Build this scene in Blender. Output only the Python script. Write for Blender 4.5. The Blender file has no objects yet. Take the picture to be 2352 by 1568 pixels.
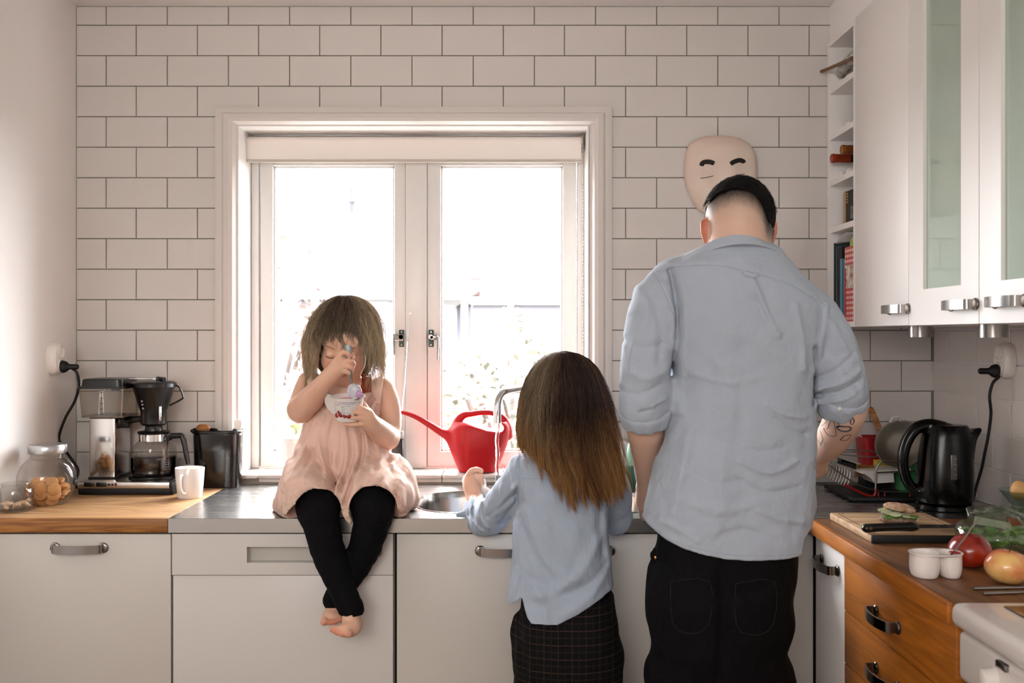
import bpy, bmesh, math, random
import numpy as np
from mathutils import Vector, Matrix, noise as mnoise
random.seed(7); np.random.seed(7)
PI = math.pi
scene = bpy.context.scene
COL = scene.collection
# ---------------------------------------------------------------- camera, world, lights, exposure
FPX, DIST, CX, CY, EYE = 2303.0, 3.29, 1170.0, 770.0, 1.387
cam_data = bpy.data.cameras.new('camera')
cam = bpy.data.objects.new('camera', cam_data); COL.objects.link(cam)
cam.location = (0, -DIST, EYE); cam.rotation_euler = (PI/2, 0, 0)
cam_data.sensor_width = 36.0; cam_data.lens = FPX/2352*36.0
cam_data.shift_x = (1176-CX)/2352; cam_data.shift_y = (CY-784)/2352
cam_data.clip_start = 0.05
cam_data.dof.use_dof = True; cam_data.dof.focus_distance = 2.85; cam_data.dof.aperture_fstop = 5.0
scene.camera = cam
scene.view_settings.view_transform = 'Standard'; scene.view_settings.look = 'None'
scene.view_settings.gamma = 1.0; scene.view_settings.use_curve_mapping = False
scene.view_settings.exposure = 0.50
world = bpy.data.worlds.new('sky'); scene.world = world; world.use_nodes = True
wn = world.node_tree.nodes; wl = world.node_tree.links
bg = wn['Background']; bg.inputs['Strength'].default_value = 28.0
tc = wn.new('ShaderNodeTexCoord'); nz = wn.new('ShaderNodeTexNoise'); nz.inputs['Scale'].default_value = 1.6
rp = wn.new('ShaderNodeValToRGB')
rp.color_ramp.elements[0].color = (0.90, 0.94, 1.0, 1); rp.color_ramp.elements[1].color = (1.0, 0.985, 0.97, 1)
wl.new(tc.outputs['Generated'], nz.inputs['Vector']); wl.new(nz.outputs['Fac'], rp.inputs['Fac']); wl.new(rp.outputs['Color'], bg.inputs['Color'])
def area_light(name, loc, target, sx, sy, power, color):
    ld = bpy.data.lights.new(name, 'AREA'); ld.shape = 'RECTANGLE'; ld.size = sx; ld.size_y = sy
    ld.energy = power; ld.color = color
    o = bpy.data.objects.new(name, ld); COL.objects.link(o); o.location = loc
    o.rotation_euler = (Vector(target)-Vector(loc)).to_track_quat('-Z', 'Y').to_euler()
    return o
sun_data = bpy.data.lights.new('sun', 'SUN'); sun_data.energy = 10.0; sun_data.angle = 0.03; sun_data.color = (1.0, 0.95, 0.88)
sun = bpy.data.objects.new('sun', sun_data); COL.objects.link(sun)
sun.rotation_euler = (math.radians(38), math.radians(24), 0)
# daylight from the room's other window, behind and to the left of the photographer
area_light('window_daylight_rear', (-0.55, -4.70, 1.90), (-.1, 0, 1.2), 2.0, 1.0, 52, (1.0, 0.975, 0.945))
pd = bpy.data.lights.new('window_portal', 'AREA'); pd.shape = 'RECTANGLE'; pd.size = 1.16; pd.size_y = 1.16; pd.cycles.is_portal = True
po = bpy.data.objects.new('window_portal', pd); COL.objects.link(po); po.location = (-.316, .36, 1.5); po.rotation_euler = (-PI/2, 0, 0)
scene.cycles.max_bounces = 8; scene.cycles.diffuse_bounces = 4; scene.cycles.glossy_bounces = 4
scene.cycles.transmission_bounces = 8; scene.cycles.transparent_max_bounces = 10
scene.cycles.caustics_reflective = False; scene.cycles.caustics_refractive = False
scene.cycles.use_adaptive_sampling = True; scene.cycles.adaptive_threshold = 0.02; scene.cycles.adaptive_min_samples = 16
scene.cycles.use_denoising = True; scene.cycles.sample_clamp_indirect = 6.0

# ---------------------------------------------------------------- helpers
def at(px, py, y):
    s = (y+DIST)/FPX
    return Vector(((px-CX)*s, y, EYE-(py-CY)*s))
def lin(c):
    if isinstance(c, str):
        c = [int(c[i:i+2], 16)/255 for i in (0, 2, 4)]
    return tuple((x/12.92 if x <= .04045 else ((x+.055)/1.055)**2.4) for x in c[:3])+(1.0,)
MATS = {}
def mat(name, color, rough=0.5, metal=0.0, var=0.0, vscale=8.0, bump=0.0, bscale=60.0, stretch=(1, 1, 1), col2=None,
        coat=0.0, sheen=0.0, sss=0.0, trans=0.0, ior=1.45, alpha=1.0, attr=None, spec=0.5, rvar=0.0, coords='Object', bdist=0.002):
    m = bpy.data.materials.new(name); m.use_nodes = True; nt = m.node_tree; N = nt.nodes; L = nt.links
    b = N['Principled BSDF']; c = lin(color)
    b.inputs['Base Color'].default_value = c; b.inputs['Roughness'].default_value = rough; b.inputs['Metallic'].default_value = metal
    b.inputs['Coat Weight'].default_value = coat; b.inputs['Sheen Weight'].default_value = sheen
    b.inputs['Subsurface Weight'].default_value = sss; b.inputs['Transmission Weight'].default_value = trans
    b.inputs['IOR'].default_value = ior; b.inputs['Alpha'].default_value = alpha; b.inputs['Specular IOR Level'].default_value = spec
    if sss: b.inputs['Subsurface Radius'].default_value = (0.012, 0.005, 0.003); b.inputs['Subsurface Scale'].default_value = 1.0
    t = N.new('ShaderNodeTexCoord'); mp = N.new('ShaderNodeMapping'); mp.inputs['Scale'].default_value = stretch
    L.new(t.outputs[coords], mp.inputs['Vector'])
    src = None
    if attr:
        a = N.new('ShaderNodeAttribute'); a.attribute_name = attr; src = a.outputs['Color']
    n1 = N.new('ShaderNodeTexNoise'); n1.inputs['Scale'].default_value = vscale; n1.inputs['Detail'].default_value = 5
    L.new(mp.outputs['Vector'], n1.inputs['Vector'])
    mx = N.new('ShaderNodeMix'); mx.data_type = 'RGBA'
    if col2 is not None:
        r = N.new('ShaderNodeValToRGB'); r.color_ramp.elements[0].position = .35; r.color_ramp.elements[1].position = .65
        L.new(n1.outputs['Fac'], r.inputs['Fac']); L.new(r.outputs['Color'], mx.inputs['Factor'])
        mx.inputs['B'].default_value = lin(col2)
        if src: L.new(src, mx.inputs['A'])
        else: mx.inputs['A'].default_value = c
        src = mx.outputs['Result']
    else:
        mx.blend_type = 'MULTIPLY'; mx.inputs['Factor'].default_value = 1.0
        r = N.new('ShaderNodeMapRange'); r.inputs['From Min'].default_value = .3; r.inputs['From Max'].default_value = .7
        v = var if var else 0.02
        r.inputs['To Min'].default_value = 1-v; r.inputs['To Max'].default_value = 1.0
        L.new(n1.outputs['Fac'], r.inputs['Value']); L.new(r.outputs['Result'], mx.inputs['B'])
        if src: L.new(src, mx.inputs['A'])
        else: mx.inputs['A'].default_value = c
        src = mx.outputs['Result']
    L.new(src, b.inputs['Base Color'])
    if rvar:
        r2 = N.new('ShaderNodeMapRange'); r2.inputs['To Min'].default_value = max(0, rough-rvar); r2.inputs['To Max'].default_value = rough+rvar
        L.new(n1.outputs['Fac'], r2.inputs['Value']); L.new(r2.outputs['Result'], b.inputs['Roughness'])
    if bump:
        n2 = N.new('ShaderNodeTexNoise'); n2.inputs['Scale'].default_value = bscale; n2.inputs['Detail'].default_value = 4
        L.new(mp.outputs['Vector'], n2.inputs['Vector'])
        bp = N.new('ShaderNodeBump'); bp.inputs['Strength'].default_value = bump; bp.inputs['Distance'].default_value = bdist
        L.new(n2.outputs['Fac'], bp.inputs['Height']); L.new(bp.outputs['Normal'], b.inputs['Normal'])
    MATS[name] = m
    return m
def wood(name, c1, c2, scale=1.0, rough=0.45, axis='X', rings=9.0, fine=0.0):
    m = mat(name, c1, rough=rough); nt = m.node_tree; N = nt.nodes; L = nt.links; b = N['Principled BSDF']
    t = N.new('ShaderNodeTexCoord'); mp = N.new('ShaderNodeMapping')
    mp.inputs['Scale'].default_value = (.35*scale, 2.2*scale, 5*scale) if axis == 'X' else (2.2*scale, .35*scale, 5*scale)
    L.new(t.outputs['Object'], mp.inputs['Vector'])
    n = N.new('ShaderNodeTexNoise'); n.inputs['Scale'].default_value = 3.0; n.inputs['Detail'].default_value = 3; n.inputs['Distortion'].default_value = .6
    L.new(mp.outputs['Vector'], n.inputs['Vector'])
    ml = N.new('ShaderNodeMath'); ml.operation = 'MULTIPLY'; ml.inputs[1].default_value = rings; L.new(n.outputs['Fac'], ml.inputs[0])
    sn = N.new('ShaderNodeMath'); sn.operation = 'PINGPONG'; sn.inputs[1].default_value = .5; L.new(ml.outputs[0], sn.inputs[0])
    r = N.new('ShaderNodeValToRGB'); r.color_ramp.elements[0].color = lin(c2); r.color_ramp.elements[1].color = lin(c1)
    r.color_ramp.elements[0].position = .02; r.color_ramp.elements[1].position = .38
    L.new(sn.outputs[0], r.inputs['Fac'])
    mp2 = N.new('ShaderNodeMapping'); mp2.inputs['Scale'].default_value = (6*scale, 160*scale, 160*scale) if axis == 'X' else (160*scale, 6*scale, 160*scale)
    L.new(t.outputs['Object'], mp2.inputs['Vector'])
    n2 = N.new('ShaderNodeTexNoise'); n2.inputs['Scale'].default_value = 1.0; n2.inputs['Detail'].default_value = 2; L.new(mp2.outputs['Vector'], n2.inputs['Vector'])
    mx = N.new('ShaderNodeMix'); mx.data_type = 'RGBA'; mx.blend_type = 'MULTIPLY'; mx.inputs['Factor'].default_value = .35+fine
    L.new(r.outputs['Color'], mx.inputs['A']); L.new(n2.outputs['Fac'], mx.inputs['B']); L.new(mx.outputs['Result'], b.inputs['Base Color'])
    bp = N.new('ShaderNodeBump'); bp.inputs['Strength'].default_value = .12; bp.inputs['Distance'].default_value = .001
    L.new(n2.outputs['Fac'], bp.inputs['Height']); L.new(bp.outputs['Normal'], b.inputs['Normal'])
    return m
def glass(name, tint='FFFFFF', rough=0.0, ior=1.45, thin=0.0):
    """architectural glass: clear for light, mirror-like at grazing angles"""
    m = bpy.data.materials.new(name); m.use_nodes = True; nt = m.node_tree; N = nt.nodes; L = nt.links
    for n in list(N): N.remove(n)
    o = N.new('ShaderNodeOutputMaterial'); tr = N.new('ShaderNodeBsdfTransparent'); gl = N.new('ShaderNodeBsdfGlossy')
    tr.inputs['Color'].default_value = lin(tint); gl.inputs['Roughness'].default_value = rough
    lw = N.new('ShaderNodeLayerWeight'); lw.inputs['Blend'].default_value = .5
    pw = N.new('ShaderNodeMath'); pw.operation = 'POWER'; pw.inputs[1].default_value = 4.0; L.new(lw.outputs['Facing'], pw.inputs[0])
    fr = N.new('ShaderNodeMath'); fr.operation = 'MULTIPLY_ADD'; fr.inputs[1].default_value = .7; fr.inputs[2].default_value = .03; L.new(pw.outputs[0], fr.inputs[0])
    ad = N.new('ShaderNodeMath'); ad.operation = 'ADD'; ad.inputs[1].default_value = thin; ad.use_clamp = True
    mx = N.new('ShaderNodeMixShader'); L.new(fr.outputs[0], ad.inputs[0]); L.new(ad.outputs[0], mx.inputs[0])
    L.new(tr.outputs[0], mx.inputs[1]); L.new(gl.outputs[0], mx.inputs[2]); L.new(mx.outputs[0], o.inputs['Surface'])
    MATS[name] = m
    return m

def tag(o, label=None, cat=None, group=None, kind=None):
    if label: o['label'] = label
    if cat: o['category'] = cat
    if group: o['group'] = group
    if kind: o['kind'] = kind
    return o
def thing(name, loc, label=None, cat=None, group=None, kind=None):
    o = bpy.data.objects.new(name, None); COL.objects.link(o); o.location = loc; o.empty_display_size = 0.05
    return tag(o, label, cat, group, kind)
def link_mesh(name, me, m=None, parent=None, label=None):
    o = bpy.data.objects.new(name, me); COL.objects.link(o)
    if m is not None and not me.materials:
        for x in (m if isinstance(m, (list, tuple)) else [m]): me.materials.append(x)
    if parent is not None:
        o.parent = parent
        if parent.type == 'EMPTY': o.matrix_parent_inverse = Matrix.Translation(-Vector(parent.location))
    if label: o['label'] = label
    return o
def copy_tree(o, parent=None):
    c = o.copy(); COL.objects.link(c)
    if parent is not None: c.parent = parent
    for ch in o.children: copy_tree(ch, c)
    return c
class MB:
    """collects simple shapes into one mesh"""
    def __init__(s): s.bm = bmesh.new(); s.mi = 0
    def _fin(s, n0f):
        if s.mi:
            s.bm.faces.ensure_lookup_table()
            for f in s.bm.faces[n0f:]: f.material_index = s.mi
    def box(s, x0, y0, z0, x1, y1, z1, bevel=0.0, seg=2, rot=None, about=None):
        n0 = len(s.bm.faces)
        r = bmesh.ops.create_cube(s.bm, size=1.0)['verts']
        for v in r: v.co = Vector(((x0+x1)/2+v.co.x*(x1-x0), (y0+y1)/2+v.co.y*(y1-y0), (z0+z1)/2+v.co.z*(z1-z0)))
        if rot is not None:
            c = Vector(about) if about is not None else Vector(((x0+x1)/2, (y0+y1)/2, (z0+z1)/2))
            for v in r: v.co = rot @ (v.co-c)+c
        if bevel:
            es = list({e for v in r for e in v.link_edges})
            bmesh.ops.bevel(s.bm, geom=es, offset=bevel, segments=seg, profile=.5, affect='EDGES')
        s._fin(n0); return s
    def loft(s, rings, cap0=True, cap1=True, closed=True):
        """rings: list of lists of points with equal counts"""
        n0 = len(s.bm.faces); vs = [[s.bm.verts.new(p) for p in r] for r in rings]; n = len(vs[0])
        for a, b in zip(vs[:-1], vs[1:]):
            for i in range(n if closed else n-1):
                j = (i+1) % n
                try: s.bm.faces.new((a[i], a[j], b[j], b[i]))
                except ValueError: pass
        if cap0 and closed: s.bm.faces.new(list(reversed(vs[0])))
        if cap1 and closed: s.bm.faces.new(vs[-1])
        s._fin(n0); return s
    def tube(s, pts, r, n=8, cap=True, flat=None, closed=False):
        """sweep a circle (or a flat strip when flat=(w,h,up)) along pts"""
        pts = [Vector(p) for p in pts]; rr = r if hasattr(r, '__len__') else [r]*len(pts)
        rings = []; prev = None
        for i, p in enumerate(pts):
            if closed: t = pts[(i+1) % len(pts)]-pts[i-1]
            else: t = pts[min(i+1, len(pts)-1)]-pts[max(i-1, 0)]
            t.normalize()
            if prev is None:
                a = Vector((0, 0, 1)) if abs(t.z) < .9 else Vector((1, 0, 0))
                if flat: a = Vector(flat[2])
                u = t.cross(a).normalized()
            else:
                u = prev-t*prev.dot(t)
                u.normalize()
            if flat and prev is not None:
                u = t.cross(Vector(flat[2])).normalized()
            prev = u; v = t.cross(u).normalized()
            if flat:
                w, h = flat[0]/2, flat[1]/2
                rings.append([p+u*w*a_+v*h*b_ for a_, b_ in ((-1, -1), (1, -1), (1, 1), (-1, 1))])
            else:
                rings.append([p+(u*math.cos(2*PI*k/n)+v*math.sin(2*PI*k/n))*rr[i] for k in range(n)])
        if closed: rings.append(rings[0]); return s.loft_shared(rings)
        return s.loft(rings, cap, cap)
    def loft_shared(s, rings):
        n0 = len(s.bm.faces); vs = [[s.bm.verts.new(p) for p in r] for r in rings[:-1]]; vs.append(vs[0]); n = len(vs[0])
        for a, b in zip(vs[:-1], vs[1:]):
            for i in range(n): s.bm.faces.new((a[i], a[(i+1) % n], b[(i+1) % n], b[i]))
        s._fin(n0); return s
    def lathe(s, c, prof, n=32, sx=1.0, sy=1.0, cap0=True, cap1=True, fn=None):
        """prof: list of (r,z); around vertical axis at c"""
        rings = []
        for r, z in prof:
            ring = []
            for k in range(n):
                a = 2*PI*k/n; q = fn(a, z) if fn else 1.0
                ring.append((c[0]+r*sx*q*math.cos(a), c[1]+r*sy*q*math.sin(a), c[2]+z))
            rings.append(ring)
        return s.loft(rings, cap0, cap1)
    def disc_axis(s, c, axis, prof, n=24):
        """lathe around arbitrary axis; prof (r, h)"""
        ax = Vector(axis).normalized(); a = Vector((0, 0, 1)) if abs(ax.z) < .9 else Vector((1, 0, 0))
        u = ax.cross(a).normalized(); v = ax.cross(u)
        rings = [[Vector(c)+ax*h+(u*math.cos(2*PI*k/n)+v*math.sin(2*PI*k/n))*r for k in range(n)] for r, h in prof]
        return s.loft(rings)
    def prism(s, poly, d, bevel=0.0):
        """poly: 3d points of a planar outline, extruded by vector d"""
        n0 = len(s.bm.faces); d = Vector(d)
        a = [s.bm.verts.new(p) for p in poly]; b = [s.bm.verts.new(Vector(p)+d) for p in poly]
        f0 = s.bm.faces.new(a); f1 = s.bm.faces.new(list(reversed(b)))
        n = len(a); fs = [s.bm.faces.new((a[i], b[i], b[(i+1) % n], a[(i+1) % n])) for i in range(n)]
        if bevel:
            bmesh.ops.bevel(s.bm, geom=list(f1.edges), offset=bevel, segments=2, profile=.5, affect='EDGES')
        s._fin(n0); return s
    def ball(s, c, r, seg=16, rings=10, sc=(1, 1, 1), rot=None):
        n0 = len(s.bm.faces)
        vs = bmesh.ops.create_uvsphere(s.bm, u_segments=seg, v_segments=rings, radius=1.0)['verts']
        for v in vs:
            q = Vector((v.co.x*r*sc[0], v.co.y*r*sc[1], v.co.z*r*sc[2]))
            if rot is not None: q = rot @ q
            v.co = q+Vector(c)
        s._fin(n0); return s
    def xform(s, M):
        for v in s.bm.verts: v.co = M @ v.co
        return s
    def build(s, name, m, parent=None, smooth=True, label=None, angle=35):
        bmesh.ops.recalc_face_normals(s.bm, faces=s.bm.faces)
        me = bpy.data.meshes.new(name); s.bm.to_mesh(me); s.bm.free()
        if smooth:
            me.polygons.foreach_set('use_smooth', [True]*len(me.polygons))
            me.set_sharp_from_angle(angle=math.radians(angle))
        return link_mesh(name, me, m, parent, label)
def bez(p0, p1, p2, p3, n=12):
    p0, p1, p2, p3 = map(Vector, (p0, p1, p2, p3))
    return [p0*(1-t)**3+p1*3*t*(1-t)**2+p2*3*t*t*(1-t)+p3*t**3 for t in [i/n for i in range(n+1)]]
def spline(pts, sub=6):
    """Catmull-Rom through points"""
    P = [Vector(p) for p in pts]; out = []
    for i in range(len(P)-1):
        a = P[max(i-1, 0)]; b = P[i]; c = P[i+1]; d = P[min(i+2, len(P)-1)]
        for k in range(sub):
            t = k/sub
            out.append(.5*((2*b)+(c-a)*t+(2*a-5*b+4*c-d)*t*t+(3*b-a-3*c+d)*t**3))
    out.append(P[-1]); return out
def rotm(axis, deg): return Matrix.Rotation(math.radians(deg), 3, axis)

# ---------------------------------------------------------------- signed-distance modelling for organic shapes
class Sdf:
    def __init__(s, lo, hi, res):
        s.lo = np.array(lo, np.float32); s.res = res
        s.n = np.maximum(4, np.ceil((np.array(hi)-s.lo)/res).astype(int)+1)
        s.ax = [s.lo[i]+res*np.arange(s.n[i], dtype=np.float32) for i in range(3)]
        s.d = np.full(s.n, 0.5, np.float32)
    def _sl(s, lo, hi):
        a = np.clip(np.floor((np.array(lo)-s.lo)/s.res).astype(int), 0, s.n-1); b = np.clip(np.ceil((np.array(hi)-s.lo)/s.res).astype(int)+1, 1, s.n)
        b = np.maximum(b, a+1)
        sl = tuple(slice(a[i], b[i]) for i in range(3))
        X = s.ax[0][sl[0]][:, None, None]; Y = s.ax[1][sl[1]][None, :, None]; Z = s.ax[2][sl[2]][None, None, :]
        return sl, X, Y, Z
    def _op(s, sl, b, k, sub):
        a = s.d[sl]
        if sub:
            if k > 0:
                h = np.maximum(k-np.abs(a+b), 0)/k; s.d[sl] = np.maximum(a, -b)+h*h*k*.25
            else: s.d[sl] = np.maximum(a, -b)
        else:
            if k > 0:
                h = np.maximum(k-np.abs(a-b), 0)/k; s.d[sl] = np.minimum(a, b)-h*h*k*.25
            else: s.d[sl] = np.minimum(a, b)
    def cone(s, p1, p2, r1, r2, k=.01, sub=False, flat=None):
        return s.chain([p1, p2], [r1, r2], k, sub, flat, 1)
    def chain(s, pts, rs, k=.01, sub=False, flat=None, smooth=5):
        """tapered limb through the points, merged once into the field"""
        P = np.array([list(p) for p in pts], float); r = np.array(rs, float)
        if len(P) > 2 and smooth > 1:
            u = np.arange(len(P)); uu = np.linspace(0, len(P)-1, (len(P)-1)*smooth+1)
            P = np.array([list(q) for q in spline([Vector(p) for p in P], smooth)]); r = np.interp(uu, u, r)
        R = r.max()/(min(1, flat[1]) if flat is not None else 1)+k+3*s.res
        sl, X, Y, Z = s._sl(P.min(0)-R, P.max(0)+R)
        out = None
        for i in range(len(P)-1):
            v = P[i+1]-P[i]; vv = max(float(v@v), 1e-9); dx, dy, dz = X-P[i, 0], Y-P[i, 1], Z-P[i, 2]
            t = np.clip((dx*v[0]+dy*v[1]+dz*v[2])/vv, 0, 1)
            qx, qy, qz = dx-t*v[0], dy-t*v[1], dz-t*v[2]; q = qx*qx+qy*qy+qz*qz
            if flat is not None:
                f = np.array(flat[0], float); f /= np.linalg.norm(f); w = qx*f[0]+qy*f[1]+qz*f[2]; q = q+w*w*(flat[1]**2-1)
            d = (np.sqrt(np.maximum(q, 0))-(r[i]+t*(r[i+1]-r[i]))).astype(np.float32)
            out = d if out is None else np.minimum(out, d)
        s._op(sl, out, k, sub); return s
    def ell(s, c, r, k=.01, sub=False, rot=None):
        c = np.array(c, float); r = np.array(r, float)*1.0; R = max(r)+k+3*s.res
        sl, X, Y, Z = s._sl(c-R, c+R)
        x, y, z = X-c[0], Y-c[1], Z-c[2]
        if rot is not None:
            m = np.array(rot.transposed())
            x, y, z = m[0, 0]*x+m[0, 1]*y+m[0, 2]*z, m[1, 0]*x+m[1, 1]*y+m[1, 2]*z, m[2, 0]*x+m[2, 1]*y+m[2, 2]*z
        k0 = np.sqrt((x/r[0])**2+(y/r[1])**2+(z/r[2])**2); k1 = np.sqrt((x/r[0]**2)**2+(y/r[1]**2)**2+(z/r[2]**2)**2)+1e-9
        s._op(sl, (k0*(k0-1)/k1).astype(np.float32), k, sub); return s
    def loft(s, keys, k=.01, n=2.4, sub=False):
        """vertical loft; keys: (z, cx, cy, a, b) sorted by z; superellipse sections"""
        K = np.array(sorted(keys), float); m = max(K[:, 3].max(), K[:, 4].max())+k+3*s.res
        lo = [K[:, 1].min()-m, K[:, 2].min()-m, K[0, 0]-k-3*s.res]; hi = [K[:, 1].max()+m, K[:, 2].max()+m, K[-1, 0]+k+3*s.res]
        sl, X, Y, Z = s._sl(lo, hi); z = Z[0, 0, :]
        I = lambda j: smooth_interp(z, K[:, 0], K[:, j])[None, None, :]
        cx, cy, a, b = I(1), I(2), I(3), I(4)
        q = (np.abs((X-cx)/a)**n+np.abs((Y-cy)/b)**n)**(1/n)
        d = (q-1)*np.minimum(a, b)
        e = np.maximum(K[0, 0]-Z, Z-K[-1, 0])
        s._op(sl, np.maximum(d, e).astype(np.float32), k, sub); return s
    def field(s, fn, lo=None, hi=None):
        sl, X, Y, Z = s._sl(s.lo if lo is None else lo, (s.lo+s.res*s.n) if hi is None else hi)
        s.d[sl] = fn(s.d[sl], X, Y, Z).astype(np.float32); return s
    def surface(s):
        d = s.d; n = s.n; ins = d < 0
        c = ins[:-1, :-1, :-1].astype(np.int8)
        for i, j, k in ((1,0,0),(0,1,0),(0,0,1),(1,1,0),(1,0,1),(0,1,1),(1,1,1)):
            c = c+ins[i:n[0]-1+i, j:n[1]-1+j, k:n[2]-1+k]
        cells = np.argwhere((c > 0) & (c < 8)); idx = -np.ones(c.shape, np.int64); idx[tuple(cells.T)] = np.arange(len(cells))
        acc = np.zeros((len(cells), 3)); cnt = np.zeros(len(cells))
        corners = [(a, b, e) for a in (0, 1) for b in (0, 1) for e in (0, 1)]
        for A in corners:
            for x in range(3):
                if A[x]: continue
                B = list(A); B[x] = 1
                va = d[cells[:, 0]+A[0], cells[:, 1]+A[1], cells[:, 2]+A[2]]; vb = d[cells[:, 0]+B[0], cells[:, 1]+B[1], cells[:, 2]+B[2]]
                m = (va < 0) != (vb < 0); t = np.zeros(len(cells)); t[m] = va[m]/(va[m]-vb[m])
                p = np.tile(np.array(A, float), (len(cells), 1)); p[:, x] += t
                acc[m] += p[m]; cnt[m] += 1
        V = s.lo+s.res*(cells+acc/cnt[:, None])
        quads = []
        for x in range(3):
            y, z = (x+1) % 3, (x+2) % 3
            sa = [slice(0, n[i]) for i in range(3)]; sb = list(sa); sa[x] = slice(0, n[x]-1); sb[x] = slice(1, n[x])
            e = np.argwhere(ins[tuple(sa)] != ins[tuple(sb)]); e = e[(e[:, y] > 0) & (e[:, z] > 0) & (e[:, y] < n[y]-1) & (e[:, z] < n[z]-1)]
            fl = ins[tuple(e.T)]
            o = np.zeros(3, int)
            def cell(dy, dz):
                q = e.copy(); q[:, y] -= dy; q[:, z] -= dz; return idx[tuple(q.T)]
            Q = np.stack([cell(1, 1), cell(0, 1), cell(0, 0), cell(1, 0)], 1)
            Q[~fl] = Q[~fl][:, ::-1]; quads.append(Q)
        Q = np.concatenate(quads); Q = Q[(Q >= 0).all(1)]
        return V, Q
    def build(s, name, m, parent=None, relax=1, color=None, label=None, keep=None):
        V, Q = s.surface()
        for _ in range(relax):
            acc = np.zeros_like(V); cnt = np.zeros(len(V))
            for a, b in ((0, 1), (1, 2), (2, 3), (3, 0)):
                for p, q in ((a, b), (b, a)):
                    np.add.at(acc, Q[:, p], V[Q[:, q]]); np.add.at(cnt, Q[:, p], 1)
            V = .5*V+.5*acc/np.maximum(cnt, 1)[:, None]
        if keep is not None:
            ok = keep(V[:, 0], V[:, 1], V[:, 2]); Q = Q[ok[Q].all(1)]
            used = np.unique(Q); mp = -np.ones(len(V), int); mp[used] = np.arange(len(used)); V = V[used]; Q = mp[Q]
        return np_mesh(name, V, Q, m, parent, color, label)
def smooth_interp(x, xs, ys):
    """monotone-ish cubic through keys"""
    xs = np.asarray(xs, float); ys = np.asarray(ys, float)
    if len(xs) < 3: return np.interp(x, xs, ys)
    m = np.zeros(len(xs)); dl = np.diff(ys)/np.maximum(np.diff(xs), 1e-9)
    m[1:-1] = np.where(dl[:-1]*dl[1:] > 0, (dl[:-1]+dl[1:])/2, 0); m[0] = dl[0]; m[-1] = dl[-1]
    x = np.clip(x, xs[0], xs[-1]); i = np.clip(np.searchsorted(xs, x)-1, 0, len(xs)-2)
    h = xs[i+1]-xs[i]; t = (x-xs[i])/h
    return ((2*t**3-3*t**2+1)*ys[i]+(t**3-2*t**2+t)*h*m[i]+(-2*t**3+3*t**2)*ys[i+1]+(t**3-t**2)*h*m[i+1]).astype(np.float32)
def np_mesh(name, V, Q, m, parent=None, color=None, label=None, smooth=True):
    me = bpy.data.meshes.new(name); V = np.asarray(V, np.float32); Q = np.asarray(Q, np.int32); k = Q.shape[1]
    me.vertices.add(len(V)); me.vertices.foreach_set('co', V.ravel())
    me.loops.add(Q.size); me.loops.foreach_set('vertex_index', Q.ravel())
    me.polygons.add(len(Q)); me.polygons.foreach_set('loop_start', np.arange(0, Q.size, k, dtype=np.int32))
    me.polygons.foreach_set('loop_total', np.full(len(Q), k, np.int32))
    me.polygons.foreach_set('use_smooth', np.full(len(Q), smooth))
    me.update(calc_edges=True); me.validate()
    if color is not None:
        c = color(V) if callable(color) else color
        a = me.color_attributes.new('Col', 'FLOAT_COLOR', 'POINT')
        a.data.foreach_set('color', np.concatenate([c, np.ones((len(V), 1))], 1).astype(np.float32).ravel())
    return link_mesh(name, me, m, parent, label)
_tab = np.random.RandomState(3).rand(64, 64, 64).astype(np.float32)
def vnoise(x, y, z):
    """tiled value noise in 0..1"""
    x, y, z = np.broadcast_arrays(x, y, z)
    xi, yi, zi = np.floor(x).astype(int), np.floor(y).astype(int), np.floor(z).astype(int)
    fx, fy, fz = x-xi, y-yi, z-zi
    fx, fy, fz = fx*fx*(3-2*fx), fy*fy*(3-2*fy), fz*fz*(3-2*fz)
    g = lambda a, b, c: _tab[(xi+a) & 63, (yi+b) & 63, (zi+c) & 63]
    r = 0
    for a in (0, 1):
        for b in (0, 1):
            for c in (0, 1):
                r = r+g(a, b, c)*(fx if a else 1-fx)*(fy if b else 1-fy)*(fz if c else 1-fz)
    return r
def seg_dist(X, Y, Z, a, b):
    a = np.array(a, float); b = np.array(b, float); v = b-a
    t = np.clip(((X-a[0])*v[0]+(Y-a[1])*v[1]+(Z-a[2])*v[2])/(v@v), 0, 1)
    return np.sqrt((X-a[0]-t*v[0])**2+(Y-a[1]-t*v[1])**2+(Z-a[2]-t*v[2])**2), t
def strands(name, paths, r, m, parent=None, colors=None, tip=.25, label=None, sides=3):
    """hair: each path (n,3) becomes a thin tapering tube; all paths the same length"""
    P = np.asarray(paths, np.float32); S, n, _ = P.shape
    T = np.gradient(P, axis=1); T /= np.linalg.norm(T, axis=2, keepdims=True)+1e-9
    up = np.array([.13, .95, .2]); U = np.cross(T, up); U /= np.linalg.norm(U, axis=2, keepdims=True)+1e-9; W = np.cross(T, U)
    rr = (np.asarray(r).reshape(-1, 1)*np.ones((S, 1)))*np.interp(np.linspace(0, 1, n), [0, .1, .7, 1], [.8, 1, .9, tip])[None]
    rings = [P+(U*math.cos(2*PI*k/sides)+W*math.sin(2*PI*k/sides))*rr[..., None] for k in range(sides)]
    V = np.stack(rings, 2).reshape(-1, 3)
    i = np.arange(S)[:, None, None]*n*sides+np.arange(n-1)[None, :, None]*sides; k = np.arange(sides)[None, None, :]
    k2 = (k+1) % sides
    Q = np.stack([i+k, i+k2, i+sides+k2, i+sides+k], -1).reshape(-1, 4)
    c = None
    if colors is not None: c = np.repeat(np.asarray(colors).reshape(S*n, 3), sides, axis=0)
    return np_mesh(name, V, Q, m, parent, c, label)
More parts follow.
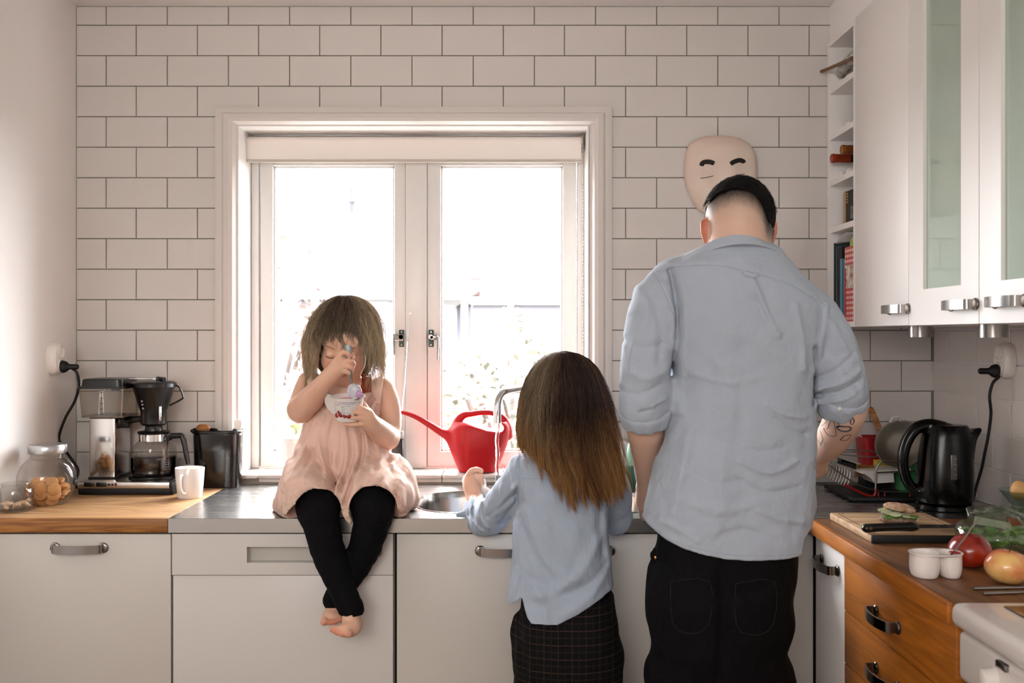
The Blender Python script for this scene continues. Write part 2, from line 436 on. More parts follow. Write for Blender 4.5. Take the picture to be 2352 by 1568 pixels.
# ---------------------------------------------------------------- materials of the setting
XL, XR, ZC, YR = -1.4214, 1.396, 2.466, -4.75
M_wall = mat('white_plaster', 'F0EBE8', rough=.75, var=.04, vscale=3, bump=.08, bscale=90)
M_grout = mat('grey_grout', '8F8A80', rough=.9, var=.2, vscale=20, bump=.3, bscale=200)
M_tile = mat('glazed_tile', 'D0C9C3', rough=.12, var=.035, vscale=3.5, bump=.05, bscale=9, bdist=.004, spec=.45)
M_trim = mat('painted_trim', 'E0DCD8', rough=.35, var=.02, vscale=10, bump=.03, bscale=40)
M_casing = mat('casing_paint', 'D2CAC3', rough=.4, var=.02, vscale=10, bump=.03, bscale=40)
M_white = mat('white_lacquer', 'EAE5E1', rough=.38, var=.015, vscale=5, bump=.02, bscale=30)
M_cab = mat('warm_white_front', 'C8C2BA', rough=.42, var=.02, vscale=5, bump=.03, bscale=200)
M_steel = mat('brushed_steel', 'C0BFBD', rough=.27, metal=1, var=.05, vscale=6, bump=.02, bscale=60, stretch=(1, 6, 1), rvar=.04)
M_chrome = mat('chrome', 'E4E4E4', rough=.06, metal=1)
M_nickel = mat('satin_nickel', '9C9894', rough=.24, metal=1, var=.08)
M_black = mat('black_plastic', '0A0A0B', rough=.3, var=.1)
M_blackmatt = mat('matt_black', '08080A', rough=.6, var=.1)
M_oakL = wood('oak_block', 'C49A6C', 'A97F54', scale=1.0, rough=.5, rings=12)
M_oakF = wood('oak_edge', 'AE7434', '865222', scale=1.0, rough=.45, rings=16)
M_oakR = wood('oak_block_shaded', '7E5230', '684224', scale=1.0, rough=.38, axis='Y', rings=8)  # right-hand block: shade put into a darker oak colour
M_oakD = wood('oak_drawer_front', 'B86C1E', 'A05C18', scale=1.0, rough=.42, axis='Y', rings=7)
M_floor = wood('floor_boards', '9A7650', '7C5C3C', scale=1.0, rough=.5, axis='Y')
M_glass = glass('clear_glass'); M_pane = glass('window_pane', thin=.0)

# ---------------------------------------------------------------- setting
fl = thing('floor', (0, -2.4, 0), kind='structure')
MB().box(XL-.1, YR-.1, -.06, XR+.1, .3, -.012).build('sub_floor', M_floor, fl)
bx_i = 0
for i in range(18):
    x0 = XL+i*.1575
    b = MB().box(x0+.001, YR, -.012, min(x0+.1565, XR), 0.0, 0.0, bevel=.0015, seg=1); b.build('floor_board', M_floor, fl)
c_ = MB().box(XL-.15, YR-.1, ZC, XR+.15, .35, ZC+.1).build('ceiling', M_wall); tag(c_, kind='structure')
wl_ = MB().box(XL-.12, YR, 0, XL, .02, ZC).build('wall_left', M_wall); tag(wl_, kind='structure')
wr = thing('wall_right', (XR, -2, 0), kind='structure')
MB().box(XR, YR, 0, XR+.12, .3, ZC).build('plaster', M_wall, wr)
wre = MB()
wre.box(XL-.12, YR-.12, 0, XR+.12, YR, ZC)
tag(wre.build('wall_rear', M_wall), kind='structure')
# back wall with the window opening
OX0, OX1, OZ0, OZ1 = -.889, .257, .93, 2.073      # clear opening
wb = thing('wall_back', (0, 0, 0), kind='structure')
TH = .30; G0 = .004
b = MB(); b.box(XL-.12, G0, 0, OX0-.006, TH, ZC).box(OX1+.006, G0, 0, XR+.12, TH, ZC).box(OX0-.006, G0, 0, OX1+.006, TH, .90).box(OX0-.006, G0, OZ1+.006, OX1+.006, TH, ZC)
b.build('grout', M_grout, wb, smooth=False)
HOLE = (-.963, .336, .930, 2.135)
JT = .0030; TW, THh = .2007, .1
def rect_minus(x0, z0, x1, z1, h):
    hx0, hx1, hz0, hz1 = h
    if x1 <= hx0 or x0 >= hx1 or z1 <= hz0 or z0 >= hz1: return [[(x0, z0), (x1, z0), (x1, z1), (x0, z1)]]
    if z0 < hz0 and z1 > hz0: z1 = hz0-JT if x0 >= hx0 and x1 <= hx1 else z1
    L = x0 < hx0; R = x1 > hx1; T = z1 > hz1; B = z0 < hz0
    if not L and not R and not T and not B: return []
    if T and not L and not R: return [[(x0, hz1), (x1, hz1), (x1, z1), (x0, z1)]]
    if B and not L and not R: return [[(x0, z0), (x1, z0), (x1, min(z1, hz0)), (x0, min(z1, hz0))]]
    if L and not T: return [[(x0, z0), (hx0, z0), (hx0, z1), (x0, z1)]]
    if R and not T: return [[(hx1, z0), (x1, z0), (x1, z1), (hx1, z1)]]
    if L and T: return [[(x0, z0), (hx0, z0), (hx0, hz1), (x1, hz1), (x1, z1), (x0, z1)]]
    if R and T: return [[(hx1, z0), (x1, z0), (x1, z1), (x0, z1), (x0, hz1), (hx1, hz1)]]
    return []
def tile_mesh(poly3, d): return MB().prism(poly3, d, bevel=.0011)
tile_cache = {}
def put_tile(poly, plane, wall):
    """poly in 2d (u,v); plane 'back' -> (u,0,v), 'right' -> (XR,u,v)"""
    u0 = min(p[0] for p in poly); v0 = min(p[1] for p in poly)
    key = (plane,)+tuple((round(p[0]-u0, 4), round(p[1]-v0, 4)) for p in poly)
    if key not in tile_cache:
        q = [(p[0]-u0, p[1]-v0) for p in poly]
        if plane == 'back': b = MB().prism([(u, .0, v) for u, v in q], (0, -.006, 0), bevel=.0011)
        else: b = MB().prism([(0, u, v) for u, v in q], (-.006, 0, 0), bevel=.0011)
        bmesh.ops.recalc_face_normals(b.bm, faces=b.bm.faces)
        me = bpy.data.meshes.new('tile'); b.bm.to_mesh(me); b.bm.free(); me.materials.append(M_tile); tile_cache[key] = me
    o = bpy.data.objects.new('tile', tile_cache[key]); COL.objects.link(o)
    o.parent = wall; o.matrix_parent_inverse = Matrix.Translation(-Vector(wall.location))
    j = (random.uniform(-1, 1)*.0012, random.uniform(-1, 1)*.0012)
    tilt = .0016
    o.rotation_euler = (random.uniform(-tilt, tilt), 0, random.uniform(-tilt, tilt)) if plane == 'back' else (0, random.uniform(-tilt, tilt), random.uniform(-tilt, tilt))
    o.location = (u0, .0045+random.uniform(-.0004, .0004), v0) if plane == 'back' else (XR+.0005, u0, v0)
zl = [2.404-.1*k for k in range(0, 16)]; zl = [ZC]+zl
for r in range(len(zl)-1):
    z1, z0 = zl[r], zl[r+1]
    if z0 < .9: z0 = .9
    if z1 <= .902: break
    ph = -1.3230 if r % 2 == 0 else -1.2243
    x = ph-2*TW
    while x < XR:
        a, b_ = max(x+JT/2, XL+.002), min(x+TW-JT/2, XR-.002); x += TW
        if b_-a < .01: continue
        if a > 1.06 and z0 > 1.45: continue
        for poly in rect_minus(a, z0+JT/2, b_, z1-JT/2, HOLE): put_tile(poly, 'back', wb)
for r, (z1, z0) in enumerate(zip(zl[10:-1], zl[11:])):
    z0 = max(z0, .9)
    ph = -.0050 if r % 2 == 0 else -.105
    y = ph
    for k in range(10):
        a, b_ = y-(k+1)*TW+JT/2, y-k*TW-JT/2
        if k == 0 and r % 2 == 1: put_tile([(-.104, z0+JT/2), (-.004, z0+JT/2), (-.004, z1-JT/2), (-.104, z1-JT/2)], 'right', wr)
        if a < -1.95: continue
        put_tile([(a, z0+JT/2), (b_, z0+JT/2), (b_, z1-JT/2), (a, z1-JT/2)], 'right', wr)
# tiled sill
sl_ = thing('trim_1', (-.3, 0, .93), kind='structure')
MB().box(OX0-.06, .002, .8995, OX1+.06, .20, .9185).build('sill_core', M_grout, sl_)
x = -1.2243-TW
while x < OX1+.06:
    a, b_ = max(x+JT/2, OX0-.045), min(x+TW-JT/2, OX1+.045); x += TW
    if b_-a > .01: MB().box(a, -.014, .9185, b_, .178, .9305, bevel=.002).build('tile', M_tile, sl_)
# casing around the window, mitred mouldings
tr = thing('trim_2', (-.3, 0, 1.5), kind='structure')
prof = [(0, 0), (0, -.014), (.010, -.017), (.022, -.017), (.030, -.024), (.046, -.026), (.058, -.022), (.064, -.013), (.068, -.006), (.0735, -.004), (.0735, .0)]
def casing(pts_outer, dirs, name):
    b = MB(); rings = []
    for (x, z), (dx, dz) in zip(pts_outer, dirs):
        rings.append([(x+dx*t, y+.004, z+dz*t) for t, y in prof])
    b.loft(rings, True, True, closed=True); b.build(name, M_casing, tr, angle=25)
hx0, hx1, hz1 = HOLE[0], HOLE[1], HOLE[3]; zb = .9307
casing([(hx0, zb), (hx0, hz1)], [(1, 0), (1, -.84)], 'casing_side')
casing([(hx1, hz1), (hx1, zb)], [(-1, -.84), (-1, 0)], 'casing_side')
casing([(hx0, hz1), (hx1, hz1)], [(1, -.84), (-1, -.84)], 'casing_head')
# reveal lining
rv = MB(); YF = .16
rv.box(OX0-.004, .0, zb, OX0, YF+.03, OZ1+.004).box(OX1, .0, zb, OX1+.004, YF+.03, OZ1+.004).box(OX0, .0, OZ1, OX1, YF+.03, OZ1+.004)
rv.build('reveal', M_trim, tr)
# window: frame, mullion, two sashes
w = thing('window_1', (-.32, YF, .94), kind='structure')
SW = (YF+DIST)/FPX
def wx(px): return (px-CX)*SW
def wz(py): return EYE-(py-CY)*SW
f = MB(); FB = .9307
f.box(OX0, YF, FB, wx(594), YF+.09, OZ1, bevel=.004).box(wx(1326), YF, FB, OX1, YF+.09, OZ1, bevel=.004)
f.box(wx(594), YF, FB, wx(1326), YF+.09, FB+.004).box(wx(594), YF, wz(352), wx(1326), YF+.09, OZ1, bevel=.004)
f.build('frame', M_trim, w)
MB().box(wx(932), YF-.006, FB, wx(980), YF+.09, wz(352), bevel=.003).build('mullion', M_trim, w)
def sash(x0, x1, gx0, gx1, side):
    z0, z1, gz0, gz1 = FB+.003, wz(353), wz(1037), wz(380)
    b = MB(); y0, y1 = YF+.006, YF+.055
    b.box(x0, y0, z0, gx0, y1, z1, bevel=.004).box(gx1, y0, z0, x1, y1, z1, bevel=.004)
    b.box(gx0-.004, y0, z0, gx1+.004, y1, gz0, bevel=.004).box(gx0-.004, y0, gz1, gx1+.004, y1, z1, bevel=.004)
    s_ = b.build('sash', M_trim, w)
    b = MB(); t = .007
    for (a, c, e, g) in ((gx0, gz0, gx0+t, gz1), (gx1-t, gz0, gx1, gz1), (gx0, gz0, gx1, gz0+t), (gx0, gz1-t, gx1, gz1)):
        b.box(a, y0+.012, c, e, y0+.03, g, bevel=.002)
    b.build('glazing_bead', M_trim, s_)
    MB().box(gx0+.002, y0+.028, gz0+.002, gx1-.002, y0+.032, gz1-.002).build('pane', M_pane, s_)
    # window catch
    hx = wx(922) if side < 0 else wx(990); hz = wz(776); hy = y0
    b = MB(); b.box(hx-.009, hy-.004, hz-.031, hx+.009, hy, hz+.028, bevel=.0018)
    k_ = b.build('handle_plate', mat('dark_catch_plate', '3B4A48', rough=.35, metal=.7) if 'dark_catch_plate' not in MATS else MATS['dark_catch_plate'], s_)
    b = MB(); d = -1 if side < 0 else 1
    b.disc_axis((hx, hy-.004, hz+.004), (0, -1, 0), [(.009, 0), (.0095, .012), (.008, .016)], n=16)
    b.box(hx-.004*d, hy-.020, hz-.006, hx+.024*d, hy-.012, hz+.010, bevel=.003)
    L = .055 if side > 0 else .038
    b.tube([(hx+.024*d, hy-.017, hz+.004), (hx+.0255*d, hy-.019, hz-.01), (hx+.024*d, hy-.018, hz-.02-L)], [.0045, .004, .0025], n=8)
    b.build('catch_lever', M_nickel, s_)
    for dz in (-.024, .021): MB().disc_axis((hx, hy-.004, hz+dz), (0, -1, 0), [(.0032, 0), (.0028, .0012)], n=10).build('screw', M_nickel, s_)
sash(wx(597), wx(931), wx(626), wx(905), -1)
sash(wx(981), wx(1324), wx(1012), wx(1293), 1)
# roller blind
M_blind = mat('blind_fabric', 'EDE4DC', rough=.8, var=.03, bump=.05, bscale=300, trans=0.0)
bl = thing('roller_blind', (-.32, .11, 2.05), 'cream roller blind rolled up at the top of the window', 'blind')
yb = .105; sB = (yb+DIST)/FPX
X0, X1 = (567-CX)*sB, (1335-CX)*sB; zt, zb2 = EYE-(316-CY)*sB, EYE-(366-CY)*sB
rr = .021
b = MB(); b.disc_axis((X0, yb+.02, zt-.014), (1, 0, 0), [(rr, 0), (rr, X1-X0)], n=28); b.build('roll', M_blind, bl)
b = MB(); b.box(X0, yb-.0015, zb2, X1, yb-.0005, zt-.014).build('fabric', M_blind, bl)
b = MB(); b.box(X0-.002, yb-.006, zb2-.011, X1+.002, yb+.004, zb2-.001, bevel=.003); b.build('bottom_bar', mat('blind_bar', 'B9B0A6', rough=.4), bl)
mat('grey_bracket', '8E887F', rough=.4)
for xx in (X0-.008, X1+.004): MB().box(xx-.002, yb-.005, zt-.045, xx+.004, yb+.045, zt+.012, bevel=.003).build('bracket', MATS['grey_bracket'], bl)
b = MB(); xx = X1+.004
b.disc_axis((xx-.006, yb+.01, zt-.012), (1, 0, 0), [(.016, 0), (.018, .002), (.016, .006)], n=18).build('chain_wheel', mat('frosted_plastic', 'CFC7BE', rough=.25), bl)
b = MB(); n = 64
for i in range(n):
    t = i/(n-1); b.ball((X1+.006+.001*math.sin(i), yb-.006, zt-.03-t*.78), .0022, 6, 4)
o = b.build('bead_chain', MATS['frosted_plastic'], bl); o['kind'] = 'stuff'
# bulkhead above the wall cabinets
bk = MB().box(1.052, -2.6, 2.341, XR+.02, .0, ZC).build('trim_3', M_wall); tag(bk, kind='structure')

# ---------------------------------------------------------------- worktops
def rrect(x0, y0, x1, y1, r, n=8):
    pts = []
    for cx, cy, a0 in ((x1-r, y1-r, 0), (x0+r, y1-r, 90), (x0+r, y0+r, 180), (x1-r, y0+r, 270)):
        for i in range(n+1):
            a = math.radians(a0+90*i/n); pts.append((cx+r*math.cos(a), cy+r*math.sin(a)))
    return pts
ZT, ZB_, YFc = .90, .862, -.622
wkL = thing('worktop', (-1.16, -.3, ZB_), 'golden oak block worktop beside the left wall under the coffee maker', 'worktop')
MB().box(XL+.001, YFc+.012, ZB_, -.9095, -.0075, ZT, bevel=.002).build('slab', M_oakL, wkL)
MB().box(XL+.001, YFc, ZB_, -.9095, YFc+.012, ZT, bevel=.002).build('front_edge', M_oakF, wkL)
wkS = thing('steel_worktop', (0, -.3, ZB_), 'brushed stainless steel worktop with two sink bowls', 'worktop')
b = MB(); SX0, SX1 = -.908, XR-.008
outer = [(SX0, YFc), (SX1, YFc), (SX1, -.0075), (SX0, -.0075)]
bowls = [(-.262, -.54, .055, -.165, .13), (.10, -.54, .425, -.165, .13)]
bm = b.bm; loops = []
for pts in [outer]+[rrect(*q) for q in bowls]:
    vs = [bm.verts.new((x, y, ZT)) for x, y in pts]; es = [bm.edges.new((vs[i], vs[(i+1) % len(vs)])) for i in range(len(vs))]; loops += es
bmesh.ops.triangle_fill(bm, edges=loops, use_beauty=True)
b.box(SX0, YFc, ZB_, SX1, YFc+.002, ZT-.0005); b.box(SX0, YFc+.002, ZB_, SX0+.002, -.0075, ZT-.001)
b.build('steel_top', M_steel, wkS, angle=30)
M_bowl = mat('sink_steel', 'B8B6B3', rough=.2, metal=1, var=.1, vscale=5, bump=.03, bscale=50)
for q in bowls:
    b = MB(); x0, y0, x1, y1, r = q; rings = []
    for (ins, z) in ((-.006, ZT+.0015), (-.001, ZT+.0018), (.002, ZT-.004), (.008, ZT-.02), (.014, ZT-.13), (.03, ZT-.16), (.07, ZT-.168)):
        rings.append([(x, y, z) for x, y in rrect(x0+ins, y0+ins, x1-ins, y1-ins, max(.03, r-ins))])
    b.loft(rings, False, True); b.build('sink_bowl', M_bowl, wkS)
    b = MB(); cx, cy = (x0+x1)/2, (y0+y1)/2
    b.lathe((cx, cy, ZT-.1675), [(.042, 0), (.042, .003), (.034, .003), (.03, .001), (.0, .001)], n=24, cap1=False); b.build('drain', M_chrome, wkS)
wkR = thing('worktop', (1.1, -1.1, ZB_), 'oak block worktop with shade put into its colour, above the wooden drawers on the right', 'worktop')
MB().box(.809, -1.466, ZB_, XR-.008, YFc-.003, ZT, bevel=.002).build('slab', M_oakR, wkR)
MB().box(.796, -1.466, ZB_, .809, YFc-.003, ZT, bevel=.003).build('front_edge', M_oakD, wkR)

# ---------------------------------------------------------------- handles
def bow_handle(c, u, out, parent, L=.154, m=None, name='handle'):
    """strap handle with round rosettes. c centre on the face, u along, out normal"""
    c, u, out = Vector(c), Vector(u).normalized(), Vector(out).normalized(); up = out.cross(u).normalized()
    b = MB(); h = L/2
    for s in (-1, 1):
        b.disc_axis(c+u*s*(h-.013), out, [(.0135, 0), (.0142, .003), (.0125, .0055), (.009, .0065)], n=20)
    pts = []
    for t, o in ((-h+.013, .003), (-h+.012, .018), (-h+.016, .025), (-h+.028, .028), (-.02, .034), (.02, .034), (h-.028, .028), (h-.016, .025), (h-.012, .018), (h-.013, .003)):
        pts.append(c+u*t+out*o)
    b.tube(spline(pts, 3), 1, flat=(.003, .022, tuple(up)))
    bp = b.build(name, m or M_nickel, parent, angle=40)
    b = MB()
    b.box(-.001, -.001, -.001, .001, .001, .001)
    b.bm.free()
    return bp
# ---------------------------------------------------------------- base cabinets
YD = -.610   # door faces
def cabinet(name, x0, x1, label):
    t = thing(name, ((x0+x1)/2, -.3, 0), label, 'cabinet')
    b = MB(); b.box(x0, -.59, .12, x1, -.02, .12+.016).box(x0, -.59, .136, x0+.016, -.02, .858).box(x1-.016, -.59, .136, x1, -.02, .858)
    b.box(x0+.016, -.03, .136, x1-.016, -.02, .858).box(x0, -.53, 0.001, x1, -.51, .12)
    b.build('body', M_white, t); return t
cl = cabinet('base_cabinet', XL+.003, -.903, 'cream base cabinet with one handle under the left oak worktop')
d = MB().box(XL+.004, YD, .125, -.905, YD+.02, .856, bevel=.0015).build('door', M_cab, cl)
bow_handle(((183-CX)/859, YD, EYE-(1257-CY)/859), (1, 0, 0), (0, -1, 0), d)
cs = cabinet('base_cabinet', -.302, .497, 'cream double-door sink cabinet behind the girl at the sink')
for xa, xb, hx in ((-.301, .0965, (1158-CX)/859), (.0995, .496, (1347-CX)/859)):
    d = MB().box(xa, YD, .125, xb, YD+.02, .856, bevel=.0015).build('door', M_cab, cs)
    bow_handle((hx, YD, EYE-(1264-CY)/859), (1, 0, 0), (0, -1, 0), d)
cc = cabinet('base_cabinet', .498, .812, 'plain cream corner panel cabinet hidden behind the man')
MB().box(.4985, YD, .125, .812, YD+.02, .856, bevel=.0015).build('front_panel', M_cab, cc)
# right run
XD = .814
cr = thing('base_cabinet', (1.1, -.74, 0), 'narrow white base cabinet beside the man with a dark bow handle', 'cabinet')
b = MB(); b.box(XD+.02, -.849, .12, XR-.02, -.632, .136).box(XD+.02, -.849, .136, XR-.02, -.835, .858).box(XD+.02, -.647, .136, XR-.02, -.632, .858).box(XD+.07, -.849, .001, XD+.09, -.632, .12)
b.build('body', M_white, cr)
d = MB().box(XD, -.8515, .125, XD+.02, -.626, .857, bevel=.0015).build('door', M_white, cr)
M_darknick = mat('dark_nickel', '6B6763', rough=.22, metal=1, var=.1)
bow_handle((XD, -.745, EYE-(1297-CY)/905), (0, 1, 0), (-1, 0, 0), d, m=M_darknick)
dr = thing('drawer_unit', (1.1, -1.15, 0), 'honey oak drawer unit with three dark bow handles left of the stove', 'drawers')
b = MB(); b.box(XD+.02, -1.464, .1, XR-.02, -1.448, .86).box(XD+.02, -.870, .1, XR-.02, -.854, .86).box(XD+.02, -1.448, .1, XR-.02, -.870, .116).box(XD+.07, -1.464, .001, XD+.09, -.854, .1)
b.build('body', M_oakD, dr)
for z0, z1, hz in ((.7215, .8605, .776), (.5945, .7185, .650), (.36, .5915, .5), (.105, .357, .25)):
    d = MB().box(XD, -1.463, z0, XD+.02, -.8535, z1, bevel=.0015).build('drawer', M_oakD, dr)
    bow_handle((XD, -1.13, hz), (0, 1, 0), (-1, 0, 0), d, m=M_darknick)
# ---------------------------------------------------------------- dishwasher
dw = thing('dishwasher', (-.604, -.3, 0), 'white dishwasher with a recessed grip under the sitting toddler', 'dishwasher')
S1 = 859.0
def dx(px): return (px-CX)/S1
def dz(py): return EYE-(py-CY)/S1
MB().box(-.898, -.585, .1, -.310, -.03, .858).build('body', M_white, dw)
M_dw = mat('dishwasher_white', 'D0CBC6', rough=.3, var=.01)
b = MB(); zA, zB = dz(1318), .858; gx0, gx1, gz0, gz1 = dx(569), dx(792), dz(1290), dz(1254)
for q in ((-.899, zA, gx0, zB), (gx1, zA, -.3105, zB), (gx0, zA, gx1, gz0), (gx0, gz1, gx1, zB)):
    b.box(q[0], -.618, q[1], q[2], -.585, q[3])
pn = b.build('control_panel', M_dw, dw, smooth=False)
b = MB(); b.box(gx0, -.589, gz0, gx1, -.586, gz1)
b.build('grip_recess', mat('recess_grey', 'BDB8B0', rough=.4), pn)
MB().box(gx1-.012, -.62, gz0+.006, gx1-.002, -.6, gz1-.006, bevel=.001).build('display', mat('display_grey', '77736D', rough=.3), pn)
b = MB(); b.disc_axis((dx(868), -.618, dz(1266)), (0, -1, 0), [(.013, 0), (.013, .002), (.010, .010), (.0095, .011)], n=24); b.build('dial', M_nickel, pn)
MB().box(-.899, -.612, .12, -.3105, -.588, zA-.0025, bevel=.003).build('door', M_dw, dw)
MB().box(-.88, -.54, .001, -.33, -.5, .1).build('plinth', M_white, dw)
MB().box(-.310, -.57, .1, -.3025, -.54, .858).build('gap_shade_strip', M_blackmatt, dw)  # black strip stands in for the shade in the gap beside the door

# ---------------------------------------------------------------- wall cabinets
XW = 1.04; ZW0, ZW1 = 1.413, 2.341
def boards(b, x0, x1, y0, y1, z0, z1, t=.016, back=True):
    b.box(x0, y0, z0, x1, y0+t, z1).box(x0, y1-t, z0, x1, y1, z1).box(x0, y0+t, z0, x1, y1-t, z0+t).box(x0, y0+t, z1-t, x1, y1-t, z1)
    if back: b.box(x1-.006, y0+t, z0+t, x1, y1-t, z1-t)
wrk = thing('wine_rack', (1.2, -.16, ZW0), 'tall narrow white open shelf unit with notched bottle shelves beside the tiles', 'shelf')
b = MB(); boards(b, XW, XR-.01, -.275, -.0085, ZW0, ZW1, .017); b.build('body', M_white, wrk)
def zwr(py): return EYE-(py-CY)/700.0
M_shelf = M_white
for k, py in enumerate((221, 326, 430, 537)):
    z = zwr(py)
    s_ = MB().box(XW+.002, -.258, z-.002, XR-.02, -.0255, z+.016).build('shelf', M_shelf, wrk)
    if k < 3:
        b = MB(); pts = [(-.256, z+.016), (-.0275, z+.016), (-.0275, z+.044)]
        for yc in (-.07, -.14, -.21)[::1]:
            pts.append((yc+.024, z+.044))
            for i in range(9):
                a = i/8*PI; pts.append((yc+.017*math.cos(a), z+.044-.022*math.sin(a)))
            pts.append((yc-.024, z+.044))
        pts.append((-.256, z+.044))
        b.prism([(XW+.035, y, zz) for y, zz in pts], (.012, 0, 0)); b.build('bottle_rest', M_shelf, s_, smooth=False)
def wall_cab(y0, y1, label, gy0=None, gy1=None, gz=None):
    t = thing('wall_cabinet', (1.2, (y0+y1)/2, ZW0), label, 'cabinet')
    b = MB(); boards(b, XW+.02, XR-.01, y0, y1, ZW0, ZW1, .016); b.build('body', M_white, t)
    if gy0 is None:
        d = MB().box(XW-.001, y0+.0015, ZW0, XW+.018, y1-.0015, ZW1, bevel=.0015).build('door', M_white, t)
    else:
        b = MB(); z0, z1 = gz
        for q in ((y0+.0015, ZW0, gy0, ZW1), (gy1, ZW0, y1-.0015, ZW1), (gy0, ZW0, gy1, z0), (gy0, z1, gy1, ZW1)):
            b.box(XW-.001, q[0], q[1], XW+.018, q[2], q[3])
        d = b.build('door', M_white, t, smooth=False)
        MB().box(XW+.008, gy0-.003, z0-.003, XW+.012, gy1+.003, z1+.003).build('glass_panel', M_frost, d)
        for zz in (1.73, 2.04): MB().box(XW+.03, y0+.017, zz, XR-.02, y1-.017, zz+.012).build('shelf', M_white, t)
    return t, d
M_frost = mat('sea_green_glass', 'A5B5A8', rough=.06, spec=.9, var=.03, coat=.4)
t1, d1 = wall_cab(-.680, -.277, 'plain white wall cabinet door next to the open shelf unit')
dep = lambda px: FPX*XW/(px-CX)-DIST
t2, d2 = wall_cab(-1.071, -.682, 'white wall cabinet with a tall green glass pane, left of two', dep(2208)+.0, dep(2121), (EYE+106*(dep(2121)+DIST)/FPX, ZW1-.055))
t3, d3 = wall_cab(-1.46, -1.073, 'white wall cabinet with a tall green glass pane at the right frame edge', -1.40, dep(2300), (EYE+126*(dep(2300)+DIST)/FPX, ZW1-.055))
for d, pa, pb, py in ((d1, 2012, 2079, 710), (d2, 2150, 2232, 700), (d3, 2246, 2346, 692)):
    ya, yb_ = FPX*(XW-.02)/(pb-CX)-DIST, FPX*(XW-.03)/(pa-CX)-DIST
    yc = (ya+yb_)/2; zc = EYE-(py-CY)*(yc+DIST)/FPX
    bow_handle((XW-.001, yc, zc), (0, 1, 0), (-1, 0, 0), d, L=.15, m=M_nickel)
for yy, lab in ((-.485, 'small round steel spotlight under the wall cabinets, nearer the tiled back wall'), (-.908, 'small round steel spotlight under the wall cabinets, nearer the camera')):
    t = thing('spotlight', (1.15, yy, 1.382), lab, 'lamp', 'steel spotlights under the wall cabinets')
    b = MB(); b.lathe((1.15, yy, 1.382), [(.026, .004), (.030, .002), (.0325, 0), (.0325, .033), (.030, .035)], n=36); b.build('housing', M_chrome if False else M_nickel, t)
    MB().lathe((1.15, yy, 1.382), [(.025, .0005), (.025, .004)], n=24).build('lens', mat('frosted_lens', 'D8D6CF', rough=.4) if 'frosted_lens' not in MATS else MATS['frosted_lens'], t)

# ---------------------------------------------------------------- stove
M_enamel = mat('white_enamel', 'E2DBD5', rough=.18, var=.01, coat=.3)
st = thing('stove', (1.1, -1.77, 0), 'white enamel stove with black glass hob in the near right corner', 'stove')
MB().box(.85, -2.07, .06, XR-.03, -1.472, .80).build('body', M_enamel, st)
b = MB()
b.box(.797, -2.075, .862, XR-.02, -1.472, .906, bevel=.016, seg=4); tp = b.build('hob_frame', M_enamel, st)
MB().box(.875, -2.03, .9055, XR-.06, -1.515, .9085, bevel=.001).build('glass_hob', mat('black_hob_glass', '0D0E10', rough=.08, spec=.6), tp)
b = MB(); b.box(.812, -2.073, .765, .87, -1.473, .856, bevel=.012, seg=3); cp = b.build('control_panel', M_enamel, st)
for k in range(4): MB().disc_axis((.812, -1.61-.11*k, .812), (-1, 0, 0), [(.019, 0), (.018, .004), (.016, .02), (.012, .022)], n=20).build('knob', M_enamel, cp)
MB().box(.822, -2.07, .8555, .86, -1.475, .8625).build('shadow_gap', M_blackmatt, st)
b = MB(); b.box(.806, -1.66, .838, .822, -1.625, .850, bevel=.002).build('chrome_latch', M_nickel, cp)
od = MB().box(.808, -2.072, .13, .85, -1.474, .755, bevel=.012, seg=3).build('oven_door', M_enamel, st)
b = MB(); yy0, yy1 = -1.49, -2.05
pts = spline([(.815, yy0, .70), (.782, yy0-.004, .715), (.765, yy0-.03, .72), (.760, yy0-.12, .72), (.760, yy1+.12, .72), (.765, yy1+.03, .72), (.782, yy1+.004, .715), (.815, yy1, .70)], 5)
b.tube(pts, .019, n=16); b.build('oven_handle', M_enamel, od)
MB().box(.806, -1.97, .30, .809, -1.57, .60, bevel=.001).build('oven_glass', MATS['black_hob_glass'], od)
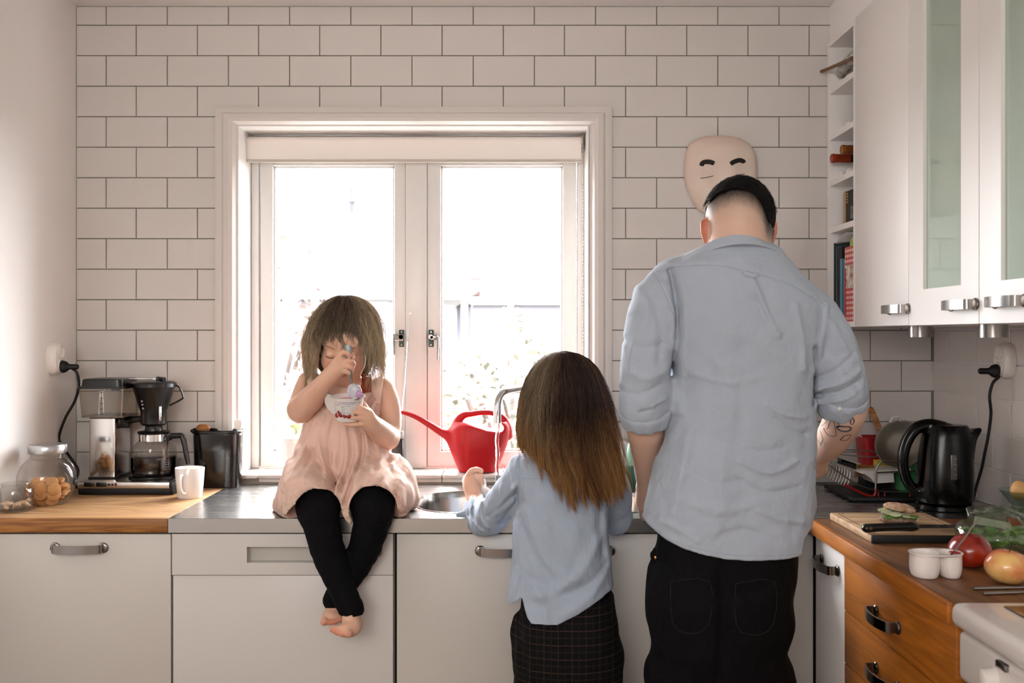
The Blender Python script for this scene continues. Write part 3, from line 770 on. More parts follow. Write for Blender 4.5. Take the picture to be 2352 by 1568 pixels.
# ---------------------------------------------------------------- outside the window
M_lawn = mat('lawn', '33332A', rough=.9, var=.4, vscale=1.5, bump=.4, bscale=14)
g = MB().box(-40, 1.2, -.72, 40, 60, -.6).build('ground', M_lawn); tag(g, kind='structure')
def leaf_mat(name, c1, c2):
    m = mat(name, c1, rough=.7, col2=c2, vscale=2.2); return m
LM = [leaf_mat('leaf_olive', '605E48', '706A56'), leaf_mat('leaf_blossom', '725E5E', '7A6E60'), leaf_mat('leaf_yellowgreen', '6E6A4A', '64664C'), leaf_mat('leaf_pale', '767066', '626252')]
M_bark = mat('bark', '352B27', rough=.9, var=.3)
def bush(c, r, h, n, m, name, label, cat, group=None, seed=0, leaf=.055):
    rs = np.random.RandomState(seed)
    t = thing(name, c, label, cat, group)
    u = rs.randn(n, 3); u /= np.linalg.norm(u, axis=1)[:, None]
    rad = .55+.45*rs.rand(n, 1)**.5
    lump = 1+.22*np.sin(u[:, :1]*5+seed)+.15*np.cos(u[:, 2:]*7+seed*2)
    P = u*rad*lump*np.array([r, r, h*.5])+np.array([c[0], c[1], c[2]+h*.5])
    P[:, 2] = np.maximum(P[:, 2], c[2]+.03)
    a = rs.randn(n, 3); a /= np.linalg.norm(a, axis=1)[:, None]; b = np.cross(a, rs.randn(n, 3)); b /= np.linalg.norm(b, axis=1)[:, None]
    s = leaf*(.6+.8*rs.rand(n, 1))
    V = np.stack([P-a*s, P+b*s*.5, P+a*s, P-b*s*.5], 1).reshape(-1, 3)
    Q = np.arange(n*4).reshape(-1, 4)
    o = np_mesh('foliage', V, Q, m, t, smooth=False); o['kind'] = 'stuff'
    b_ = MB()
    for k in range(5):
        aa = k*1.3+seed; b_.tube(spline([(c[0], c[1], c[2]), (c[0]+.2*r*math.cos(aa), c[1]+.2*r*math.sin(aa), c[2]+h*.35), (c[0]+.5*r*math.cos(aa), c[1]+.5*r*math.sin(aa), c[2]+h*.7)], 3), [.03]*7, n=6)
    b_.build('branches', M_bark, t)['kind'] = 'stuff'
    return t
GZ = -.6
BG = 'garden shrubs outside the window'
bush((-1.9, 4.0, GZ), .72, 1.58, 1500, LM[2], 'shrub', 'yellow green shrub outside, lower left corner of the left pane', 'shrub', BG, 1)
bush((-1.7, 6.2, GZ), .95, 1.75, 1500, LM[1], 'shrub', 'pinkish shrub outside behind the sitting toddler', 'shrub', BG, 2)
bush((-.62, 4.1, GZ), .55, 1.6, 1300, LM[0], 'shrub', 'olive shrub outside beside the middle window post', 'shrub', BG, 3)
bush((.05, 6.4, GZ), .95, 1.95, 1700, LM[3], 'shrub', 'pale shrub outside above the red watering can', 'shrub', BG, 4)
bush((.85, 4.4, GZ), .72, 1.75, 1500, LM[2], 'shrub', 'yellowish shrub outside in the right pane beside the girl', 'shrub', BG, 5)
bush((-2.9, 8.6, GZ), 1.1, 2.95, 1800, LM[1], 'tree', 'pinkish blossoming tree outside at the left edge of the left pane', 'tree', None, 6, .08)
bush((.1, 11.5, GZ), 1.6, 2.3, 1300, LM[3], 'shrub', 'far pale hedge outside seen through the right pane', 'shrub', None, 8, .1)
# neighbour's white shed roofs, house with chimney
M_ext = mat('white_render', '5A575C', rough=.8, var=.05); M_roofm = mat('roof_felt', '403C44', rough=.8, var=.1); M_brickc = mat('chimney_brick', '24110F', rough=.9, var=.2); M_pole = mat('post_grey', '1E1C22', rough=.8)
def zo(py, y): return EYE-(py-CY)*(y+DIST)/FPX
def xo(px, y): return (px-CX)*(y+DIST)/FPX
y = 13.0
sh = thing('garden_shed', (xo(760, y), y, GZ), 'low white shed with a flat roof outside behind the toddler', 'shed')
MB().box(xo(640, y), y+.3, GZ, xo(880, y), y+2.6, zo(690, y)).build('wall', M_ext, sh)
MB().box(xo(575, y), y, zo(688, y), xo(915, y), y+3, zo(671, y), bevel=.02).build('roof', M_roofm, sh)
MB().box(xo(700, y), y+.24, GZ, xo(740, y), y+.32, zo(706, y)).build('door', M_roofm, sh)
y = 15.0
sh = thing('carport', (xo(1020, y), y, GZ), 'white carport with a flat roof outside in the right pane', 'carport')
MB().box(xo(960, y), y, zo(688, y), xo(1068, y), y+4, zo(666, y), bevel=.02).build('roof', M_ext, sh)
for px in (975, 1058): MB().box(xo(px, y), y+.1, GZ, xo(px, y)+.12, y+.22, zo(688, y)).build('post', M_ext, sh)
MB().box(xo(1025, y), y+3.6, GZ, xo(1066, y), y+3.8, zo(688, y)).build('rear_panel', M_roofm, sh)
y = 24.0
hs = thing('house', (xo(1150, y), y, GZ), 'distant white house with a brick chimney outside in the right pane', 'house')
MB().box(xo(1040, y), y, GZ, xo(1420, y), y+6, zo(700, y)).build('wall', M_ext, hs)
MB().prism([(xo(1020, y), y-.3, zo(700, y)), (xo(1440, y), y-.3, zo(700, y)), (xo(1400, y), y+3, zo(664, y)), (xo(1060, y), y+3, zo(664, y))], (0, .4, 0)).build('roof', M_ext, hs)
cb = MB().box(xo(1079, y+2), y+2, zo(672, y), xo(1103, y+2), y+2.8, zo(634, y+2)).build('chimney', M_brickc, hs)
MB().box(xo(1077, y+2), y+1.95, zo(638, y+2), xo(1105, y+2), y+2.85, zo(631, y+2)).build('chimney_cap', M_roofm, cb)
y = 18.0
lp = thing('lamp_post', (xo(808, y), y, GZ), 'thin grey lamp post outside the left pane', 'lamp post')
MB().tube([(xo(807.5, y), y, GZ), (xo(808, y), y, zo(462, y)), (xo(808.5, y), y, zo(376, y)-.5)], [.066, .060, .054], n=10).build('pole', M_pole, lp)
MB().box(xo(799, y), y-.08, zo(466, y), xo(817, y), y+.08, zo(458, y), bevel=.01).build('pole_joint', M_pole, lp)
MB().ball((xo(808.5, y), y, zo(376, y)-.4+.9), .12, 12, 8).tube([(xo(808.5, y), y, zo(376, y)-.5), (xo(808.5, y), y, zo(376, y)+.4)], .02, n=8).build('lamp_head', M_pole, lp)
# ---------------------------------------------------------------- left worktop
ZS = ZT+.0003
# coffee maker
YC = -.234
cm = thing('coffee_maker', (-1.17, -.13, ZS), 'silver and black filter coffee maker on the oak worktop', 'coffee maker')
sC = 753.0
def cx_(px, s=753.0): return (px-CX)/s
def cz_(py, s=753.0): return EYE-(py-CY)/s
zb0, zb1, zb2 = ZS, cz_(1122), cz_(1101, 740)
M_alu = mat('brushed_aluminium', 'C9C4BF', rough=.22, metal=1, var=.06, bump=.03, bscale=80, stretch=(1, 1, 12))
MB().box(cx_(178), YC+.004, zb0, cx_(397), -.03, zb1+.004, bevel=.004).build('base_foot', M_blackmatt, cm)
bp = MB().box(cx_(178), YC, zb1, cx_(390), -.032, zb2, bevel=.003).build('base_plate', M_alu, cm)
MB().box(cx_(390), YC+.002, zb0+.003, cx_(399), -.03, zb2+.001, bevel=.003).build('end_cap', M_black, cm)
for a, b_ in ((194, 217), (222, 245)):
    MB().box(cx_(a), YC-.003, cz_(1117), cx_(b_), YC, cz_(1107), bevel=.0012).build('rocker_switch', M_black, bp)
for px in (251, 259):
    MB().disc_axis((cx_(px), YC, cz_(1112)), (0, -1, 0), [(.0035, 0), (.0035, .0006)], n=14).build('indicator_dot', M_black, bp)
MB().box(cx_(264.5), YC-.002, cz_(1115.5), cx_(269), YC, cz_(1108.5)).build('red_switch', mat('red_switch_plastic', '6E1418', rough=.3), bp)
# tower
tx0, tx1 = -1.310, -1.229
b = MB().box(tx0, -.165, zb2-.001, tx1, -.035, cz_(957, 735), bevel=.005, seg=3); b.build('tower', mat('polished_aluminium', 'D2CECB', rough=.12, metal=1, var=.04), cm)
MB().box(tx0-.002, -.167, zb2-.001, tx1+.002, -.033, zb2+.006).build('tower_foot', M_black, cm)
# water tank (glass) with lid
zt0, zt1 = cz_(957, 735), cz_(889, 735)
b = MB(); R0 = [(-1.326, -.195), (-1.196, -.195), (-1.196, -.045), (-1.326, -.045)]; R1 = [(-1.335, -.2), (-1.190, -.2), (-1.190, -.04), (-1.335, -.04)]
def ringz(R, z, r=.018, ins=0):
    x0, y0, x1, y1 = R[0][0]+ins, R[0][1]+ins, R[2][0]-ins, R[2][1]-ins
    return [(x, y, z) for x, y in rrect(x0, y0, x1, y1, r, 5)]
b.loft([ringz(R0, zt0), ringz(R1, zt1)], True, False)
tank = b.build('water_tank', glass('smoky_tank', 'E6E0D8', thin=.05), cm)
MB().loft([ringz(R0, zt0, ins=-.001), ringz(R0, zt0+.004, ins=-.001)]).build('tank_rim', mat('brown_rim', '6B5F50', rough=.3), tank)
MB().loft([ringz(R1, zt1-.003, ins=-.0015), ringz(R1, zt1+.004, ins=-.0015)]).build('tank_collar', M_black, tank)
for k in range(5):
    MB().box(-1.262, -.2005+.0014, cz_(900+12.5*k, 735), -1.254, -.1985+.0006, cz_(898.6+12.5*k, 735)).build('level_mark', M_black, tank)
b = MB(); b.box(-1.268, -.199, zt0+.01, -1.2605, -.196, zt1-.01, bevel=.001); b.build('level_tube', glass('tube_glass', 'EFEAE4', thin=.12), tank)
b = MB().loft([ringz(R1, zt1+.004, ins=.007), ringz(R1, zt1+.024, ins=.009), ringz(R1, zt1+.027, ins=.013)]); b.build('tank_lid', M_black, cm)
b = MB().lathe((-1.245, -.12, zt1-.012), [(.014, 0), (.016, .014)], n=16); b.build('lid_plug', M_black, cm)
# arm and filter basket
bxc = (346-CX)/733.0; byc = -.12
b = MB(); b.tube(spline([(tx1-.004, -.10, cz_(969, 733)), (-1.20, -.12, cz_(966, 733)), (bxc-.03, byc, cz_(962, 733))], 4), [.016, .015, .014, .013, .012, .011, .010, .009, .009], n=10)
b.box(tx1-.002, -.125, cz_(985, 733), tx1+.028, -.09, cz_(955, 733), bevel=.006); b.build('arm', M_black, cm)
zk0, zk1 = cz_(978, 733), cz_(881, 733)
b = MB(); b.lathe((bxc, byc, zk0), [(.022, 0), (.036, .001), (.040, .006), (.040, .045), (.046, .060), (.066, zk1-zk0-.004), (.068, zk1-zk0), (.066, zk1-zk0+.001)], n=36)
fb = b.build('filter_basket', M_black, cm)
MB().lathe((bxc, byc, zk1), [(.0685, -.012), (.0695, -.011), (.0695, 0), (.067, .003), (.060, .006), (.030, .009)], n=36).build('basket_lid', M_black, fb)
b = MB(); b.tube([(bxc+.04, byc-.02, zk1+.013), (bxc+.012, byc, zk1+.015)], .007, n=8); b.box(bxc+.010, byc-.014, zk1+.004, bxc+.034, byc+.014, zk1+.020, bevel=.004); b.build('lid_grip', M_black, fb)
MB().box(-1.216, byc-.006, zk1+.011, bxc+.014, byc+.006, zk1+.016, bevel=.002).build('outlet_pipe', M_chrome, cm)
b = MB(); b.tube(spline([(bxc+.062, byc, zk1-.006), (bxc+.080, byc, zk1-.012), (bxc+.092, byc, zk1-.040), (bxc+.088, byc, zk1-.050), (bxc+.050, byc, zk1-.070)], 4), .003, n=8)
b.build('basket_handle', M_black, fb)
for k, pz in enumerate((920, 928, 937)): MB().disc_axis((bxc-.018, byc-.0525+.0055*k, cz_(pz, 733)), (0, -1, 0), [(.003, 0), (.003, .003)], n=10).build('strength_mark', mat('grey_print', '8A8A8A', rough=.4) if k == 0 else MATS['grey_print'], fb)
MB().box(bxc+.028, byc-.036, cz_(966, 733), bxc+.036, byc-.028, cz_(932, 733), bevel=.002).build('chrome_strip', M_chrome, fb)
# hot plate and carafe
hpx = bxc
MB().lathe((hpx, byc, zb2), [(.074, 0), (.076, .003), (.076, .007), (.07, .009)], n=36).build('hot_plate', M_black, cm)
cj = thing('coffee_jug', (hpx, byc, zb2+.0095), 'glass coffee jug half full of coffee on the hot plate', 'jug')
z0 = zb2+.0095; HJ = cz_(1012, 733)-z0
M_jug = glass('jug_glass', 'F4F2EE', thin=.03); M_coffee = mat('coffee', '070403', rough=.08)
b = MB(); b.lathe((hpx, byc, z0), [(.058, 0), (.066, .003), (.070, .012), (.070, .060), (.067, .085), (.056, HJ-.012), (.046, HJ-.002), (.044, HJ)], n=44, cap1=False); b.build('glass_body', M_jug, cj)
b = MB(); b.lathe((hpx, byc, z0), [(.056, .0015), (.064, .004), (.0685, .013), (.0685, .056), (.066, .0575), (.0, .0575)], n=44, cap1=False); b.build('coffee', M_coffee, cj)
zc = z0+HJ
b = MB(); b.lathe((hpx, byc, zc), [(.0445, -.003), (.0455, -.002), (.0455, .020), (.0445, .021)], n=40, cap0=False, cap1=False); b.build('chrome_collar', M_chrome, cj)
b = MB(); b.lathe((hpx, byc, zc), [(.044, .019), (.047, .020), (.050, .026), (.046, .028), (.028, .030), (.026, .042), (.027, .046), (.02, .047)], n=36); b.build('jug_lid', M_black, cj)
b = MB(); b.box(hpx+.040, byc-.010, zc-.002, hpx+.056, byc+.010, zc+.022, bevel=.003)
b.tube(spline([(hpx+.050, byc-.002, zc+.012), (hpx+.078, byc-.006, zc+.014), (hpx+.091, byc-.008, zc+.013), (hpx+.098, byc-.01, zc-.004), (hpx+.112, byc-.012, zc-.075)], 5), [.009]*8+[.0085]*8+[.008]*3+[.007, .0065], n=10)
b.build('jug_handle', M_black, cj)
for k in range(6): MB().box(hpx+.052, byc-.0475+.001*0, z0+.02+.0075*k, hpx+.058, byc-.0460, z0+.022+.0075*k).build('scale_mark', MATS['grey_print'], cj)
# mug
mg = thing('mug', ((432-CX)/768, -.275, ZS), 'white mug with its handle towards the camera beside the coffee maker', 'mug')
mx, my = (432-CX)/768, -.275
M_cer = mat('white_porcelain', 'EFEAE6', rough=.15, coat=.3)
b = MB(); b.lathe((mx, my, ZS), [(.0, .006), (.030, .006), (.036, .012), (.0405, .088), (.0425, .090), (.0435, .088), (.0395, .035), (.036, .004), (.034, 0), (.0, 0)], n=44, cap0=False, cap1=False); b.build('cup_body', M_cer, mg)
b = MB(); b.tube(spline([(mx-.006, my-.041, ZS+.073), (mx-.008, my-.058, ZS+.072), (mx-.008, my-.068, ZS+.060), (mx-.007, my-.066, ZS+.035), (mx-.004, my-.052, ZS+.020), (mx-.002, my-.038, ZS+.019)], 5), [.0055]*26, n=10); b.build('handle', M_cer, mg)
# utensil pot
ux, uy = (492-CX)/722, -.055
up_ = thing('utensil_pot', (ux, uy, ZS), 'dark smoky plastic pot holding a wooden spoon beside the window casing', 'pot')
M_smoke = mat('smoky_plastic', '14110F', rough=.16, var=.3, vscale=3, coat=.2)
h = cz_(990, 722)-ZS
def potring(k, z): return [(ux+a*.078*k, uy+b_*.044*k, z) for a, b_ in [(math.copysign(abs(math.cos(t))**.65, math.cos(t)), math.copysign(abs(math.sin(t))**.65, math.sin(t))) for t in [2*PI*i/40 for i in range(40)]]]
b = MB(); b.loft([potring(.90, ZS), potring(.93, ZS+.006), potring(.99, ZS+h*.9), potring(1.0, ZS+h-.004), potring(.97, ZS+h), potring(.93, ZS+h-.02), potring(.9, ZS+.02)], True, True); b.build('pot_body', M_smoke, up_)
b = MB(); b.loft([potring(1.02, ZS+h-.010), potring(1.045, ZS+h-.008), potring(1.045, ZS+h-.002), potring(1.0, ZS+h+.001)], False, False); b.build('pot_rim', M_black, up_)
b = MB(); b.tube([(ux-.085, uy-.01, ZS+h-.004), (ux-.07, uy-.01, ZS+h+.004)], .005, n=8); b.build('rim_lip', M_black, up_)
M_ws = wood('beech_utensil', 'B5763C', '8E5526', rough=.5)
sp = thing('wooden_spoon', (ux-.035, uy-.005, ZS+.04), 'round ended wooden utensil standing in the dark pot', 'spoon')
MB().ball((ux-.047, uy-.006, ZS+h+.006), .023, 16, 10, (1, .5, .62)).build('bowl', M_ws, sp); MB().tube([(ux-.045, uy-.004, ZS+h-.004), (ux-.03, uy, ZS+.04)], .005).build('stick', M_ws, sp)
sp = thing('serving_fork', (ux+.05, uy-.005, ZS+.04), 'white plastic utensil with a notched end standing in the dark pot', 'utensil')
px_, pz_ = (540-CX)/722, cz_(976, 722)
b = MB(); o_ = [(-.011, -.016), (.010, -.018), (.012, .006), (.009, .018), (.003, .012), (.001, .020), (-.005, .012), (-.009, .018), (-.013, .004)]
b.prism([(px_+x, uy-.012, pz_+z) for x, z in o_], (0, .004, 0), bevel=.001).build('head', M_cer, sp); MB().tube([(px_, uy-.010, pz_-.014), (ux+.05, uy, ZS+.04)], .004).build('stick', M_cer, sp)
# glass jars
def jar_glass(name, tint='FBFAF8', thin=.05): return glass(name, tint, thin=thin)
M_jar = jar_glass('jar_glass', 'F8F7F5', .035); M_cookie = mat('cookie', 'CE9A63', rough=.8, col2='B98050', vscale=25, bump=.3, bscale=120)
bj = thing('cookie_jar', (-1.336, -.39, ZS), 'big rounded glass jar of biscuits with a brushed metal lid', 'jar')
jx, jy = -1.336, -.39
b = MB(); f6 = lambda a, z: 1.0 if z < .03 or z > .125 else 1+.035*math.cos(5*a+.6)*math.sin(PI*(z-.03)/.095)
pr = [(.046, 0), (.052, .004), (.058, .014), (.076, .045), (.080, .062), (.079, .085), (.070, .112), (.055, .128), (.046, .134), (.045, .150)]
b.lathe((jx, jy, ZS), pr, n=60, cap1=False, fn=f6); b.build('glass_body', M_jar, bj)
b = MB(); b.lathe((jx, jy, ZS+.146), [(.049, 0), (.0515, .002), (.0525, .006), (.0525, .022), (.050, .026), (.044, .027)], n=48); b.build('lid', mat('jar_lid_metal', 'B9BABB', rough=.28, metal=.9, var=.05), bj)
rs = random.Random(4)
k_ = None; cookies = []
lay = [(.0, .0), (.034, 0), (-.034, 0), (0, .034), (0, -.036), (.028, .028), (-.028, -.028), (.03, -.03), (-.03, .03)]
for L_ in range(4):
    for (ax, ay) in lay:
        rad = 1.15 if L_ in (1, 2) else .75
        z = ZS+.016+L_*.0155
        if L_ == 3 and rs.random() < .35: continue
        cookies.append((jx+ax*rad, jy+ay*rad, z))
me = None
for i, (x, y, z) in enumerate(cookies):
    if me is None:
        b = MB().lathe((0, 0, 0), [(.010, -.005), (.0175, -.004), (.019, 0), (.0175, .004), (.010, .0055)], n=18)
        bmesh.ops.recalc_face_normals(b.bm, faces=b.bm.faces); me = bpy.data.meshes.new('biscuit'); b.bm.to_mesh(me); b.bm.free(); me.materials.append(M_cookie)
    o = bpy.data.objects.new('biscuit', me); COL.objects.link(o); o.location = (x, y, z)
    front = y < jy-.02
    o.rotation_euler = (rs.uniform(50, 95)*PI/180 if front else rs.uniform(-25, 25)*PI/180, rs.uniform(-.4, .4), rs.uniform(0, .6))
    tag(o, 'round golden biscuit inside the big glass jar', 'biscuit', 'biscuits in the big glass jar')
sj = thing('nut_jar', (-1.372, -.505, ZS), 'small open glass jar holding a layer of pistachio nuts', 'jar')
jx, jy = -1.3705, -.505; 
b = MB(); prs = [(.040, 0), (.0455, .003), (.0475, .010), (.0475, .056), (.0455, .062), (.0385, .066), (.0380, .074), (.0395, .076), (.0385, .078), (.036, .076), (.036, .066), (.044, .058), (.0455, .052), (.0455, .012), (.040, .007)]
b.lathe((jx, jy, ZS), prs, n=48); b.build('glass_body', M_jar, sj)
M_nut = mat('pistachio_shell', 'D9BFA4', rough=.6, col2='B99878', vscale=60)
me = None; rs = random.Random(9)
for i in range(26):
    a = rs.uniform(0, 2*PI); r = .036*math.sqrt(rs.random()); z = ZS+.0135+rs.uniform(0, .008)
    if me is None:
        b = MB().ball((0, 0, 0), .0068, 10, 7, (1.5, 1, .85)); b.ball((.003, 0, .001), .0052, 8, 6, (1.3, .9, 1)); me = bpy.data.meshes.new('pistachio'); b.bm.to_mesh(me); b.bm.free(); me.materials.append(M_nut)
    o = bpy.data.objects.new('pistachio', me); COL.objects.link(o); o.location = (jx+r*math.cos(a), jy+r*math.sin(a), z); o.rotation_euler = (rs.uniform(-.5, .5), rs.uniform(-.5, .5), rs.uniform(0, 6))
    tag(o, 'pistachio nut at the bottom of the small open jar', 'nut', 'pistachios in the small jar')
# sockets and leads
M_sock = mat('socket_white', 'E6E0D9', rough=.3)
def socket(c, nx, label):
    """double wall socket, nx the wall normal (+-x)"""
    t = thing('wall_socket', c, label, 'socket'); c = Vector(c)
    b = MB(); rings = []
    for o, k in ((0, 1.0), (.012, 1.0), (.022, .93), (.027, .80)):
        ring = []
        for i in range(48):
            a = 2*PI*i/48; ca, sa = math.cos(a), math.sin(a)
            ring.append(c+Vector((nx*o, .040*k*math.copysign(abs(ca)**.8, ca), .050*k*math.copysign(abs(sa)**.8, sa))))
        rings.append(ring)
    b.loft(rings); b.build('cover', M_sock, t)
    for dz in (-.021, .023):
        b = MB(); b.disc_axis(c+Vector((nx*.026, 0, dz)), (nx, 0, 0), [(.0195, 0), (.0200, .004), (.0185, .0055), (.0172, .0035), (.0165, -.0), (.0, .0)], n=32)
        o_ = b.build('outlet', M_sock, t)
        b = MB()
        for q in (-.008, .008):
            b = MB(); b.disc_axis(c+Vector((nx*.0262, q, dz)), (nx, 0, 0), [(.0022, 0), (.0022, .0004)], n=8); b.build('pin_hole', M_black, o_)
    return t
def plug(c, nx, path, label, name='power_cord', r=.0042):
    t = thing(name, c, label, 'cord'); c = Vector(c)
    b = MB(); b.disc_axis(c, (nx, 0, 0), [(.010, 0), (.0185, .001), (.0195, .006), (.017, .014), (.0105, .022), (.0085, .026), (.0085, .048), (.0065, .052)], n=24)
    b.build('plug', M_blackmatt, t)
    pts = [c+Vector((nx*.048, 0, 0))]+[Vector(p) for p in path]
    b = MB(); b.tube(spline(pts, 8), r, n=10); b.build('lead', M_blackmatt, t)
sy = -.14; sc = (sy+DIST)/FPX
socket((XL, -.175, EYE-(824-CY)*(3.29-.175)/FPX), 1, 'double white wall socket on the left wall above the coffee maker')
y_ = -.175; zz = EYE-(842-CY)*(3.29-.175)/FPX
plug((XL+.030, y_, zz), 1, [at(160, 842, -.17), at(176, 855, -.165), at(181, 885, -.16), at(172, 920, -.15), at(150, 960, -.14), at(136, 1000, -.13), at(140, 1020, -.13), at(160, 1048, -.14), at(178, 1075, -.16), at(178, 1092, -.17), at(170, 1108, -.17), at(178, 1120, -.15)], 'black power cord running from the left wall socket to the coffee maker')
# ---------------------------------------------------------------- window sill and sink
ZSL = .9310
yw = .062; kw = (yw+DIST)/FPX
def W(px, py, y=yw): return at(px, py, y)
M_red = mat('red_plastic', 'A60C14', spec=.3, rough=.45, var=.08, vscale=40, bump=.12, bscale=260, bdist=.001)
wc = thing('watering_can', (W(1110, 1085).x, yw, ZSL), 'bright red plastic watering can with a long spout on the sill', 'watering can')
S = Sdf((W(895, 0).x, yw-.09, ZSL-.01), (W(1200, 0).x, yw+.09, W(0, 930).z), .0027)
keys = []
for py, l, r, dpt in ((1084, 1053, 1140, .045), (1070, 1050, 1146, .052), (1040, 1042, 1158, .060), (1015, 1036, 1167, .064), (990, 1036, 1172, .062), (975, 1040, 1170, .056), (968, 1046, 1166, .046)):
    z = max(W(0, py).z, ZSL+.002); a, c_ = W(l, py).x, W(r, py).x
    keys.append((z, (a+c_)/2, yw, (c_-a)/2, dpt))
S.loft(keys, k=.0, n=2.2)
# big hand opening through the top
S.chain([W(1077, 965), W(1096, 967), W(1122, 972), W(1148, 980)], [.006, .0150, .0200, .0135], k=.008, sub=True, flat=((0, 1, 0), .12))
# handle arch
S.chain([W(1046, 985), W(1052, 966), W(1066, 953), W(1084, 950), W(1105, 947), W(1130, 948), W(1154, 959), W(1166, 980), W(1168, 1000)], [.016, .014, .012, .0095, .009, .009, .0115, .014, .014], k=.006)
# spout
S.chain([W(1062, 1055), W(1050, 1030), W(1035, 1005), W(1010, 990), W(985, 974), W(955, 957), W(925, 947), W(907, 943.5)], [.018, .020, .018, .0125, .0105, .0085, .0060, .0048], k=.02)
# side recesses like the moulded body
for px0, px1 in ((1064, 1068), (1147, 1142)):
    S.cone(W(px0, 975, yw-.064), W(px1, 1084, yw-.056), .0045, .0045, k=.01, sub=True)
S.build('can_body', M_red, wc, relax=1)
b = MB(); b.disc_axis(W(907.5, 943.5), (-1, 0, .12), [(.0036, 0), (.0036, .0055), (.0022, .0055)], n=12); b.build('spout_tip', M_red, wc)
# antenna radio behind the toddler
rd = thing('radio', (W(911, 1080, .07).x, .07, ZSL), 'black radio with silver top and telescopic antenna behind the toddler', 'radio')
x0, x1 = W(872, 0, .06).x, W(927, 0, .06).x
MB().box(x0, .045, ZSL, x1, .085, W(0, 1008, .06).z, bevel=.006).build('housing', M_black, rd)
MB().box(x0, .045, W(0, 1008, .06).z, x1, .085, W(0, 990, .06).z, bevel=.004).build('top_panel', mat('silver_panel', 'A8A6A4', rough=.25, metal=.8), rd)
b = MB(); b.tube([W(919, 992, .075), W(931, 880, .088), W(936, 800, .098), W(942, 722, .108)], [.0030, .0024, .0019, .0015], n=8); b.ball(W(942, 720, .108), .003, 8, 6); b.build('antenna', M_chrome, rd)
# white pot behind toddler
wp = thing('flower_pot', (W(672, 1080, .075).x, .075, ZSL), 'white pot on the sill partly hidden behind the toddler', 'pot')
pc = W(674, 1080, .075)
b = MB(); hh = W(0, 1004, .075).z-ZSL; b.lathe((pc.x, .075, ZSL), [(.024, 0), (.026, .002), (.033, hh*.6), (.036, hh-.02), (.040, hh-.018), (.040, hh-.001), (.037, hh), (.036, hh-.01), (.03, hh-.04)], n=32); b.build('pot_body', M_cer, wp)
# tap
tp_ = thing('tap', (.053, -.115, ZS), 'tall chrome kitchen tap pouring water into the sink', 'tap')
yb_ = -.115; X0_ = at(1208, 0, yb_).x
b = MB(); b.lathe((X0_, yb_, ZS), [(.026, 0), (.026, .006), (.019, .010), (.0165, .016), (.0165, .10), (.014, .104)], n=28); b.build('tap_base', M_chrome, tp_)
pts = spline([Vector((X0_, yb_, ZS+.10)), Vector((X0_, yb_, 1.16)), at(1207, 900, -.125), at(1198, 893, -.14), at(1180, 895, -.175), at(1160, 899, -.215), at(1150, 906, -.23), at(1143.5, 922, -.24), at(1142, 945, -.245), at(1142, 971, -.245)], 6)
b = MB(); b.tube(pts, .0118, n=20); b.build('spout', M_chrome, tp_)
b = MB(); b.tube([(X0_+.010, yb_, ZS+.075), (X0_+.045, yb_-.015, ZS+.088), (X0_+.085, yb_-.03, ZS+.10)], [.007, .006, .005], n=10); b.build('lever', M_chrome, tp_)
# running water
wt = MB(); p0 = at(1142, 971, -.245); rings = []
rs = random.Random(2)
for i in range(34):
    t = i/33; z = p0.z-t*(p0.z-.76); r = .0066*(1-.25*t)*(1+.10*math.sin(i*1.7)); rings.append([(p0.x+.0012*math.sin(i*.9)+r*math.cos(a*PI/6)*(1+.1*math.sin(i+a)), p0.y+r*math.sin(a*PI/6), z) for a in range(12)])
wt.loft(rings); w_ = wt.build('water_stream', mat('water', 'F4F6F8', rough=.03, trans=1.0, ior=1.33)); tag(w_, 'clear stream of water falling from the tap', 'water')
# bowl in the sink
bw = thing('glass_bowl', (-.06, -.38, .735), 'clear glass bowl inside the left sink bowl beside the girl', 'bowl')
MB().lathe((-.085, -.40, .7355), [(.03, 0), (.05, .01), (.085, .07), (.095, .115), (.097, .117), (.093, .113), (.082, .07), (.05, .014)], n=40).build('bowl_wall', M_jar, bw)
MB().lathe((-.085, -.40, .7355), [(.049, .0165), (.081, .072), (.086, .090), (0, .090)], n=32, cap1=False).build('water', mat('bowl_water', 'F4F6F8', rough=.03, trans=1.0, ior=1.33), bw)
# soap bottle, plate, scourer right of sink
sb = thing('soap_bottle', (at(1463, 1118, -.10).x, -.10, ZS), 'green washing-up liquid bottle with black cap behind the sink', 'bottle')
bx = at(1461, 0, -.10).x; k3 = (DIST-.10)/FPX
zz = lambda py: EYE-(py-CY)*k3
M_gp = mat('green_pale_plastic', '8FC2A8', rough=.3, sss=.1); M_gd = mat('green_liquid', '1F6E5E', rough=.25)
b = MB(); hl = zz(1068)-ZS; b.lathe((bx, -.10, ZS), [(.028, 0), (.031, .004), (.031, hl)], n=32, sy=.75); b.build('liquid_level', M_gd, sb)
b = MB(); b.lathe((bx, -.10, ZS), [(.031, hl), (.031, zz(1040)-ZS), (.027, zz(1022)-ZS), (.016, zz(1008)-ZS), (.011, zz(1003)-ZS)], n=32, sy=.75); b.build('bottle_body', M_gp, sb)
b = MB(); b.lathe((bx-.004, -.10, zz(1006)), [(.012, 0), (.012, .012), (.007, .015), (.006, .028), (.004, .030)], n=20); b.build('cap', M_black, sb)
pl = thing('plate', (at(1405, 1050, -.05).x, -.05, ZS), 'white plate leaning on the tiles behind the girl\'s hair', 'plate')
b = MB(); pc = Vector((at(1412, 0, -.04).x, -.055, ZS+.075)); ax = Vector((0, -1, .35)).normalized()
b.disc_axis(pc, ax, [(.04, -.004), (.045, -.004), (.075, .004), (.078, .007), (.074, .008), (.044, .001), (0, .001)], n=48); b.build('dish', M_cer, pl)
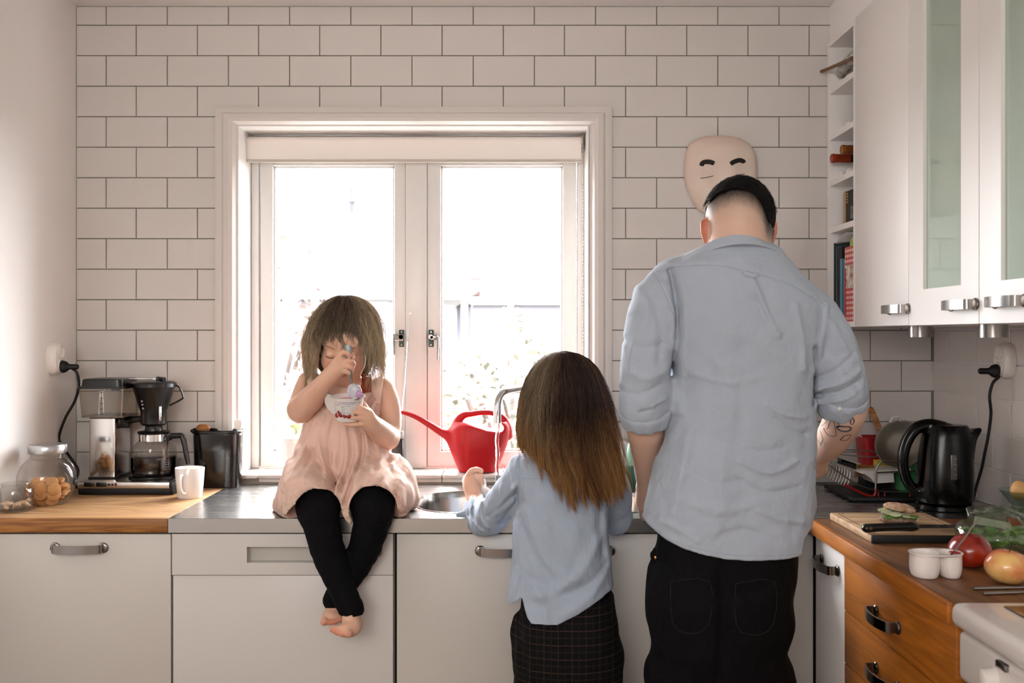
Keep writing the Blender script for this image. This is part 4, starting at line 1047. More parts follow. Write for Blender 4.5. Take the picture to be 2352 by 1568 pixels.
sc_ = thing('scouring_pad', (at(1418, 1110, -.12).x, -.12, ZS), 'small black scouring brush standing beside the green bottle', 'brush')
bb = at(1420, 1110, -.12); rs = random.Random(5); b = MB()
MB().ball((bb.x, -.12, ZS+.034), .012, 12, 8, (1, 1, 1.6)).build('grip', M_black, sc_)
b = MB(); b.ball((bb.x, -.12, ZS+.016), .022, 20, 12, (1.1, .8, .7))
for v in b.bm.verts: v.co += v.normal*0+Vector((rs.uniform(-1, 1), rs.uniform(-1, 1), rs.uniform(-1, 1)))*.0016
b.build('bristle_head', M_blackmatt, sc_, smooth=False)
# papier-mache mask on the wall
mk = thing('face_mask', (at(1654, 400, -.02).x, -.01, at(0, 405, 0).z), 'pale handmade face mask with thick black brows hanging on the tiles', 'mask')
ym = -.006
out = [(1654, 312), (1690, 316), (1718, 330), (1734, 356), (1738, 395), (1735, 425), (1725, 460), (1700, 488), (1665, 497), (1640, 498), (1615, 490), (1598, 476), (1580, 440), (1571, 405), (1572, 365), (1583, 332), (1615, 315)]
O = [at(p.x, p.y, ym) for p in spline([Vector((a, b_, 0)) for a, b_ in out+[out[0]]], 4)[:-1]]
cen = at(1656, 405, ym)
V = []; n = len(O); K = 14
def mz(u, v):   # features relief, pixel space
    d = 0
    for (cx0, cy0, rx, ry, h) in ((1676, 428, 16, 34, .020), (1627, 405, 26, 14, -.006), (1697, 400, 26, 14, -.006), (1654, 350, 50, 26, .006), (1620, 445, 28, 26, .006), (1702, 440, 26, 26, .006)):
        d += h*math.exp(-(((u-cx0)/rx)**2+((v-cy0)/ry)**2))
    return d
rings = []
for k in range(K+1):
    t = k/K; ring = []
    for p in O:
        q = cen+(p-cen)*math.cos(t*PI/2)**.8 if k < K else cen
        hh = .052*math.sin(t*PI/2)**.75 if k else 0
        px = CX+(q.x)*FPX/DIST; py = CY+(EYE-q.z)*FPX/DIST
        ring.append((q.x, ym-hh-(mz(px, py)*min(1, t*2.5)), q.z))
    rings.append(ring)
vs = [p for r in rings[:-1] for p in r]+[rings[-1][0]]
Q = []
b = MB(); b.loft(rings[:-1], True, True); mo = b.build('mask_face', mat('papier_mache', 'DACBBB', rough=.7, col2='D6C0B0', vscale=9, bump=.25, bscale=40), mk, angle=60)
def on_mask(px, py, dy=-.0015):
    q = at(px, py, ym); r = None
    for _ in range(3):
        hit = mo.data and None
    return q
from mathutils.bvhtree import BVHTree
bv = BVHTree.FromPolygons([v.co for v in mo.data.vertices], [list(p.vertices) for p in mo.data.polygons])
def paint(px, py):
    o = cam.location; d = (at(px, py, 0)-o).normalized(); h = bv.ray_cast(o, d)
    return h[0]+Vector((0, -.0008, 0)) if h[0] else at(px, py, -.05)
M_ink = mat('black_paint', '15130F', rough=.7)
for pts, w0 in ((((1611, 381), (1614, 374), (1624, 371.5), (1634, 373), (1640, 376)), .0075), (((1678, 377), (1686, 371.5), (1698, 368), (1706, 370), (1709, 374)), .0075)):
    b = MB(); P = [paint(*p) for p in pts]; b.tube(spline(P, 4), [w0*.75, w0]+[w0]*13+[w0*.9, w0*.6], n=8)
    for v in b.bm.verts:
        pass
    b.build('eyebrow', M_ink, mk)
b = MB(); P = [paint(*p) for p in ((1608, 409), (1620, 408), (1630, 406), (1639, 403.5))]; b.tube(spline(P, 3), [.0006]+[.0011]*8+[.0006], n=6); b.build('eye_slit', M_ink, mk)
b = MB(); P = [paint(*p) for p in ((1690, 402), (1700, 401), (1710, 400))]; b.tube(spline(P, 3), .0011, n=6); b.build('eye_slit', M_ink, mk)
# ---------------------------------------------------------------- right corner
# kettle
kt = thing('kettle', (1.232, -.475, ZS), 'black plastic electric kettle in the back right corner', 'kettle')
kx, ky = 1.222, -.475
M_kb = mat('kettle_black', '020202', rough=.2, spec=.3)
MB().lathe((kx, ky, ZS), [(.074, 0), (.078, .003), (.078, .014), (.070, .019)], n=40, sy=.85).build('power_base', M_kb, kt)
S = Sdf((kx-.175, ky-.09, ZS+.015), (kx+.12, ky+.09, ZS+.265), .0026)
S.loft([(ZS+.020, kx, ky, .072, .066), (ZS+.06, kx, ky, .076, .068), (ZS+.13, kx+.002, ky, .074, .064), (ZS+.19, kx+.004, ky, .068, .056), (ZS+.222, kx+.006, ky, .062, .050), (ZS+.236, kx+.006, ky, .054, .044)], k=0, n=2.1)
S.chain([(kx+.045, ky, ZS+.170), (kx+.070, ky, ZS+.200), (kx+.098, ky, ZS+.222)], [.034, .020, .006], k=.02)
S.field(lambda d, X, Y, Z: np.maximum(d, (Z-(ZS+.236))+.0*X), (kx+.03, ky-.09, ZS+.15), (kx+.12, ky+.09, ZS+.265))
S.chain([(kx+.0, ky, ZS+.225), (kx-.045, ky, ZS+.236), (kx-.085, ky, ZS+.222), (kx-.110, ky, ZS+.180), (kx-.118, ky, ZS+.130), (kx-.108, ky, ZS+.085), (kx-.088, ky, ZS+.055), (kx-.062, ky, ZS+.040)], [.020, .017, .0165, .0155, .0145, .014, .014, .016], k=.012, flat=((0, 1, 0), .8))
S.build('kettle_body', M_kb, kt)
MB().box(kx-.022, ky-.016, ZS+.236, kx+.018, ky+.016, ZS+.2435, bevel=.003).build('lid_release', mat('grey_button', '8D9290', rough=.3), kt)
b = MB(); b.box(-.0085, -.003, -.035, .0085, .003, .035, bevel=.003); b.xform(Matrix.Translation((kx-.003, ky-.0655, ZS+.125)) @ Matrix.Rotation(-.03, 4, 'X')); b.build('water_window', mat('grey_window', '4E4B48', rough=.25), kt)
for k in range(4): MB().box(kx-.0035, ky-.0703, ZS+.105+.014*k, kx+.0015, ky-.0685, ZS+.1062+.014*k).build('level_mark', MATS['grey_print'], kt)
# dish rack
M_wire = mat('rack_wire', '8A847C', rough=.35, metal=1); M_redr = mat('red_rubber', '8E1414', rough=.4)
rk = thing('dish_rack', (1.07, -.27, ZS), 'chrome wire dish rack with red coated feet in the right corner', 'dish rack')
X0_, X1_, Y0_, Y1_ = .90, 1.24, -.34, -.12
def wire(pts, r=.0022, m=None, nm='wire', n=6, sub=5): return MB().tube(spline(pts, sub), r, n=n).build(nm, m or M_wire, rk)
zr = ZS+.035
def R_(px, py, y): return at(px, py, y)
# side frames (front and back) : arch up, slope down to the left end
fy, byy = -.33, -.13
for y in (fy, byy):
    dx0 = 0
    wire([R_(2120, 1062, y), R_(2040, 1058, y), R_(2021, 1063, y), R_(2013, 1078, y), R_(2012, 1100, y), R_(2011, 1122, y)], .0030, nm='end_arch')
    wire([R_(2011, 1085, y), R_(2060, 1083, y), R_(2120, 1081, y)], .0022, nm='cross_wire')
for y, o in ((fy, 0), (-.23, 0), (byy, 0)):
    zoff = 0
    wire([R_(1888, 1058, y), R_(1908, 1072, y), R_(1935, 1090, y), R_(1962, 1108, y), R_(2011, 1140-14, y), R_(2090, 1132, y)], .0026, nm='base_wire')
wire([R_(2011, 1122, fy), R_(2010, 1134, fy), R_(2000, 1139, fy), R_(1970, 1128, fy), R_(1940, 1112, fy)], .0040, M_redr, 'red_sleeve')
wire([R_(2018, 1130, fy), R_(2018, 1146, fy), R_(2026, 1150, fy), R_(2031, 1142, fy), R_(2032, 1128, fy)], .0022, M_redr, 'red_foot')
wire([R_(2090, 1130, fy), R_(2091, 1147, fy), R_(2098, 1150, fy), R_(2104, 1142, fy), R_(2104, 1128, fy)], .0022, M_redr, 'red_foot')
# coil of plate holders
for k in range(8):
    t = k/7; px, py = 1896+t*44, 1062+t*22
    yA, yB = -.30, -.17
    P0, P1 = R_(px-3, py+14, yA), R_(px+12, py+14, yA)
    pts = [R_(px-6, py+14, yA), R_(px-3, py, yA), R_(px+6, py-6, yA-.006), R_(px+13, py+2, yA-.01), R_(px+9, py+22, yA-.012), R_(px+4, py+34, yA-.012)]
    wire(pts, .0017, nm='plate_coil')
# upper cutlery frame wires
wire([R_(1920, 1032, -.16), R_(1960, 1033, -.17), R_(2004, 1036, -.18), R_(2020, 1043, -.19), R_(2032, 1045, -.2)], .0022, nm='upper_wire')
wire([R_(1914, 1030, -.16), R_(1918, 1040, -.2), R_(1924, 1042, -.22), R_(1960, 1046, -.24), R_(2006, 1049, -.25), R_(2014, 1046, -.25), R_(2020, 1044, -.24), R_(2036, 1045, -.22), R_(2046, 1058, -.22)], .0022, nm='upper_wire')
wire([R_(1924, 1042, -.22), R_(1923, 1052, -.22), R_(1923, 1085, -.22)], .0026, nm='upright_wire')
# black drip tray
MB().box(1.00, -.36, ZS+.001, 1.30, -.10, ZS+.012, bevel=.004).build('drip_tray', M_blackmatt, rk)
# things in the rack
rt = thing('plastic_tub', (1.08, -.13, ZS+.07), 'dark red plastic utensil tub behind the dish rack', 'tub')
tx0, tx1 = at(1975, 0, -.14).x, at(2048, 0, -.14).x; zt_, zb_ = at(0, 1004, -.14).z, at(0, 1068, -.14).z
b = MB(); rc = lambda i, z: [(x, y, z) for x, y in rrect(tx0+i, -.175+i*.5, tx1-i, -.085-i*.5, .014, 4)]
b.loft([rc(.008, zb_-.0), rc(0, zt_), rc(-.003, zt_+.001), rc(-.003, zt_+.003), rc(.003, zt_+.002), rc(.010, zb_+.005)]); b.build('tub_body', mat('dark_red_plastic', '9A1218', rough=.35), rt)
MB().box(tx0+.01, -.165, ZS+.002, tx1-.01, -.095, zb_).build('tub_stand', M_blackmatt, rt)
wsp = thing('wooden_spatula', (1.09, -.13, ZS+.1), 'brown wooden spatula leaning out of the red tub', 'spatula')
b = MB(); b.tube([at(2036, 1030, -.13), at(2020, 985, -.115), at(2002, 943, -.09)], [.006, .0075, .0085], n=10, flat=(.019, .008, (.2, 1, 0))); b.ball(at(2001, 941, -.09), .0092, 12, 8, (1, .5, 1)); b.build('blade', M_ws, wsp)
pk = thing('palette_knife', (1.02, -.13, ZS+.1), 'pale spatula end leaning on the left rim of the red tub', 'spatula')
MB().tube([at(1990, 1030, -.13), at(1975, 1004, -.12), at(1964, 992, -.115)], 1, flat=(.014, .004, (.2, 1, 0))).build('blade', mat('pale_grey_plastic', 'B4AEA6', rough=.4), pk)
br = thing('dish_brush', (1.0, -.25, ZS+.07), 'natural bristle dish brush lying in the rack', 'brush')
MB().prism([at(1933, 1054, -.24), at(1968, 1065, -.24), at(1966, 1078, -.24), at(1931, 1066, -.24)], (0, .03, 0), bevel=.002).build('dark_block', M_blackmatt, br)
MB().prism([at(1934, 1054, -.24), at(1976, 1064, -.24), at(1976, 1069, -.24), at(1932, 1059, -.24)], (0, .035, 0), bevel=.001).build('pale_back', mat('beige_wood', 'B9AFA0', rough=.6), br)
b = MB(); rs = random.Random(1)
for k in range(160):
    u = rs.random(); p = at(1970+u*40, 1066+u*4, -.25+rs.random()*.03); q = at(1964+u*30+rs.uniform(-4, 4), 1092+rs.uniform(-6, 8)-u*10, -.255+rs.random()*.03); b.tube([p, q], [.0010, .0006], n=3)
o = b.build('bristles', mat('bristle', '8A5F2C', rough=.8), br); o['kind'] = 'stuff'
bx_ = thing('food_container', (1.09, -.30, ZS+.06), 'small white plastic box lying on the dish rack', 'container')
P = [at(1981, 1085, -.30), at(2052, 1083, -.30), at(2054, 1107, -.30), at(2010, 1110, -.30), at(2000, 1098, -.30)]
MB().prism(P, (0, .10, 0), bevel=.004).build('box_body', mat('dull_white_plastic', 'D8D3CB', rough=.4), bx_)
P = [at(1978, 1087, -.305), at(1984, 1082, -.305), at(2092, 1077, -.305), at(2092, 1082, -.305), at(2003, 1091, -.305)]
MB().prism(P, (0, .115, 0), bevel=.002).build('lid', MATS['dull_white_plastic'], bx_)
spg = thing('sponge', (1.12, -.22, ZS+.1), 'yellow sponge standing behind the white box', 'sponge')
a, c_ = at(2010, 1076, -.2), at(2054, 1056, -.2)
MB().box(a.x, -.205, a.z, c_.x, -.18, c_.z, bevel=.003).build('foam', mat('yellow_foam', 'C0A63C', rough=.9, bump=.4, bscale=300), spg)
MB().box(a.x, -.205, a.z-.004, c_.x, -.18, a.z, bevel=.001).build('scourer', mat('green_scourer', '20302A', rough=.9), spg)
gb = thing('green_bottle', (1.2, -.2, ZS), 'translucent green bowl seen through the kettle handle', 'bowl')
g0 = at(2082, 1050, -.26)
b = MB(); b.lathe((g0.x+.01, -.25, ZS+.012), [(.03, 0), (.040, .01), (.044, .06), (.036, .115), (.016, .145), (.010, .150)], n=28); b.build('green_body', mat('green_plastic', '3E7A4C', rough=.3), gb); gb.name = 'green_bowl'
cl_ = thing('colander', (1.16, -.30, ZS+.05), 'round metal colander leaning behind the kettle handle', 'colander')
cc0 = at(2068, 1020, -.32); ax = Vector((-.55, -.75, .35)).normalized()
b = MB(); b.disc_axis(cc0, ax, [(.03, -.03), (.055, -.02), (.068, .0), (.073, .004), (.073, .007), (.066, .004), (.052, -.016), (.028, -.026)], n=44); b.build('strainer', mat('perforated_metal', '6F695F', rough=.4, metal=.9, bump=.35, bscale=900), cl_)
MB().tube([cc0+Vector((.0, 0, .070)), cc0+Vector((-.01, -.006, .082)), cc0+Vector((-.026, -.01, .080)), cc0+Vector((-.03, 0, .066))], .004, n=8).build('rim_hook', mat('pale_hook', 'C9C9C6', rough=.4), cl_)
# socket & lead on right wall
socket((XR-.006, -.50, at(0, 828, 0).z+.0+(EYE-(828-CY)*(DIST-.5)/FPX-at(0, 828, 0).z)), -1, 'double white wall socket on the tiled right wall')
plug((XR-.038, -.50, EYE-(852-CY)*(DIST-.5)/FPX), -1, [at(2293, 862, -.5), at(2280, 880, -.5), at(2273, 910, -.5), at(2276, 950, -.49), at(2270, 1000, -.48), at(2262, 1040, -.47), at(2255, 1075, -.45), at(2243, 1115, -.43), at(2233, 1150, -.42), at(2215, 1166, -.43)], 'black kettle power cord on the right wall')
# cutting board
cb_ = thing('cutting_board', (.97, -.79, ZS), 'wooden cutting board with black end strips on the right worktop', 'board')
bx0, bx1, by0, by1 = .848, 1.100, -.945, -.628; zbd = ZS+.018
M_board = wood('board_wood', 'CDAA84', 'B08C68', rough=.6, axis='X', rings=6)
b = MB(); b.box(bx0, by0+.008, ZS, bx1, by1-.006, zbd, bevel=.003); b.build('plank', M_board, cb_)
MB().box(bx0-.0005, by0, ZS, bx1+.0005, by0+.008, zbd+.0005, bevel=.002).build('end_strip', M_blackmatt, cb_)
MB().box(bx0-.0005, by1-.006, ZS, bx1+.0005, by1, zbd+.0005, bevel=.002).build('end_strip', M_blackmatt, cb_)
M_groove = mat('groove', '6B4A32', rough=.7)
b = MB(); i_ = .016
for q in ((bx0+i_, by0+.022, bx0+i_+.003, by1-.02), (bx1-i_-.003, by0+.022, bx1-i_, by1-.02), (bx0+i_, by1-.023, bx1-i_, by1-.02)): b.box(q[0], q[1], zbd-.001, q[2], q[3], zbd+.0003)
b.build('juice_groove', M_groove, cb_)
rs = random.Random(11)
for k in range(14):
    x, y = rs.uniform(bx0+.02, bx1-.02), rs.uniform(by0+.03, by1-.02)
    o = MB().ball((x, y, zbd+.0008), rs.uniform(.001, .002), 6, 4, (1.3, 1, .6)).build('crumb', MATS['groove'] if k % 2 else MATS['cookie']); tag(o, 'tiny breadcrumb on the cutting board', 'crumb', 'crumbs on the cutting board')
# sandwich
sw = thing('sandwich', (.97, -.78, zbd), 'half a bread roll sandwich with cucumber and lettuce on the board', 'sandwich')
s0 = at(2032, 1200, -.775); sx, sy, sz = .972, -.775, zbd
M_crust = mat('bread_crust', '9C6B45', rough=.85, col2='C9B097', vscale=50, bump=.5, bscale=90); M_crumbm = mat('bread_inside', 'A08872', rough=.9, col2='6E5442', vscale=120, bump=.6, bscale=200)
S = Sdf((sx-.06, sy-.045, sz-.002), (sx+.06, sy+.045, sz+.06), .0016)
S.ell((sx, sy, sz+.010), (.047, .035, .0125), k=0); S.field(lambda d, X, Y, Z: np.maximum(d+.0022*(vnoise(X*220, Y*220, Z*220)-.5), (sz+.0006)-Z)); S.build('bottom_slice', M_crumbm, sw)
S = Sdf((sx-.06, sy-.045, sz+.01), (sx+.07, sy+.045, sz+.065), .0016)
rt_ = Matrix.Rotation(math.radians(10), 3, 'Y')
S.ell((sx+.008, sy+.004, sz+.035), (.040, .030, .013), k=0, rot=rt_); S.ell((sx+.004, sy-.004, sz+.022), (.036, .028, .010), k=.004, sub=True, rot=rt_)
S.field(lambda d, X, Y, Z: d+.0024*(vnoise(X*160, Y*160, Z*160)-.5)); S.build('top_slice', M_crust, sw)
M_cuc = mat('cucumber_flesh', 'C9CFA6', rough=.35, sss=.1); M_skin_c = mat('cucumber_skin', '2F5A2A', rough=.4)
for k, (dx_, dy_, dz_, a) in enumerate(((-.030, -.012, .024, 12), (-.012, -.022, .022, -6), (.010, -.024, .019, 8), (.027, -.018, .017, 16), (-.022, .008, .028, -10), (-.034, -.002, .027, 6))):
    b = MB(); b.mi = 0; b.disc_axis((sx+dx_, sy+dy_, sz+dz_), (math.sin(math.radians(a)), -.25, 1), [(.0, 0), (.0150, 0), (.0150, .0028), (.0, .0028)], n=24)
    o = b.build('cucumber_slice', M_cuc, sw)
    b = MB(); b.disc_axis((sx+dx_, sy+dy_, sz+dz_), (math.sin(math.radians(a)), -.25, 1), [(.0152, 0.0002), (.0158, .0004), (.0158, .0024), (.0152, .0026)], n=24); b.build('rind', M_skin_c, o)
M_let = mat('lettuce', '3F6B28', rough=.5, col2='7FA04A', vscale=60)
for k in range(5):
    b = MB(); rg = []
    for i in range(9):
        u = i/8*2-1; row = []
        for j in range(5):
            v = j/4; row.append((sx-.03+.016*k+u*.013, sy-.014-.018*v, sz+.0195-.004*v*v+.0022*math.sin(9*u+k*2)*v+k*.0003))
        rg.append(row)
    b.loft(rg, closed=False); o = b.build('lettuce_leaf', M_let, sw); o.modifiers.new('s', 'SOLIDIFY').thickness = .0006
for k, (px, py) in enumerate(((1985, 1207), (1997, 1204), (2027, 1204))):
    q = at(px, py, 0); yq = 1121.6/(py-770)*.963-DIST; xq = (px-CX)*(yq+DIST)/FPX
    b = MB(); b.loft([[(xq-.008, yq-.003, zbd+.0006), (xq, yq-.005, zbd+.002), (xq+.010, yq-.002, zbd+.0006)], [(xq-.009, yq+.003, zbd+.0006), (xq, yq+.002, zbd+.003), (xq+.009, yq+.004, zbd+.0006)]], closed=False)
    o = b.build('lettuce_scrap', M_let); o.modifiers.new('s', 'SOLIDIFY').thickness = .0005; tag(o, ('green lettuce scrap on the cutting board, leftmost of three', 'green lettuce scrap on the cutting board, middle of three', 'green lettuce scrap on the cutting board directly under the sandwich')[k], 'lettuce', 'lettuce scraps on the board')
# kitchen knife across the front of the board
kn = thing('kitchen_knife', (.95, -.9, zbd), 'kitchen knife with black handle across the front of the cutting board', 'knife')
zk = zbd+.0125; ykn = -.905
q0, q1, q2, q3 = (.842, ykn-.010), (.958, ykn+.004), (.99, ykn+.008), (1.20, ykn+.03)
S = Sdf((.825, ykn-.04, zk-.016), (.985, ykn+.04, zk+.016), .0018)
S.chain([(.846, ykn-.012, zk), (.875, ykn-.008, zk+.001), (.92, ykn-.001, zk+.001), (.958, ykn+.004, zk), (.970, ykn+.006, zk-.001)], [.0125, .0115, .0115, .0125, .008], k=.004, flat=((0, 0, 1), 1.15)); S.build('handle', M_black, kn)
b = MB(); b.disc_axis((.851, ykn-.0245, zk+.002), (0, -1, 0), [(.004, -.002), (.004, .0012)], n=14); b.build('rivet', M_nickel, kn)
b = MB(); b.loft([[(.965, ykn-.012, zk), (.965, ykn+.022, zk+.001), (.965, ykn+.022, zk+.0025), (.965, ykn-.012, zk+.0006)], [(1.13, ykn+.004, zk-.003), (1.13, ykn+.038, zk-.002), (1.13, ykn+.038, zk-.0005), (1.13, ykn+.004, zk-.0024)], [(1.185, ykn+.034, zk-.005), (1.185, ykn+.044, zk-.005), (1.185, ykn+.044, zk-.004), (1.185, ykn+.034, zk-.0045)]]); b.build('blade', M_nickel, kn)
# twin pot of yoghurt with a spoon
tw = thing('yoghurt_cup', (.86, -1.27, ZS), 'white two-part yoghurt cup with jam remains and a spoon on the oak worktop', 'cup')
yx, yy = .862, -1.262
M_cup = mat('white_cup_plastic', 'E3DAD5', rough=.35, sss=.15)
S = Sdf((yx-.062, yy-.05, ZS-.002), (yx+.062, yy+.05, ZS+.062), .0015)
S.loft([(ZS+.0, yx-.023, yy, .022, .028), (ZS+.004, yx-.023, yy, .0245, .030), (ZS+.048, yx-.021, yy, .0285, .033)], k=0, n=2.3)
S.loft([(ZS+.0, yx+.027, yy-.004, .016, .022), (ZS+.004, yx+.027, yy-.004, .0185, .024), (ZS+.048, yx+.027, yy-.002, .0225, .028)], k=.003, n=2.2)
S.loft([(ZS+.046, yx, yy, .052, .036), (ZS+.0495, yx, yy, .0535, .038)], k=.002, n=2.3)
S.loft([(ZS+.008, yx-.022, yy, .022, .027), (ZS+.052, yx-.020, yy, .0265, .031)], k=0, n=2.3, sub=True)
S.loft([(ZS+.030, yx+.027, yy-.003, .018, .023), (ZS+.052, yx+.027, yy-.002, .0205, .026)], k=0, n=2.2, sub=True)
S.build('cup_body', M_cup, tw)
MB().lathe((yx+.027, yy-.003, ZS+.0305), [(.0, .001), (.017, .001), (.019, .004), (.020, .009)], n=24, cap0=False, cap1=False).build('jam', mat('jam_red', 'A3161C', rough=.25), tw)
MB().lathe((yx-.021, yy, ZS+.022), [(.0, 0), (.022, 0), (.0245, .004)], n=24, cap0=False, cap1=False).build('yoghurt', mat('yoghurt_white', 'EFE6DD', rough=.4), tw)
for a, r0 in ((-.3, .013), (.5, .012)): MB().ball((yx+.027+r0*math.cos(a), yy-.003+r0*math.sin(a), ZS+.0485-.0), .006, 10, 6, (1.8, .9, .25)).build('jam_smear', MATS['jam_red'], tw)
spn = thing('teaspoon', (yx+.03, yy, ZS+.03), 'steel teaspoon standing in the two-part yoghurt cup', 'spoon')
p0 = Vector((yx+.026, yy, ZS+.036)); p1 = at(2250, 1187, yy+.04)
MB().tube([p0, p0.lerp(p1, .5)+Vector((0, 0, -.002)), p1], [.002, .0018, .0024], n=8).build('stem', M_nickel, spn)
MB().ball(p0, .010, 12, 8, (1, .8, .4)).build('spoon_bowl', M_nickel, spn)
# apples
def apple(c, r, label, cols, rot):
    t = thing('apple', c, label, 'apple')
    c = Vector(c); b = MB(); prof = []
    for i in range(21):
        a = i/20*PI; rr_ = math.sin(a)*(1+.06*math.cos(a)); z = -math.cos(a)*.88
        z -= .26*math.exp(-(rr_/.28)**2)*(1 if i > 10 else -.7)
        prof.append((rr_*r*1.04, z*r))
    b.lathe(c+Vector((0, 0, r*.86)), prof, n=40, cap0=False, cap1=False, fn=lambda a, z: 1+.02*math.cos(5*a)*(1 if z < 0 else .4))
    if rot: b.xform(Matrix.Translation(c+Vector((0, 0, r*.86))) @ Matrix.Rotation(rot, 4, 'Y') @ Matrix.Translation(-(c+Vector((0, 0, r*.86)))))
    o = b.build('flesh', cols, t); b = MB(); tp0 = c+Vector((math.sin(rot)*r*.6, 0, r*.86+r*.6*math.cos(rot)))
    b.tube([tp0, tp0+Vector((.002, 0, r*.3)), tp0+Vector((.006, 0, r*.5))], [.0012, .001, .0014], n=6); b.build('stalk', M_bark, t)
M_ap1 = mat('apple_dark_red', '74140C', rough=.25, col2='AE3214', vscale=14, coat=.3)
M_ap2 = mat('apple_red_yellow', 'C2371A', rough=.25, col2='E2B870', vscale=16, coat=.3)
apple((.967, -1.185, ZS), .042, 'dark red apple behind the two-part yoghurt cup', M_ap1, 0)
apple((.976, -1.325, ZS), .040, 'red and yellow apple nearest the stove', M_ap2, .15)
# salad bag
sg = thing('salad_bag', (1.12, -1.0, ZS), 'half full transparent bag of green salad leaning on the right worktop', 'salad bag')
V0 = [at(2200, 1264, -1.07), at(2232, 1168, -.97)]
S = Sdf((.985, -1.12, ZS-.001), (1.30, -.86, ZS+.14), .0028)
S.chain([(1.035, -1.045, ZS+.028), (1.10, -1.04, ZS+.030), (1.20, -1.035, ZS+.030)], [.030, .034, .036], k=.02)
S.chain([(1.055, -.99, ZS+.085), (1.13, -.985, ZS+.088), (1.22, -.98, ZS+.075)], [.007, .010, .009], k=.03)
S.chain([(1.04, -1.02, ZS+.045), (1.12, -1.01, ZS+.055), (1.21, -1.0, ZS+.05)], [.024, .028, .026], k=.03)
S.field(lambda d, X, Y, Z: np.maximum(d+.010*(vnoise(X*45, Y*45, Z*45)-.5)+.004*(vnoise(X*120, Y*120, Z*120)-.5), ZS+.001-Z))
S.build('bag_film', glass('bag_film', 'D9E6D4', rough=.12, thin=.10), sg)
rs = random.Random(8); b = MB()
for k in range(150):
    x, y, z = rs.uniform(1.03, 1.21), rs.uniform(-1.055, -1.015), ZS+rs.uniform(.012, .05); u = rs.uniform(0, 6); s_ = rs.uniform(.010, .018)
    d1_ = Vector((math.cos(u), math.sin(u)*.5, rs.uniform(-.5, .5)))*s_; d2_ = Vector((-math.sin(u), rs.uniform(-.3, .3), math.cos(u)))*s_*.6
    c = Vector((x, y, z)); c.z = max(c.z, ZS+.010+abs(d1_.z)+abs(d2_.z)*.9)
    vs = [b.bm.verts.new(c+q) for q in (-d1_, d2_*.8, d1_, -d2_)]; b.bm.faces.new(vs)
o = b.build('salad_leaves', mat('salad_green', '4F7A2C', rough=.5, col2='8CA85A', vscale=40), sg, smooth=False); o['kind'] = 'stuff'
b = MB(); b.prism([at(2240, 1185, -1.02), at(2300, 1196, -1.02), at(2352, 1208, -1.02), at(2352, 1226, -1.02), at(2296, 1212, -1.02), at(2236, 1203, -1.02)], (0, .0012, 0)).build('white_label', mat('label_white', 'C9C4C0', rough=.3), sg)
b = MB(); b.prism([at(2310, 1186, -1.028), at(2345, 1192, -1.028), at(2350, 1206, -1.028), at(2325, 1208, -1.028)], (0, .0012, 0)).build('orange_print', mat('print_orange', '9A4418', rough=.3), sg)
# glass bowl with an egg, cut by the frame edge
gl_ = thing('glass_bowl', (1.31, -.70, ZS), 'small footed glass bowl with a brown egg at the right frame edge', 'bowl')
gx, gy = 1.322, -.70
MB().lathe((gx, gy, ZS), [(.028, 0), (.030, .003), (.010, .010), (.008, .030), (.020, .042), (.052, .085), (.055, .088), (.050, .084), (.018, .046)], n=40).build('bowl_wall', glass('bowl_glass', 'E6F0EE', thin=.02), gl_)
eg = thing('egg', (gx-.012, gy-.01, ZS+.075), 'light brown egg lying in the footed glass bowl', 'egg')
MB().ball((gx-.012, gy-.012, ZS+.088), .021, 20, 14, (1, 1, 1.2)).build('shell', mat('egg_shell', 'C99A62', rough=.5), eg)
# cutlery by the stove
for k, (pa, pb, lab) in enumerate((((2236, 1356), (2400, 1349), 'steel table knife on the worktop, the one nearer the apple'), ((2258, 1371), (2400, 1360), 'steel fork handle on the worktop, right in front of the stove'))):
    t = thing('table_knife' if k == 0 else 'fork', (.9, -1.38, ZS), lab, 'cutlery')
    ya = -1.374 if k == 0 else -1.412
    a = Vector(((pa[0]-CX)*(ya+DIST)/FPX, ya, ZS+.0035)); e = a+Vector((.17, .012+.01*k, 0))
    MB().tube([a, a.lerp(e, .25), a.lerp(e, .5), e], [.0034, .0040, .0028, .0026], n=10).build('handle', M_nickel, t)
    MB().box(e.x-.004, e.y-.006, ZS+.001, e.x+.07, e.y+.006, ZS+.0028, bevel=.0006).build('blade' if k == 0 else 'tines', M_nickel, t)
# ---------------------------------------------------------------- contents of the open shelf unit
def book(name, x0, y0, y1, z0, z1, m, label, tiltx=0, depth=.16, spine=None):
    """book standing with its spine towards -x"""
    t = thing(name, (x0, (y0+y1)/2, z0), label, 'book')
    b = MB(); c = .0015
    b.box(x0, y0, z0, x0+.003, y1, z1, bevel=.001).box(x0, y0, z0, x0+depth, y0+c, z1).box(x0, y1-c, z0, x0+depth, y1, z1)
    R = Matrix.Translation((x0, y0, z0)) @ Matrix.Rotation(math.radians(tiltx), 4, 'X') @ Matrix.Translation((-x0, -y0, -z0))
    b.xform(R); cv = b.build('cover', m, t, smooth=False)
    b = MB(); b.box(x0+.003, y0+c, z0+.004, x0+depth-.004, y1-c, z1-.004); b.xform(R); b.build('pages', M_pages, t, smooth=False)
    return t, cv, R
M_pages = mat('paper_pages', 'CFC8BC', rough=.8)
zs0 = ZW0+.0172; xs = XW+.016
def yd(px, X=None): return FPX*(X or xs)/(px-CX)-DIST
book('book', xs-.008, -.020, -.011, zs0, zwr(551), mat('brown_spine', '9A6A35', rough=.6), 'thin tan book leaning at the far left of the bottom shelf', 0)
book('book', xs, -.032, -.0215, zs0, zwr(560), mat('dark_green_spine', '24382F', rough=.5), 'thin dark green book second from the left', 0)
